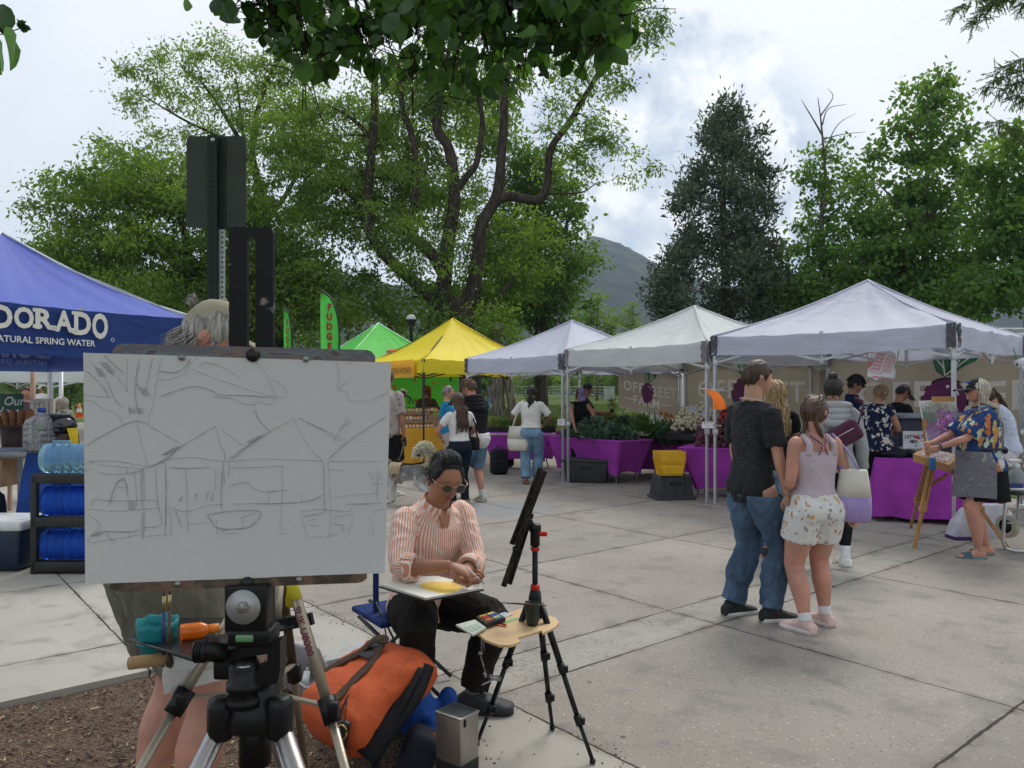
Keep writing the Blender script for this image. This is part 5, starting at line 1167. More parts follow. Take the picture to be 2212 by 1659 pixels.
def strands(s,mb,n,length,a0=150,a1=390,r=.006,wave=.012,wfreq=9,out=.012,side_spread=1.0,start_z=(.2,.95),tip=.25,fwd=0.0,converge=None,drop_y=-.075,jitter=.02):
 H=s.H
 for i in range(n):
  a=R(rnd.uniform(a0,a1));z0=rnd.uniform(*start_z);pts=[];g=.008+rnd.uniform(0,out)
  for q in range(5):
   z=lerp(z0,-.35,q/4);c=math.sqrt(max(0,1-z*z));pts.append(s.hc+s.Rh@s.head_pt(c*math.cos(a),c*math.sin(a),z,g))
  last=pts[-1];ph=rnd.uniform(0,6.3);L=length*rnd.uniform(.8,1.08);m=9
  if converge is not None:
   cv=s.hc+s.Rh@Vector(converge);pts.append(lerp(last,cv,.75)+Vector((rnd.gauss(0,.01),rnd.gauss(0,.01),0)));last=cv+Vector((rnd.gauss(0,.014),rnd.gauss(0,.012),rnd.gauss(0,.01)));pts.append(last)
  tgt=s.tp(0,drop_y,.74)
  for q in range(1,m+1):
   t=q/m;p=last+Vector((0,0,-L*t));w=wave*t**.6
   p+=Vector((math.sin(ph+t*wfreq)*w+(last.x-s.hc.x)*side_spread*.25*t+rnd.gauss(0,jitter*.2),math.cos(ph*1.7+t*wfreq)*w*.6,0))
   zf=(p.z-s.pel.z)/H+.53
   if zf<.86:
    aa,bb,cc=s.prof_at(min(.80,max(.53,zf)));lim=s.tp(0,cc-bb-.012-.006*(i%3),min(.80,max(.55,zf)))
    if fwd==0:p.y=min(p.y,lim.y)if p.y<s.hc.y+.02 else p.y
    else:p.y=max(p.y,s.tp(0,cc+bb+.010,min(.80,max(.55,zf))).y)
   pts.append(p)
  k=len(pts);mb.tube(pts,[r*lerp(1,tip,(j/(k-1))**2)*(.6 if j==0 else 1)for j in range(k)],5)
SK={}
def skins():
 SK.update(fair=skin('skin_fair',(.50,.285,.20)),tan=skin('skin_tan',(.40,.215,.135)),warm=skin('skin_warm',(.36,.175,.105)),brown=skin('skin_brown',(.26,.13,.075)),pink=skin('skin_pink',(.50,.255,.185)))
LIPS={}
def person(label,loc,face,body,skin_='fair',shirt=None,pants=None,skirt=None,shoes=None,hair=None,cap=None,glasses=None,vox=.010,extra=None,group=None,z=0.0,eyes=False,fingers=True,tag_group=True):
 """face: compass of the chest, clockwise from straight away from the camera"""
 b=body;H=b.H;sk=SK[skin_]
 root=thing('person',label,'person',(loc[0],loc[1],z),R(-face),group)
 lipm=M('lip_'+skin_,{'fair':(.42,.17,.14),'tan':(.30,.11,.085),'warm':(.24,.085,.07),'brown':(.17,.07,.05),'pink':(.40,.15,.13)}[skin_],.45,bump=0)
 mb=MB();b.torso(mb,.465,.85);b.glutes(mb)
 for k in(1,-1):
  b.limb(mb,b.leg_path(k),0,1,n=18);b.limb(mb,b.arm_path(k),0,1,n=16);b.foot(mb,k)
  mb.ball(b.sh[k]+Vector((-.004*k*H,0,-.004*H)),.033*H*b.lk*(1 if b.sex=='m' else .88),seg=12,rg=8)
 me=remesh(mb,vox,3);mb=MB();mesh_to_mb(me,mb)
 hp={}
 for k in(1,-1):hp[k]=b.hand_geo(mb,k)
 b.head(mb)
 o=mb.build('body',[sk,lipm],root,False)
 if eyes:
  for k in(1,-1):
   e=b.hl(k*.36,.9,.045,-.0035);mb=MB();mb.ball(e,.0085*H*.9,.006*H,.0042*H,10,7,b.Rh);mb.build('eye',M('eye_white',(.55,.52,.48),.3,bump=0),root,False)
   mb=MB();mb.ball(e+b.Rh@Vector((0,.0045*H,0)),.0034*H,.002*H,.0036*H,8,6,b.Rh);mb.build('iris',M('iris_brown',(.03,.018,.01),.2,bump=0),root,False)
 def pattern(me,mat):
  n=len(me.vertices);co=np.empty(n*3,np.float32);me.vertices.foreach_get('co',co);co=co.reshape(-1,3);val=np.zeros(n,np.float32);best=np.full(n,9.,np.float32)
  segs=[(b.tp(0,0,.45),b.tp(0,0,.80),.16,(1,0,0))]
  for k in(1,-1):segs+=[(b.sh[k]+(b.elb[k]-b.sh[k])*.12,b.elb[k],.075,(0,1,.2)),(b.elb[k],b.wr[k],.075,(0,1,.2))]
  for a,c,r,ref in segs:
   a=np.array(a);c=np.array(c);ax=c-a;L=np.linalg.norm(ax);ax/=L;t=np.clip((co-a)@ax,0,L);q=co-a-t[:,None]*ax;dist=np.linalg.norm(q,axis=1)/r
   u=np.array(ref,float);u-=ax*(u@ax);u/=np.linalg.norm(u);w=np.cross(ax,u);ang=np.arctan2(q@w,q@u);m_=dist<best;best[m_]=dist[m_];val[m_]=(ang*r)[m_]
  at=me.attributes.new('pc','FLOAT','POINT');at.data.foreach_set('value',val)
 if shirt:
  S=dict(sleeve=.28,hem=.50,ease=.010,sease=.010,flare=0.0,fold=.006,top=.842,fs=9,name='shirt',tank=False,sflare=.006);S.update(shirt);S['ease']*=.62;S['sease']*=.5;S['sflare']*=.6;S['fold']*=.75;S['fs']*=1.8
  mb=MB();cut=S['hem']<.56 and not S['tank'];low=S['hem']-(.03 if cut else 0)
  if S['tank']:
   b.torso(mb,S['hem'],.765,S['ease'],S['flare'])
   for k in(1,-1):
    w=S.get('strapw',.045);st=[b.tp(k*w*1.15,-.062 if b.sex=='m' else-.052,.755),b.tp(k*w*1.1,-.052,.80),b.tp(k*w*1.05,-.008,.832),b.tp(k*w*1.05,.034,.805),b.tp(k*w*1.15,.055,.755)]
    mb.tube(st,[.014*H]*5,8,flat=1)
  else:
   b.torso(mb,low,S['top'],S['ease'],S['flare'])
   for k in(1,-1):
    mb.ball(b.sh[k]+Vector((-.006*k*H,0,-.006*H)),(.034*b.lk+S['sease']*.8)*H*(1 if b.sex=='m' else .9),seg=12,rg=8)
    if S['sleeve']>0:b.limb(mb,b.arm_path(k),0,S['sleeve'],S['sease'],S['sflare'])
  if S['hem']<.52:b.glutes(mb,.0045)
  for e in S.get('more',()):e(mb)
  me=remesh(mb,vox*.95,3,S['fold'],S['fs'],seed=loc[0]*7,stretch=(1,1,.8))
  if cut:
   bm=bmesh.new();bm.from_mesh(me);bmesh.ops.bisect_plane(bm,geom=bm.verts[:]+bm.edges[:]+bm.faces[:],plane_co=b.pel+Vector((0,0,(S['hem']-.53)*H)),plane_no=(.04,.05,-1),clear_outer=True);bm.to_mesh(me);bm.free()
  me.materials.append(S['mat']);pattern(me,S['mat']);so=link(S['name'],me,root,False)
  if S.get('collar'):
   mb=MB();nb=b.tp(0,-.004,.838);Rm=b.R_at(.83)
   if S['collar']=='tee':mb.tube([nb+Rm@Vector((.047*H*math.cos(q),.044*H*math.sin(q),-.004*H-.012*H*max(0,math.sin(q))))for q in[2*math.pi*i/20 for i in range(21)]],.0065*H,8)
   if S['collar']=='shirt':
    for k in(1,-1):
     def cf(u,v):
      a_=R(-90+k*lerp(0,168,u));r_=.0415+.014*v+.006*u*v;return nb+Rm@Vector((r_*H*math.cos(a_),(r_+.004)*H*math.sin(a_),(.022-.034*v-.030*u**2*(.4+v))*H))
     mb.grid(cf,14,4)
   if S['collar']=='hood':
    for q in range(4):
     pts=[b.tp(.075*math.cos(a_)*(1-.08*q),-.012+.055*math.sin(a_)*(1+.12*q)-.02*(q/3),.842-.018*q-.022*max(0,-math.sin(a_))*q*.6)for a_ in[R(-200+220*i/16)for i in range(17)]];mb.tube(pts,[.017*H+.010*H*max(0,-math.sin(R(-200+220*i/16)))for i in range(17)],9)
   o=mb.build('collar' if S['collar']!='hood' else 'hood',S['mat'],so,False)
   if S['collar']=='shirt':
    a=o.data.attributes.new('pc','FLOAT','POINT');a.data.foreach_set('value',[v.co.x*.7+v.co.z*.3 for v in o.data.vertices])
 if pants:
  S=dict(leg=1.0,ease=.008,flare=0.0,fold=.005,top=.605,name='trousers',fs=8,wid=None,f0=0);S.update(pants);S['ease']*=.75;S['fold']*=.7;S['fs']*=2.0
  mb=MB();b.torso(mb,.465,S['top'],.004+S.get('wease',.003));b.glutes(mb,.001)
  for k in(1,-1):b.limb(mb,b.leg_path(k),0,S['leg'],S['ease'],S['flare'],n=20,wid=S['wid'])
  me=remesh(mb,vox*.95,3,S['fold'],S['fs'],seed=loc[1]*5,stretch=(1,1,.55))
  if shirt and not shirt.get('tank')and shirt.get('hem',.5)<.56 and abs(b.pel.z/H-.53)<.02:
   bm=bmesh.new();bm.from_mesh(me);bmesh.ops.bisect_plane(bm,geom=bm.verts[:]+bm.edges[:]+bm.faces[:],plane_co=b.pel+Vector((0,0,(shirt.get('hem',.5)+shirt.get('ov',.03)-.53)*H)),plane_no=(0,0,1),clear_outer=True);bm.to_mesh(me);bm.free()
  me.materials.append(S['mat']);pattern(me,S['mat']);link(S['name'],me,root,False)
 if skirt:
  S=dict(top=.615,hem=.33,flare=.05,fold=.012);S.update(skirt);mb=MB();rings=[]
  for i in range(13):
   t=i/12;z=lerp(S['top'],S['hem'],t);a,bb,c=b.prof_at(max(.505,z));rings.append(b.ring(z,a+.010+S['flare']*t**1.2*.5,bb+.012+S['flare']*t**1.2*.6,c,30))
  mb.loft(rings);me=remesh(mb,vox,2,S['fold']*.5,8,stretch=(1.4,1.4,.25));me.materials.append(S['mat']);link('skirt',me,root,False)
 if shoes:
  S=dict(kind='sneaker',col=(.7,.7,.7),sole=(.75,.73,.7),sock=None);S.update(shoes);um=M('shoe_%s'%(str(S['col'])),S['col'],.7);sm_=M('sole_%s'%(str(S['sole'])),S['sole'],.7)
  for k in(1,-1):
   a,Rm=b.foot_frame(k)
   def outline(z,gw,gl=1.0):
    pts=[]
    for y,w in((-.039,.010),(-.034,.019),(-.018,.0235),(.01,.0235),(.04,.0245),(.07,.029),(.092,.028),(.108,.021),(.116,.009)):pts.append((y*gl,w+gw))
    L=[(w,y)for y,w in pts]+[(-w,y)for y,w in reversed(pts)];return[a+Rm@Vector((x*H,y*H,z))for x,y in L]
   z0=-.047*H
   if S['kind']in('sneaker','clog','boot'):
    mb=MB();b.foot(mb,k,.010 if S['kind']!='clog' else .016)
    if S['kind']=='boot':mb.tube([a+Rm@Vector((0,0,-.01*H)),a+Vector((0,0,.05*H))],[.030*H,.028*H],12)
    else:mb.tube([a+Rm@Vector((0,-.006*H,-.02*H)),a+Rm@Vector((0,-.008*H,.008*H))],[.027*H,.0255*H],12)
    me=remesh(mb,min(vox,.007),2);me.materials.append(um);so=link('shoe',me,root,False)
    mb=MB();mb.loft([outline(z0-.003,.0065,1.05),outline(z0+.020,.0075,1.05),outline(z0+.027,.0065,1.045)]);mb.build('sole',sm_,so,False)
    if S['kind']=='sneaker':
     mb=MB()
     for q in range(4):y=.028+.013*q;zz=z0+(.050-.007*q)*H+.010;mb.tube([a+Rm@Vector((-.014*H,y*H,zz-.004)),a+Rm@Vector((0,y*H+.004,zz+.003)),a+Rm@Vector((.014*H,y*H,zz-.004))],.0028,5)
     mb.build('laces',sm_,so,False)
   else:
    mb=MB();mb.loft([outline(z0-.004,.000),outline(z0+.008,.002),outline(z0+.014,.001)]);so=mb.build('shoe',sm_,root,False);mb=MB()
    for y0,y1,hh in(((.045,.085,.030),)if S['kind']=='slide' else((.062,.075,.027),(.02,.032,.048))):
     def sf(u,v):q=math.pi*u;y=lerp(y0,y1,v);h2=hh-(y-y0)*.25;return a+Rm@Vector((.030*H*math.cos(q),y*H,z0+.006+(h2*H+.006)*math.sin(q)**.7))
     mb.grid(sf,12,3)
    if S['kind']=='sandal':mb.tube([a+Rm@Vector((.024*H*math.cos(q),-.012*H-.030*H*math.sin(q),-.012*H))for q in[math.pi*i/10 for i in range(11)]],.005,6)
    mb.build('strap',um,so,False)
   if S['sock']:
    mb=MB();lp=b.leg_path(k);b.limb(mb,lp,S.get('sock_top',.90),1.0,.0022,n=6);mb.build('sock',M('sock_%s'%str(S['sock']),S['sock'],.9),root,False)
 if hair:
  S=dict(style='short',mat=None);S.update(hair);mb=MB();st=S['style'];hm=S['mat']
  if st=='short':hair_shell(b,mb,S.get('line',short_line),S.get('grow',.009),.004,ridge=.003)
  if st=='short':
   for _ in range(S.get('n',150)):
    a_=rnd.uniform(0,360);z_=rnd.uniform(max(-.4,short_line(a_)),1);c_=math.sqrt(max(0,1-z_*z_));p0=b.hc+b.Rh@b.head_pt(c_*math.cos(R(a_)),c_*math.sin(R(a_)),z_,.004);p1=b.hc+b.Rh@b.head_pt(c_*math.cos(R(a_)),c_*math.sin(R(a_)),max(-.6,z_-.22),.012);mb.tube([p0,lerp(p0,p1,.5)+(p0-b.hc).normalized()*.006,p1],[.003,.004,.001],4)
  if st in('long','ponytail','bun','braids','loose'):
   hair_shell(b,mb,S.get('line',long_line),S.get('grow',.010),.004,ridge=.004)
   if st=='long':strands(b,mb,S.get('n',110),S.get('length',.4),S.get('a0',165),S.get('a1',375),wave=S.get('wave',.012),wfreq=S.get('wfreq',9),r=S.get('r',.007),out=S.get('out',.012))
   if st=='ponytail':
    c=Vector(S.get('at',(0,-.075*H,-.02*H)));pr=b.hc+b.Rh@c;mb.ball(pr,.022,.022,.02,10,7)
    for i in range(S.get('n',60)):
     ph=rnd.uniform(0,6.3);pts=[pr];L=S.get('length',.35)*rnd.uniform(.8,1.05);sp=rnd.uniform(0,S.get('spread',.035))
     for q in range(1,9):
      t=q/8;p=pr+Vector((math.cos(ph)*sp*math.sin(math.pi*min(1,t*1.1)*.8)+S.get('dx',0)*t,-.02*math.sin(t*3)-abs(math.sin(ph))*sp*.8*math.sin(math.pi*t*.8)+S.get('dy',0)*t,-L*t+.02*math.sin(t*3)));p+=Vector((math.sin(ph+t*S.get('wfreq',7)),math.cos(ph+t*7),0))*S.get('wave',.006);pts.append(p)
     mb.tube(pts,[.008,.008,.008,.008,.0075,.007,.006,.004,.002],5)
   if st=='bun':
    c=Vector(S.get('at',(0,-.045*H,.055*H)))
    for i in range(26):
     ax=Vector((rnd.gauss(0,1),rnd.gauss(0,1),rnd.gauss(0,1))).normalized();u=ax.orthogonal().normalized();w=ax.cross(u);rr=S.get('br',.034)*rnd.uniform(.7,1.05)
     pts=[b.hc+b.Rh@c+(u*math.cos(q)+w*math.sin(q))*rr for q in[R(360*i_/9)for i_ in range(8)]];mb.tube(pts,.0085,5)
    for i in range(14):a_=rnd.uniform(180,360);p0=b.hl(math.cos(R(a_)),math.sin(R(a_)),-.55,.004);mb.tube([p0,p0+Vector((rnd.gauss(0,.008),-.012,-.025)),p0+Vector((rnd.gauss(0,.015),-.014,-.05))],[.002,.002,.0008],4)
   if st=='braids':
    for k in(1,-1):
     top=[b.hl(k*.25,.35,.9,.012),b.hl(k*.45,-.1,.80,.012),b.hl(k*.65,-.45,.45,.012),b.hl(k*.6,-.75,-.05,.012),b.hl(k*.55,-.75,-.5,.014)]
     e=top[-1];tail=[e+Vector((k*.012,-.012,-.05)),e+Vector((k*.035,-.01,-.10)),e+Vector((k*.055,.012,-.15))];path=curve_pts(top+tail,6)
     for q in range(3):
      pts=[]
      for i,p in enumerate(path):
       ph=i*.95+q*2.094;tn=(path[min(i+1,len(path)-1)]-path[max(0,i-1)]).normalized();u=tn.orthogonal().normalized();w=tn.cross(u);pts.append(p+u*math.cos(ph)*.011+w*math.sin(ph)*.008)
      mb.tube(pts,[.0105*(1 if i<len(pts)*.8 else lerp(1,.35,(i-len(pts)*.8)/(len(pts)*.2)))for i in range(len(pts))],6)
    for i in range(40):a_=rnd.uniform(0,360);z_=rnd.uniform(-.6,.9);c_=math.sqrt(1-z_*z_)
  if st=='curly':
   hair_shell(b,mb,S.get('line',short_line),.014,.006,ridge=.006)
   for i in range(S.get('n',170)):
    a_=rnd.uniform(0,360);z_=rnd.uniform(max(-.45,S.get('line',short_line)(a_)),1);c_=math.sqrt(max(0,1-z_*z_));p0=b.hc+b.Rh@b.head_pt(c_*math.cos(R(a_)),c_*math.sin(R(a_)),z_,.010);nn=(p0-b.hc).normalized();u=nn.orthogonal().normalized();w=nn.cross(u);ph=rnd.uniform(0,6)
    mb.tube([p0+nn*(.006+.004*q)+(u*math.cos(ph+q*1.1)+w*math.sin(ph+q*1.1))*.013 for q in range(7)],[.0055,.006,.006,.006,.005,.004,.002],5)
   if S.get('length'):strands(b,mb,S.get('nl',100),S['length'],150,390,r=.008,wave=.03,wfreq=22,out=.03)
  if st=='long_side':pass
  o=mb.build('hair',hm,root,False)
 if cap:
  S=dict(col=(.03,.03,.035),bill=None,style='cap',yaw=0,tilt=0,logo=None);S.update(cap);cm=M('cap_%s'%str(S['col']),S['col'],.85,.12,bump=.3,bs=300);bm_=M('cap_%s'%str(S['bill']or S['col']),S['bill']or S['col'],.85,.12,bump=.3,bs=300)
  mb=MB();Rm=b.Rh@rot_x(R(S['tilt']))@rot_z(R(S['yaw']));hx,hy,hz=b.hs;nu,nv=32,10;vs=[]
  for j in range(nv+1):
   z=lerp(.20,1.0,j/nv);c=math.sqrt(max(0,1-z*z*.97))if z<1 else .02
   for i in range(nu):
    a_=2*math.pi*i/nu;q=1+(.09 if S['style']!='helmet' else .2);seam=1-.012*(abs(math.sin(a_*3))<.12);vs.append(b.hc+Rm@Vector((hx*q*c*math.cos(a_)*seam,hy*q*c*math.sin(a_)*seam,hz*(q+.06)*z*seam)))
  mb.add(vs,[(j*nu+i,j*nu+(i+1)%nu,(j+1)*nu+(i+1)%nu,(j+1)*nu+i)for j in range(nv)for i in range(nu)]+[tuple(nv*nu+i for i in range(nu))])
  if S['style']=='helmet':
   for q in range(5):mb.tube([b.hc+Rm@Vector((lerp(-.7,.7,q/4)*hx*(1.1 if abs(q-2)<2 else .9),hy*1.28*math.cos(t_),hz*1.30*math.sin(t_)*(1-.10*abs(q-2))))for t_ in[R(18+144*i/10)for i in range(11)]],.012,6)
  co=mb.build('cap' if S['style']!='helmet' else 'helmet',cm,root,False)
  mb=MB();L=.068*H if S['style']!='helmet' else .02*H
  def bf(u,v):
   a_=R(lerp(32,148,u));r0=1.09;p=Vector((hx*r0*math.cos(a_),hy*r0*math.sin(a_),hz*.24));e=Vector((math.cos(a_)*hx*.9*(1-.2*v),hy*1.05*math.sin(R(lerp(52,128,u)))+L,hz*.20-.012-.020*abs(math.cos(a_))**2));return b.hc+Rm@lerp(p,e,v)
  mb.grid(bf,16,6);mb.grid(lambda u,v:bf(u,v)-Rm@Vector((0,0,.005)),16,6);mb.tube([bf(i/16,1)-Rm@Vector((0,0,.0025))for i in range(17)],.004,5);mb.build('bill',bm_,co,False)
  mb=MB();mb.ball(b.hc+Rm@Vector((0,0,hz*1.15)),.007,seg=8,rg=5);mb.build('button',bm_,co,False)
  if S['logo']:S['logo'](b,Rm,co)
  if S['style']=='trucker':
   mb=MB()
   for i in range(0):pass
 if glasses:
  S=dict(frame=(.5,.42,.32),lens=(.012,.012,.014),dark=True,r=.0155);S.update(glasses);fm_=M('glasses_%s'%str(S['frame']),S['frame'],.25,.05,bump=0,spec=.6);lm_=M('lens_%s'%str(S['lens']),S['lens'],.06,.0,bump=0,spec=.8)if S['dark']else None
  mb=MB();rr=S['r']*H;yv=b.head_pt(0,1,0).y+.003*H
  front=lambda x,z,dy=0:b.hc+b.Rh@Vector((x,yv+.004-abs(x)*.18+dy,z))
  for k in(1,-1):
   cx_=k*.0205*H;mb.tube([front(cx_+rr*1.08*math.cos(q),.003*H+rr*.92*math.sin(q))for q in[2*math.pi*i/18 for i in range(19)]],.0013*H,6)
   mb.tube([front(k*.0205*H+k*rr*1.05,.008*H),b.hc+b.Rh@Vector((k*b.hs[0]*1.04,yv-.022*H,.010*H)),b.hc+b.Rh@Vector((k*b.hs[0]*1.07,-.004*H,.010*H))],[.0022*H,.002*H,.0016*H],6)
  mb.tube([front(-.0055*H,.008*H),front(0,.0105*H,.003),front(.0055*H,.008*H)],.002*H,6);go=mb.build('glasses',fm_,root,False)
  if S['dark']:
   for k in(1,-1):
    mb=MB();cx_=k*.0205*H;mb.add([front(cx_+rr*1.05*math.cos(q),.003*H+rr*.9*math.sin(q),.0005)for q in[2*math.pi*i/18 for i in range(18)]],[tuple(range(18))],sm=False);mb.build('lens',lm_,go,False)
 if extra:extra(b,root,hp)
 return root,b,hp
def to_world(root,p):return root.matrix_basis@Vector(p)if False else Matrix.LocRotScale(root.location,root.rotation_euler,root.scale)@Vector(p)
def to_local(root,p):return Matrix.LocRotScale(root.location,root.rotation_euler,root.scale).inverted()@Vector(p)
def W2L(loc,face,p):
 a=R(face);d=Vector(p)-Vector((loc[0],loc[1],0));return Vector((d.x*math.cos(a)-d.y*math.sin(a),d.x*math.sin(a)+d.y*math.cos(a),d.z))
def stripe_mat():
 m,t,b,oc,out=sh('striped_linen')
 a=N(t,'ShaderNodeAttribute');a.attribute_name='pc';w=mmath(t,'ADD',a.outputs['Fac'],mmath(t,'MULTIPLY',mmath(t,'SUBTRACT',mnoise(t,oc,14,3),.5),.008))
 s=mmath(t,'SINE',mmath(t,'MULTIPLY',w,2*math.pi/.0170));f=mstep(t,s,-.25,.05)
 c=mmix(t,f,(.76,.69,.63),(.68,.30,.20));n=mnoise(t,oc,5,4);c=mmix(t,mmath(t,'MULTIPLY',mstep(t,n,.45,.7),.22),c,(.45,.30,.24))
 ln(t,c,b.inputs['Base Color']);b.inputs['Roughness'].default_value=.85;b.inputs['Specular IOR Level'].default_value=.15
 mbump(t,b,mmath(t,'ADD',mnoise(t,oc,22,4,.5),mmath(t,'MULTIPLY',mnoise(t,oc,400,2),.3)),.4,.008);return m
def print_mat(name,base,cols,scale=16,stretch=(1,1,.55),cover=.55,edge=.06,dist=.35):
 m,t,b,oc,out=sh(name)
 mp=N(t,'ShaderNodeMapping');mp.inputs['Scale'].default_value=stretch;ln(t,oc,mp.inputs[0]);nz=N(t,'ShaderNodeTexNoise',inp={'Scale':scale*.8,'Detail':2.0});ln(t,oc,nz.inputs[0])
 av=N(t,'ShaderNodeVectorMath',operation='MULTIPLY_ADD');ln(t,nz.outputs['Color'],av.inputs[0]);av.inputs[1].default_value=(dist/scale*3,)*3;ln(t,mp.outputs[0],av.inputs[2])
 v=N(t,'ShaderNodeTexVoronoi',inp={'Scale':float(scale)});ln(t,av.outputs[0],v.inputs['Vector']);sp=N(t,'ShaderNodeSeparateColor');ln(t,v.outputs['Color'],sp.inputs[0])
 r=N(t,'ShaderNodeValToRGB');r.color_ramp.interpolation='CONSTANT';e=r.color_ramp.elements
 while len(e)<len(cols):e.new(.5)
 for i,(q,c)in enumerate(zip(e,cols)):q.position=i/len(cols);q.color=(*c,1)
 ln(t,sp.outputs[0],r.inputs[0]);th=mmath(t,'ADD',mmath(t,'MULTIPLY',sp.outputs[1],.2),cover-.1)
 f=mstep(t,mmath(t,'SUBTRACT',v.outputs['Distance'],th),edge,-edge);c=mmix(t,f,base,r.outputs[0]);n=mnoise(t,oc,6,3);c=mmix(t,mmath(t,'MULTIPLY',n,.2),c,sc(base,.6))
 ln(t,c,b.inputs['Base Color']);b.inputs['Roughness'].default_value=.85;b.inputs['Specular IOR Level'].default_value=.15;mbump(t,b,mnoise(t,oc,300,2),.2,.001);return m
def denim(name,col,fade=1.7):
 m,t,b,oc,out=sh(name);n=mnoise(t,oc,5,5,.4,sc3=(1,1,.5));n2=mnoise(t,oc,160,2,sc3=(3,3,.4));c=mmix(t,mstep(t,n,.35,.72),sc(col,.65),sc(col,fade));c=mmix(t,mmath(t,'MULTIPLY',n2,.35),c,sc(col,1.6))
 ln(t,c,b.inputs['Base Color']);b.inputs['Roughness'].default_value=.9;b.inputs['Specular IOR Level'].default_value=.1;mbump(t,b,mmath(t,'ADD',mnoise(t,oc,26,4,.4),mmath(t,'MULTIPLY',n2,.3)),.5,.008);return m
def tote_bag(label,root,b,k,top_z,w,h,mats,strap_mat,off=(.0,0,0),rz=0.0,yoff=-.03,outx=.05):
 H=b.H;s=b.tp(k*.082,-.004,.833);W=lambda p:to_world(root,p)
 c=Vector((k*(.145*H+outx),yoff,top_z));o=thing('tote_bag',label,'bag',W(c),root.rotation_euler.z+rz)
 mb=MB();n=20
 def ring(t,sx,sy):return[Vector((.5*sx*math.copysign(abs(math.cos(q))**.6,math.cos(q)),.5*sy*math.copysign(abs(math.sin(q))**.6,math.sin(q)),-t))+Vector((0,.01*math.sin(q*3+t*9),0))for q in[2*math.pi*i/n for i in range(n)]]
 z1=h*.52
 mb.loft([ring(0,.05,w*.86),ring(.02,.07,w*.9),ring(z1*.5,.10,w*.96),ring(z1,.12,w)]);mb.build('bag_body',mats[0],o,False)
 mb=MB();mb.loft([ring(z1,.123,w*1.005),ring(h*.75,.14,w),ring(h*.93,.13,w*.93),ring(h,.09,w*.8)]);mb.build('bag_bottom',mats[1],o,False)
 inv=lambda p:to_local(o,W(p))
 for yy in(-.3,.3):
  q=inv(s+Vector((0,yy*.03,.012)));mb=MB();mb.tube([Vector((-.02,yy*w,-.06)),lerp(Vector((-.02,yy*w,0)),q,.5)+Vector((.02*k,0,0)),q+Vector((.012*k,0,0)),q+Vector((-.02*k,0,-.0)),lerp(q,Vector((.02,yy*w,0)),.5)+Vector((.03*k,0,0)),Vector((.02,yy*w,-.06))],.014,8,flat=.4);mb.build('strap',strap_mat,o,False)
 return o
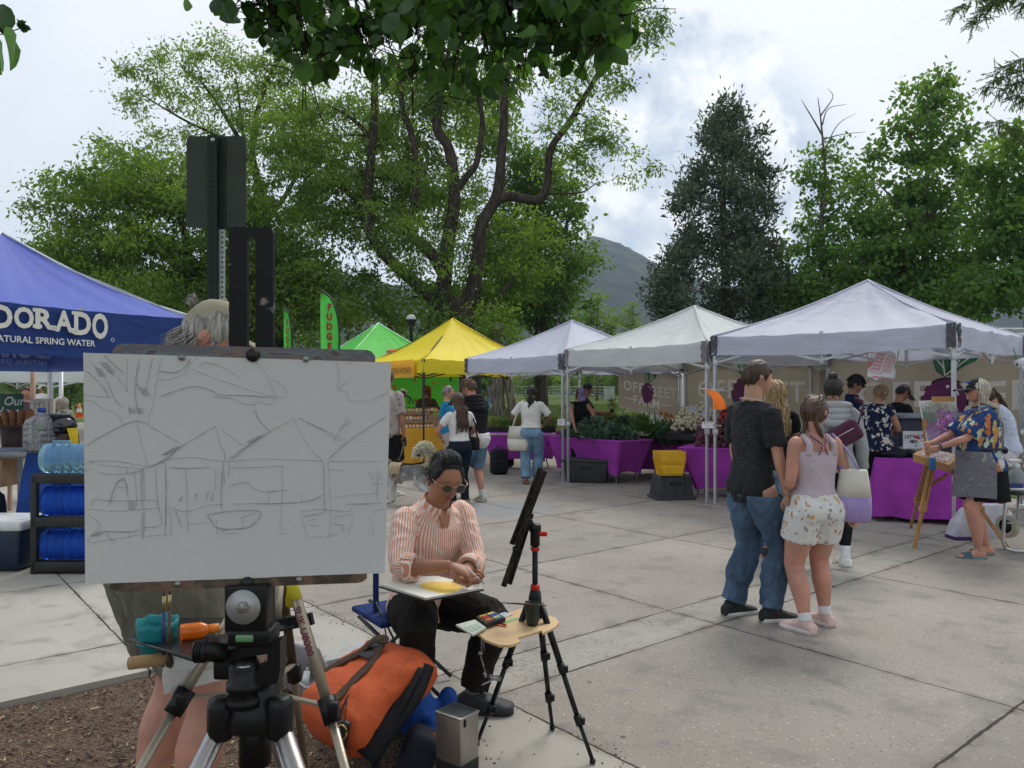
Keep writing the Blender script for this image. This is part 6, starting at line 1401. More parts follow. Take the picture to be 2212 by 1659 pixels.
def build_people():
 skins()
 brown=hair_mat('hair_brown',(.055,.030,.018));dkb=hair_mat('hair_dark',(.016,.011,.009),2.2);blk=hair_mat('hair_black',(.009,.008,.008),2.2,.6);blonde=hair_mat('hair_blonde',(.30,.20,.095),1.8);grey=hair_mat('hair_grey',(.36,.34,.31),1.5);silver=hair_mat('hair_silver',(.46,.42,.34),1.4);red=hair_mat('hair_red',(.23,.065,.015),1.8);mid=hair_mat('hair_chestnut',(.085,.045,.026),1.9)
 fb=lambda n,c,**k:fabric(n,c,**k)
 blackT=fb('black_tee',(.008,.009,.011))
 m,t,b_,oc,out=sh('black_tee_printed');sp=N(t,'ShaderNodeSeparateXYZ');ln(t,oc,sp.inputs[0]);back=mstep(t,sp.outputs[1],-.05,-.09)
 zz=mmath(t,'MULTIPLY',mstep(t,sp.outputs[2],1.02,1.06),mstep(t,sp.outputs[2],1.42,1.38));xx=mstep(t,mmath(t,'ABSOLUTE',sp.outputs[0]),.17,.13);lines=mstep(t,mmath(t,'SINE',mmath(t,'MULTIPLY',mmath(t,'ADD',sp.outputs[2],mmath(t,'MULTIPLY',mnoise(t,oc,6,3),.12)),300)),.35,.6);br=mstep(t,mnoise(t,oc,45,3),.47,.55)
 c=mmix(t,mmath(t,'MULTIPLY',mmath(t,'MULTIPLY',mmath(t,'MULTIPLY',back,zz),xx),mmath(t,'MULTIPLY',mmath(t,'MULTIPLY',lines,br),.45)),(.008,.009,.012),(.07,.082,.088));ln(t,c,b_.inputs['Base Color']);b_.inputs['Roughness'].default_value=.85;mbump(t,b_,mnoise(t,oc,300,2),.2,.001);teeP=m
 dn=denim('denim_blue',(.062,.10,.155),1.9);dnl=denim('denim_light',(.15,.25,.36),1.5);dnd=denim('denim_dark',(.010,.014,.024),1.5);blackp=fb('black_trousers',(.011,.011,.012));white=fb('white_cotton',(.62,.61,.60))
 loc=P(1626,0,5.45)[:2]
 b=Body(1.82,'m',.86,lean=1,limb=.93,hyaw=12,hpitch=4,wr=(.255,.10,.86),wl=(-.25,.12,.90),er=(.6,-1,0),el=(-1,-.6,0),ar=(.12,.06,.086),al=(-.10,-.10,.086),footr=12,footl=-4)
 def necklace(b,root,hp):
  nb=b.tp(0,-.006,.842);mb=MB();mb.tube([nb+Vector((.047*b.H*math.cos(q),.045*b.H*math.sin(q),.006-.018*math.sin(q)))for q in[2*math.pi*i/24 for i in range(25)]],.003,5);mb.build('necklace',M('pale_chain',(.6,.56,.48),.4),root,False)
 person('young man in black printed tee and baggy ripped jeans beside the woman with braids',loc,70,b,'fair',dict(mat=teeP,sleeve=.40,hem=.455,ease=.020,sease=.017,sflare=.014,flare=.006,fold=.016,fs=7,collar='tee'),dict(mat=dn,leg=.985,ease=.016,flare=.008,wid=.044,fold=.024,fs=7,top=.56,wease=.008),None,dict(col=(.012,.013,.016),sole=(.62,.60,.56)),dict(style='short',mat=brown,grow=.012),vox=.009,extra=necklace,eyes=False)
 loc=P(1760,0,5.18)[:2]
 b=Body(1.565,'f',1.06,lean=2,hyaw=62,hpitch=6,wr=(.30,-.01,.75),wl=(-.10,.20,.92),er=(1,-.4,0),el=(-.5,-1,-.3),ar=(.125,.07,.076),al=(-.105,-.06,.076),footr=-8,footl=-22,limb=1.16,handr='fist',palr=(-.3,1,0),headk=1.03)
 pooh=print_mat('printed_shorts',(.66,.65,.63),[(.66,.65,.63),(.30,.27,.25),(.66,.65,.63),(.50,.22,.06),(.35,.33,.33),(.66,.65,.63),(.55,.35,.10),(.40,.16,.14)],27,(1,1,.8),.33,.05,.5)
 lil=fb('lilac_rib',(.46,.385,.43))
 def bikini(b,root,hp):
  mb=MB();H=b.H
  for k in(1,-1):
   mb.tube([b.tp(k*.040,-.026,.838),b.tp(k*.020,-.058,.812),b.tp(k*.004,-.066,.795),b.tp(k*.012,-.066,.77),b.tp(k*.022,-.066,.755)],[.0045+.0016*(i%2)for i in range(5)],6)
  mb.build('beaded_strap',M('bead_mix',(.16,.06,.12),.4,.6,60),root,False)
 girl,gb,_=person('woman with two braids, lilac tank top and white patterned shorts, purple tote on her shoulder',loc,-12,b,'pink',dict(mat=lil,tank=True,hem=.545,ease=.009,fold=.004,strapw=.052),dict(mat=pooh,leg=.265,ease=.010,flare=.010,fold=.007,top=.585,name='shorts',wease=.003),None,dict(col=(.62,.43,.40),sole=(.66,.60,.57),sock=(.70,.68,.68),sock_top=.93),dict(style='braids',mat=mid),glasses=dict(frame=(.55,.22,.22),dark=False),vox=.009,extra=bikini)
 tote_bag('white and purple tote bag hanging from the shoulder of the woman with braids',girl,gb,1,1.08,.21,.35,[fb('canvas_cream',(.60,.57,.50)),fb('canvas_purple',(.32,.24,.47))],MT['canvas_purple'],yoff=-.075,outx=.015,rz=R(55))
 loc=P(1800,0,7.05)[:2];b=Body(1.74,'f',1.04,hyaw=22,hpitch=2,wr=(.27,.06,.86),wl=(-.20,.2,1.0),ar=(.11,.03,.082),al=(-.09,-.12,.082),limb=1.05)
 hg=fb('hoodie_grey',(.31,.325,.335));person('woman with dark bun in grey hoodie and black leggings, purple bag across her back',loc,12,b,'tan',dict(mat=hg,sleeve=.95,hem=.505,ease=.026,sease=.018,sflare=.004,fold=.011,fs=7,collar='hood',name='hoodie'),dict(mat=blackp,leg=.89,ease=.002,fold=.003,name='leggings'),None,dict(col=(.66,.65,.63),sole=(.70,.69,.66),sock=(.72,.72,.74),sock_top=.885),dict(style='bun',mat=dkb,at=(0,-.03,.095*1.05),br=.045),vox=.010)
 rt=[o for o in bpy.data.objects if o.get('label','').startswith('woman with dark bun')][0];W=lambda p:to_world(rt,p)
 o=thing('sling_bag','dark purple sling bag across the back of the woman in the grey hoodie','bag',W((0.06,-.20,1.20)),rt.rotation_euler.z);pm=fb('plum_nylon',(.075,.022,.045),rough=.6)
 MB().rbox((-.03,-.02,0),(.34,.09,.19),.04,rot_y(R(-32))).build('pouch',pm,o,False);MB().tube([V(.10,-.01,.09),V(.14,.02,.20),V(.17,.09,.30),V(.12,.18,.33)],.022,8,flat=.35).build('strap',pm,o,False);MB().tube([V(-.16,-.01,-.10),V(-.24,.06,-.16),V(-.24,.2,-.15)],.02,8,flat=.35).build('strap',pm,o,False);MB().tube([V(-.10,-.068,-.02),V(.06,-.068,.075)],.004,5).build('zip',M('zip_silver',(.6,.58,.55),.3,metal=.8),o,False)
 loc=P(1675,0,7.4)[:2];b=Body(1.70,'f',1,hyaw=12,hpitch=4)
 person('woman with long wavy blonde hair in black top, half hidden behind the young man',loc,8,b,'fair',dict(mat=blackT,sleeve=.30,hem=.5,ease=.012,fold=.006),dict(mat=dnl,leg=.97,ease=.014,wid=.040,fold=.008),None,dict(col=(.02,.02,.02),sole=(.55,.25,.2)),dict(style='long',mat=blonde,length=.36,wave=.028,wfreq=15,n=130,r=.008),vox=.011)
 loc=P(1842,0,11.2)[:2];b=Body(1.80,'m',1.05,hyaw=-20,hpitch=8,wr=(.12,.22,1.05),wl=(-.12,.24,1.05))
 person('man in black cycle helmet and navy polo waiting beside the checkout',loc,125,b,'tan',dict(mat=fb('navy_polo',(.010,.022,.075)),sleeve=.45,hem=.47,ease=.016,fold=.007,collar='shirt'),dict(mat=fb('dark_shorts',(.02,.02,.024)),leg=.48,ease=.02,name='shorts'),None,dict(col=(.10,.10,.10),sole=(.06,.06,.06)),dict(style='short',mat=dkb),dict(col=(.012,.012,.013),style='helmet',tilt=-6),vox=.013)
 loc=P(1893,0,9.75)[:2];b=Body(1.70,'f',1.10,lean=4,hyaw=18,hpitch=32,wr=(.07,.32,1.06),wl=(-.10,.30,1.05),er=(.9,-.6,-.5),limb=1.08)
 fl=print_mat('navy_floral',(.010,.014,.045),[(.58,.55,.50)],17,(1,1,.7),.40,.05,.9)
 person('woman with pinned-up hair in navy blouse with white leaf print, paying at the checkout',loc,50,b,'tan',dict(mat=fl,sleeve=.13,hem=.50,ease=.022,flare=.010,sease=.014,fold=.009,name='blouse'),dict(mat=blackp,leg=.98,ease=.012,wid=.046,flare=.01,fold=.009),None,dict(kind='sandal',col=(.02,.018,.016),sole=(.20,.13,.08)),dict(style='bun',mat=hair_mat('hair_dark_blonde',(.20,.125,.06),1.7),at=(0,-.085,.03),br=.028),vox=.012)
 loc=P(1938,0,10.6)[:2];b=Body(1.70,'f',1.05,lean=6,hyaw=6,hpitch=30,wr=(.05,.36,1.12),wl=(-.10,.34,1.12),handr='hold',handl='hold')
 r_,b2,hp=person('person in mauve cap and black sweater counting notes over the checkout',loc,72,b,'warm',dict(mat=fb('black_knit',(.010,.011,.012)),sleeve=.97,hem=.49,ease=.02,sease=.012,fold=.008,name='sweater'),dict(mat=blackp,leg=.98,ease=.01,wid=.04),None,dict(col=(.03,.03,.03),sole=(.03,.03,.03)),dict(style='short',mat=dkb),dict(col=(.22,.17,.18)),vox=.013)
 p=to_world(r_,lerp(b2.wr[1],b2.wr[-1],.5)+Vector((0,.10,.03)));o=thing('bank_notes','few bank notes held by the person in the mauve cap','money',p,.3)
 for i in range(3):MB().box((.02*i,0,.004*i),(.155,.065,.002),rot_x(.5)@rot_z(.1*i)).build('note',M('note_green',(.38,.42,.33),.8),o,False)
 loc=P(2120,0,7.42)[:2];b=Body(1.71,'f',1.16,lean=3,hyaw=-4,hpitch=-2,wl=(-.05,.41,1.055),wr=(.06,.43,1.09),el=(-1,-.6,-.7),er=(1,-.6,-.6),ar=(.10,-.10,.08),al=(-.08,.06,.08),handl='hold',handr='hold',limb=1.06,footl=4,footr=2)
 al=print_mat('aloha_print',(.022,.055,.17),[(.60,.29,.06),(.022,.055,.17),(.35,.55,.58),(.52,.60,.40),(.62,.20,.06),(.022,.055,.17),(.58,.56,.55),(.45,.035,.04),(.60,.42,.12)],19,(1,1,.42),.50,.03,.45)
 skm=fb('black_skirt',(.008,.008,.009))
 def lg(b,Rm,co):
  mb=MB()
  for i in range(5):mb.ball(b.hc+Rm@Vector((-.028+.014*i,b.hs.y*(1.02-.008*abs(i-2)),b.hs.z*.72+.006*(i%2))),.008,.004,.009,8,6)
  mb.build('emblem',M('emblem_blue',(.03,.07,.5),.6),co,False);mb=MB()
  for i in range(3):mb.ball(b.hc+Rm@Vector((-.022+.02*i,b.hs.y*1.06,b.hs.z*.55)),.004,.003,.006,6,5)
  mb.build('emblem_base',M('emblem_white',(.7,.7,.7),.6),co,False)
 def apron(b,root,hp):
  H=b.H;m_=print_mat('paint_stained_apron',(.17,.16,.19),[(.17,.16,.19),(.28,.27,.27),(.10,.09,.12),(.36,.34,.30),(.15,.10,.17),(.17,.16,.19)],22,(1,1,1),.30,.12,.9);mb=MB()
  def af(u,v):
   z=lerp(.60,.345,v);a,d,c=b.prof_at(max(.53,z));q=R(lerp(180,5,u));p=b.tp((a+.040)*math.cos(q),c+(d+.040+.035*v)*math.sin(q),max(z,.53));p.z=z*H+.01*math.sin(u*9)*v;return p
  mb.grid(af,26,14);ap=mb.build('apron',m_,root,False)
  mb=MB();mb.tube([b.tp(.125*math.cos(q),-.01+.105*math.sin(q),.615)for q in[2*math.pi*i/24 for i in range(25)]],.012,6);mb.ball(b.tp(0,-.125,.60),.05,.02,.035,10,7);mb.build('apron_tie',fb('tie_dark',(.05,.05,.07)),ap,False)
  mb=MB();mb.tube([b.tp(.05*math.cos(q),-.004+.048*math.sin(q),.838-.010*math.sin(q))for q in[2*math.pi*i/20 for i in range(21)]],.018,8);mb.build('scarf',fb('scarf_blue',(.10,.12,.24)),root,False)
  w=b.wr[-1];dd=(b.elb[-1]-w).normalized();mb=MB();u=dd.orthogonal().normalized();v=dd.cross(u);mb.tube([w+dd*.02+(u*math.cos(q)+v*math.sin(q))*.031 for q in[2*math.pi*i/16 for i in range(17)]],.008,6);mb.build('watch',M('watch_dark',(.02,.02,.025),.4),root,False)
 r_,b2,hp=person('painter with long silver hair, black cap, tropical shirt and stained apron at the box easel',loc,-84,b,'pink',dict(mat=al,sleeve=.47,hem=.485,ease=.028,sease=.022,sflare=.020,flare=.010,fold=.010,collar='shirt'),None,dict(mat=skm,hem=.325,flare=.045),dict(kind='slide',col=(.04,.10,.125),sole=(.10,.19,.20)),dict(style='long',mat=silver,length=.48,n=150,a0=165,a1=300,r=.007,wave=.010,start_z=(-.2,.15)),dict(col=(.010,.011,.016),logo=lg),dict(frame=(.03,.02,.02),lens=(.03,.015,.012)),vox=.0095,extra=apron)
 p=to_world(r_,b2.wr[1]+Vector((.0,.10,.02)));o=thing('paint_brush','paint brush with red tip held by the silver-haired painter','brush',p);MB().tube([V(.10,0,-.06),V(-.02,0,.02)],.005,6).build('handle',M('brush_wood',(.35,.2,.08),.5),o,False);MB().tube([V(-.02,0,.02),V(-.05,0,.04),V(-.075,0,.058)],[.008,.016,.004],7).build('bristles',M('brush_red',(.40,.02,.05),.6),o,False)
 loc=P(2172,0,9.6)[:2];b=Body(1.68,'f',1.1,lean=26,hyaw=-6,hpitch=26,wr=(.05,.5,.95),wl=(-.15,.5,.95),limb=1.1)
 person('woman in pale blue sweatshirt and white shorts with long brown ponytail, at the picture edge',loc,-58,b,'pink',dict(mat=fb('pale_blue_fleece',(.46,.51,.62)),sleeve=.9,hem=.50,ease=.03,sease=.018,fold=.012,name='sweatshirt'),dict(mat=fb('white_shorts',(.60,.56,.60)),leg=.22,ease=.02,flare=.012,name='shorts'),None,dict(col=(.6,.6,.6),sole=(.6,.6,.6)),dict(style='ponytail',mat=brown,at=(0,-.105,.045),length=.42,spread=.05,n=70,dx=.12,dy=-.12,wave=.015),dict(col=(.55,.55,.50)),vox=.012)
 loc=P(1249,0,14.0)[:2];b=Body(1.68,'f',.98,lean=12,hyaw=10,hpitch=36,wr=(.26,.40,.95),wl=(-.24,.40,.93),er=(1,-.3,.2),el=(-1,-.3,.2))
 person('vendor in purple cap and black sleeveless top bending over the kale',loc,160,b,'tan',dict(mat=blackT,sleeve=0.04,hem=.5,ease=.010,sease=.004,fold=.005,top=.835),dict(mat=dnd,leg=.97,ease=.01),None,dict(col=(.02,.02,.02),sole=(.1,.1,.1)),dict(style='ponytail',mat=dkb,length=.25,at=(.03,-.09,-.02),n=40),dict(col=(.22,.17,.33)),vox=.014)
 loc=P(1264,0,15.0)[:2];b=Body(1.73,'m',1.0,hpitch=14,wr=(.16,.42,1.16),wl=(-.1,.4,1.1),er=(1,-.2,-1),handr='hold')
 r_,b2,hp=person('vendor with short black hair holding a small potted plant, behind the purple-capped vendor',loc,96,b,'tan',dict(mat=fb('charcoal_tee',(.03,.032,.035)),sleeve=.4,hem=.47,ease=.014),dict(mat=dnd,leg=.97,ease=.012),None,dict(col=(.03,.03,.03),sole=(.2,.2,.2)),dict(style='short',mat=blk),vox=.014)
 p=to_world(r_,b2.wr[1]+Vector((0,.10,.04)));o=thing('potted_plant','small potted plant in the hand of the black-haired vendor','plant',p);MB().lathe([(.03,-.04),(.042,.04),(.001,.04)],seg=10).build('pot',M('pot_black',(.015,.013,.012),.6),o,False);n=60;leaf_obj('foliage',np.stack([npr.normal(0,.03,n),npr.normal(0,.03,n),npr.uniform(.04,.2,n)],1),npr.normal(0,.5,(n,3))+np.array([0,0,.8]),.08,.3,MT['starts_leaves'],npr.rand(n),o,False)
 loc=P(1147,0,13.15)[:2];b=Body(1.69,'f',1.02,hyaw=6,hpitch=18,wr=(.20,.18,.98),wl=(-.19,.20,1.0),er=(1,-.5,0),el=(-1,-.5,0),ar=(.10,.10,.08),al=(-.08,-.08,.08))
 wt,wb,_=person('woman with black wavy ponytail in white tee and light jeans, cream tote on her shoulder',loc,6,b,'brown',dict(mat=fb('cream_tee',(.60,.59,.55)),sleeve=.42,hem=.565,ease=.022,sease=.016,sflare=.016,flare=.008,fold=.009),dict(mat=dnl,leg=.97,ease=.014,wid=.052,flare=.012,fold=.010,top=.60),None,dict(kind='sandal',col=(.03,.022,.018),sole=(.03,.025,.02)),dict(style='ponytail',mat=blk,length=.40,spread=.055,n=90,wave=.018,wfreq=16,at=(0,-.095,-.01)),vox=.012)
 tote_bag('cream cotton tote on the shoulder of the woman in white tee and wide jeans',wt,wb,-1,.98,.36,.42,[fb('cotton_cream',(.55,.52,.45)),MT['cotton_cream']],MT['cotton_cream'],yoff=-.02,outx=-.02,rz=R(70))
 loc=P(1024,0,11.0)[:2];b=Body(1.76,'m',1.1,lean=10,hyaw=-22,hpitch=22,wr=(.12,.34,1.1),wl=(-.14,.32,1.08),ar=(.12,-.04,.083),al=(-.10,.08,.083))
 person('man with curly brown hair in black hoodie and denim shorts, near the honey counter',loc,-38,b,'pink',dict(mat=fb('black_hoodie',(.012,.012,.014)),sleeve=.97,hem=.53,ease=.034,sease=.022,fold=.014,fs=6,collar='hood',name='hoodie',more=()),dict(mat=denim('denim_mid',(.09,.16,.24),1.6),leg=.50,ease=.022,flare=.006,wid=.052,name='shorts',top=.56),None,dict(col=(.34,.33,.27),sole=(.5,.48,.42),sock=(.5,.5,.5)),dict(style='curly',mat=hair_mat('hair_curly_brown',(.13,.075,.04),1.8)),glasses=dict(frame=(.05,.03,.02),dark=False),vox=.012,extra=lambda b,r,h:(lambda me:(me.materials.append(white),link('undershirt',me,r,False)))(remesh((lambda mb:(b.torso(mb,.465,.56,.030,.006),b.glutes(mb,.02),mb)[2])(MB()),.012,2,.006)))
 loc=P(992,0,10.55)[:2];b=Body(1.575,'f',1.0,hyaw=-14,hpitch=20,wr=(.17,.25,.92),wl=(-.17,.24,.93),er=(1,-.6,0),el=(-1,-.6,0))
 wc_,cb,_=person('woman in washed black cap with long straight brown hair, white tee and dark jeans',loc,-28,b,'pink',dict(mat=white,sleeve=.34,hem=.575,ease=.016,sease=.012,fold=.007),dict(mat=dnd,leg=.98,ease=.010,wid=.036,fold=.006),None,dict(col=(.25,.18,.12),sole=(.4,.35,.3)),dict(style='long',mat=hair_mat('hair_long_brown',(.075,.04,.026),1.9),length=.40,wave=.008,n=120,a0=190,a1=350),dict(col=(.055,.058,.062)),vox=.011)
 o=thing('shoulder_bag','black shoulder bag with wooden handle under the arm of the woman in the washed cap','bag',to_world(wc_,(.23,.03,.86)),wc_.rotation_euler.z);MB().rbox((0,0,0),(.08,.28,.18),.03).build('bag_body',fb('bag_black',(.012,.012,.012),rough=.5),o,False);MB().tube([V(0,.12,.08),V(-.03,.06,.30),V(-.05,-.02,.42),V(-.02,-.10,.28),V(0,-.13,.08)],.012,7).build('strap',MT['bag_black'],o,False);MB().tube([V(.04,.14,.12),V(.045,.0,.17),V(.04,-.14,.04)],.012,7).build('handle',M('pale_wood',(.5,.34,.2),.5),o,False)
 loc=P(966,0,13.4)[:2];b=Body(1.67,'f',1.18,hyaw=8,hpitch=-6,wr=(.12,.3,1.1),wl=(-.2,.22,1.0),limb=1.1)
 person('grey-haired person in bright blue tee and beige shorts at the end of the honey counter',loc,84,b,'pink',dict(mat=fb('bright_blue_tee',(.016,.17,.33)),sleeve=.45,hem=.50,ease=.018,fold=.009),dict(mat=fb('beige_shorts',(.38,.35,.32)),leg=.45,ease=.02,name='shorts'),None,dict(col=(.3,.3,.3),sole=(.5,.5,.5)),dict(style='short',mat=hair_mat('hair_pepper',(.17,.16,.155),1.8)),glasses=dict(frame=(.3,.1,.1),dark=False),vox=.013)
 loc=P(836,0,11.6)[:2];b=Body(1.90,'m',1.08,hyaw=-10,wr=(.275,.05,.90),wl=(-.27,.05,.9),handr='fist',ar=(.11,.0,.09),al=(-.11,.15,.09))
 camo=print_mat('faded_floral_shirt',(.36,.31,.29),[(.26,.21,.20),(.40,.36,.33),(.20,.16,.16),(.36,.31,.29),(.44,.40,.36)],16,(1,1,1),.45,.12,.9)
 dw,db,_=person('man in faded floral shirt and black shorts holding the dog leash beside the board',loc,22,b,'warm',dict(mat=camo,sleeve=.46,hem=.46,ease=.026,sease=.020,sflare=.01,fold=.009),dict(mat=blackp,leg=.50,ease=.022,name='shorts'),None,dict(col=(.55,.55,.55),sole=(.56,.54,.46),sock=(.5,.5,.5),sock_top=.86),dict(style='short',mat=brown),vox=.012)
 loc=P(862,0,16.9)[:2];b=Body(1.63,'m',1,hpitch=26,lean=5)
 person('person in white and black trucker cap looking down at the honey',loc,62,b,'tan',dict(mat=fb('pale_grey_tee',(.45,.44,.42)),sleeve=.4,hem=.48),dict(mat=dnd,leg=.97),None,dict(),dict(style='short',mat=brown),dict(col=(.55,.56,.58),bill=(.04,.03,.03)),vox=.016)
 loc=P(922,0,17.9)[:2];b=Body(1.68,'f',1.02,hyaw=12,hpitch=18,wr=(.1,.28,1.02),wl=(-.1,.28,1.02),er=(1,-.4,-.3),el=(-1,-.4,-.3))
 person('honey vendor with very long curly red hair and brown hat',loc,172,b,'fair',dict(mat=fb('brown_tee',(.055,.042,.035)),sleeve=.5,hem=.48,ease=.016),dict(mat=dnd,leg=.97),None,dict(),dict(style='curly',mat=red,line=long_line,length=.34,nl=110),dict(col=(.07,.03,.018)),glasses=dict(frame=(.1,.06,.04),dark=False),vox=.015)
 loc=P(136,0,11.6)[:2];b=Body(1.50,'f',1.05,hpitch=8,wr=(.1,.3,.9),wl=(-.1,.3,.9))
 person('woman in red and white trucker cap and olive shirt at the water stall',loc,-92,b,'tan',dict(mat=fb('olive_shirt',(.085,.085,.038)),sleeve=.5,hem=.48,ease=.02),dict(mat=dnd,leg=.97),None,dict(),dict(style='long',mat=silver,length=.26,n=80,a0=170,a1=370),dict(col=(.58,.57,.60),bill=(.25,.02,.03)),vox=.014)
 loc=P(90,0,27)[:2];b=Body(1.74,'m',1.05)
 person('distant man in white hat and white tee beyond the pale frame',loc,190,b,'tan',dict(mat=white,sleeve=.4,hem=.48),dict(mat=dnd,leg=.97),None,dict(),dict(style='short',mat=dkb),dict(col=(.55,.56,.55)),vox=.02,fingers=False)
 loc=P(56,0,13.5)[:2];b=Body(1.66,'f',1.0,wr=(.15,.2,.95))
 person('person in dark top passing by the green sign of the water stall',loc,150,b,'tan',dict(mat=fb('plum_top',(.07,.05,.06)),sleeve=.3,hem=.48),dict(mat=fb('tan_shorts',(.3,.22,.15)),leg=.4),None,dict(),dict(style='short',mat=dkb),vox=.018)
 loc=(-5.75,7.75);b=Body(1.76,'m',1.12,pelvis=(0,0,.56),ar=(.14,.50,.085),al=(-.14,.48,.085),wr=(.14,.40,.66),wl=(-.14,.40,.66),er=(1,-.3,-.2),el=(-1,-.3,-.2),limb=1.15,lean=10)
 person('seated person of whom only the navy trouser legs show, at the end of the cooler',loc,82,b,'tan',dict(mat=fb('dark_green_tee',(.02,.05,.035)),sleeve=.45,hem=.50,ease=.02),dict(mat=denim('denim_navy',(.012,.020,.042),1.4),leg=.97,ease=.018,wid=.046,fold=.010),None,dict(col=(.05,.05,.05),sole=(.3,.3,.3)),dict(style='short',mat=grey),vox=.012)
 x,y=P(1060,0,37)[:2];b=Body(1.72,'m',1,lean=18,hpitch=20,wr=(.1,.4,.9),wl=(-.1,.4,.9))
 person('distant painter in grey clothes bending forward on the lawn by the big trunk',(x,y),165,b,'tan',dict(mat=fb('grey_shirt',(.22,.23,.25)),sleeve=.6,hem=.48),dict(mat=dnl,leg=.97),None,dict(),dict(style='short',mat=dkb),dict(col=(.05,.06,.07)),vox=.022,fingers=False,z=land(x,y))
 loc=(-.455,4.06);fc=141;L=lambda u,v,d:W2L(loc,fc,P(u,v,d))
 b=Body(1.72,'m',1.0,pelvis=(0,0,.505),lean=26,side=0,hyaw=14,hpitch=19,hroll=-4,wr=L(973,1222,3.60),wl=L(992,1252,3.70),er=(1.0,-.25,-.75),el=(-1,-.2,-.7),ar=W2L(loc,fc,(-.47,3.66,.085)),al=W2L(loc,fc,(-.20,3.86,.085)),kr=(.25,.6,1),kl=(-.25,.6,1),footl=-48,footr=-20,handr='pinch',handl='hold',hdr=W2L((0,0),fc,(.9,-.10,-.30)),palr=W2L((0,0),fc,(.1,.3,-1)),pall=W2L((0,0),fc,(0,-.2,1)),hdl=W2L((0,0),fc,(1,-.1,.0)),limb=1.04,headk=1.06)
 sm_=stripe_mat();blk2=fb('charcoal_chino',(.014,.012,.010),var=.2)
 def details(b,root,hp):
  H=b.H
  for k,f in((1,.60),(-1,.66)):
   lp=b.arm_path(k);fs=[q[0]for q in lp];mb=MB()
   for j in range(3):
    ff=f+.028*j;p=Vector([float(np.interp(ff,fs,[q[1][c]for q in lp]))for c in range(3)]);ax=(b.wr[k]-b.elb[k]).normalized();u=ax.orthogonal().normalized();v=ax.cross(u);rr=.0335*H-.001*j
    mb.tube([p+(u*math.cos(q)+v*math.sin(q))*rr+ax*.006*math.sin(q*2+j)for q in[2*math.pi*i/18 for i in range(19)]],.014,7)
   o=mb.build('rolled_cuff',sm_,root,False);a=o.data.attributes.new('pc','FLOAT','POINT');a.data.foreach_set('value',[v.co.x+v.co.y*.5 for v in o.data.vertices])
  mb=MB();pts=[b.tp(.0,.0525-.006*q,.775-.03*q)for q in range(9)];mb.tube(pts,.010,6,flat=.4);o=mb.build('button_band',sm_,root,False);a=o.data.attributes.new('pc','FLOAT','POINT');a.data.foreach_set('value',[v.co.x*1.2 for v in o.data.vertices])
  mb=MB();vs=[b.tp(-.022,.038,.842),b.tp(.022,.038,.842),b.tp(.013,.0615,.805),b.tp(.0,.072,.772),b.tp(-.013,.0615,.805)];mb.add(vs,[(0,1,2,3,4)]);mb.build('open_neck',SK['warm'],root,False)
  e=b.hc+b.Rh@Vector((b.hs[0]*1.03,.008*H,.0));mb=MB();mb.ball(e,.006,.009,.011,8,6,b.Rh);mb.build('earbud',M('earbud_black',(.01,.01,.012),.25),root,False)
  w=b.wr[-1];dd=(b.elb[-1]-w).normalized();u=dd.orthogonal().normalized();v=dd.cross(u);mb=MB();mb.tube([w+dd*.015+(u*math.cos(q)+v*math.sin(q))*.030 for q in[2*math.pi*i/16 for i in range(17)]],.006,6);mb.build('wrist_band',MT['earbud_black'],root,False)
  mb=MB()
  for i in range(420):
   x0=rnd.uniform(-.8,.8);y0=rnd.uniform(.25,.62);g=.010+.012*rnd.random();pts=[]
   for q in range(8):
    t=q/7;ang=lerp(math.atan2(1,y0*1.3),math.radians(195),t);y=math.cos(ang);zz=math.sin(ang);xx=x0*(1+.25*t)*(.55+.45*abs(math.cos(ang*.6)));v_=Vector((xx,y,zz)).normalized();pts.append(b.hc+b.Rh@b.head_pt(v_.x,v_.y,v_.z,g*(.5+math.sin(t*3.1))+.004*math.sin(t*7+i)))
   mb.tube(pts,[.002,.0034,.004,.004,.0038,.0034,.003,.001],4)
  for k in(1,-1):
   for i in range(22):
    a_=R(90-k*rnd.uniform(82,125));z_=rnd.uniform(.05,.5);pts=[]
    for q in range(5):zz=lerp(z_,z_-.55,q/4);c_=math.sqrt(max(0,1-zz*zz));aq=a_-k*.22*q*.4;pts.append(b.hc+b.Rh@b.head_pt(c_*math.cos(aq),c_*math.sin(aq),zz,.008))
    mb.tube(pts,[.004,.006,.006,.005,.002],5)
  mb.build('hair_locks',hair_mat('hair_black_grey',(.011,.010,.010),2.2,.62),root,False)
 sr,sb,shp=person('artist in coral striped shirt and sunglasses painting with a pad on his lap',loc,fc,b,'warm',dict(mat=sm_,sleeve=.65,hem=.475,ease=.018,sease=.010,sflare=.008,flare=.020,fold=.012,fs=8,collar='shirt',top=.835),dict(mat=blk2,leg=.95,ease=.016,wid=.043,fold=.010,fs=8,top=.585),None,dict(kind='clog',col=(.030,.031,.033),sole=(.028,.028,.030),sock=(.16,.16,.165),sock_top=.84),dict(style='short',mat=MT['hair_black'],grow=.010,n=0,line=lambda a:short_line(a)+(.16 if abs(((a-90+180)%360)-180)<45 else 0)),glasses=dict(frame=(.26,.19,.13),lens=(.010,.010,.012),r=.0142),vox=.0065,extra=details)
 loc=P(352,0,2.74)[:2];b=Body(1.97,'m',1.06,lean=16,hyaw=30,hpitch=30,wr=(.1,.42,1.15),wl=(-.25,.3,1.0),ar=(.15,.04,.087),al=(-.13,-.03,.087),limb=1.16,footr=14,footl=-6)
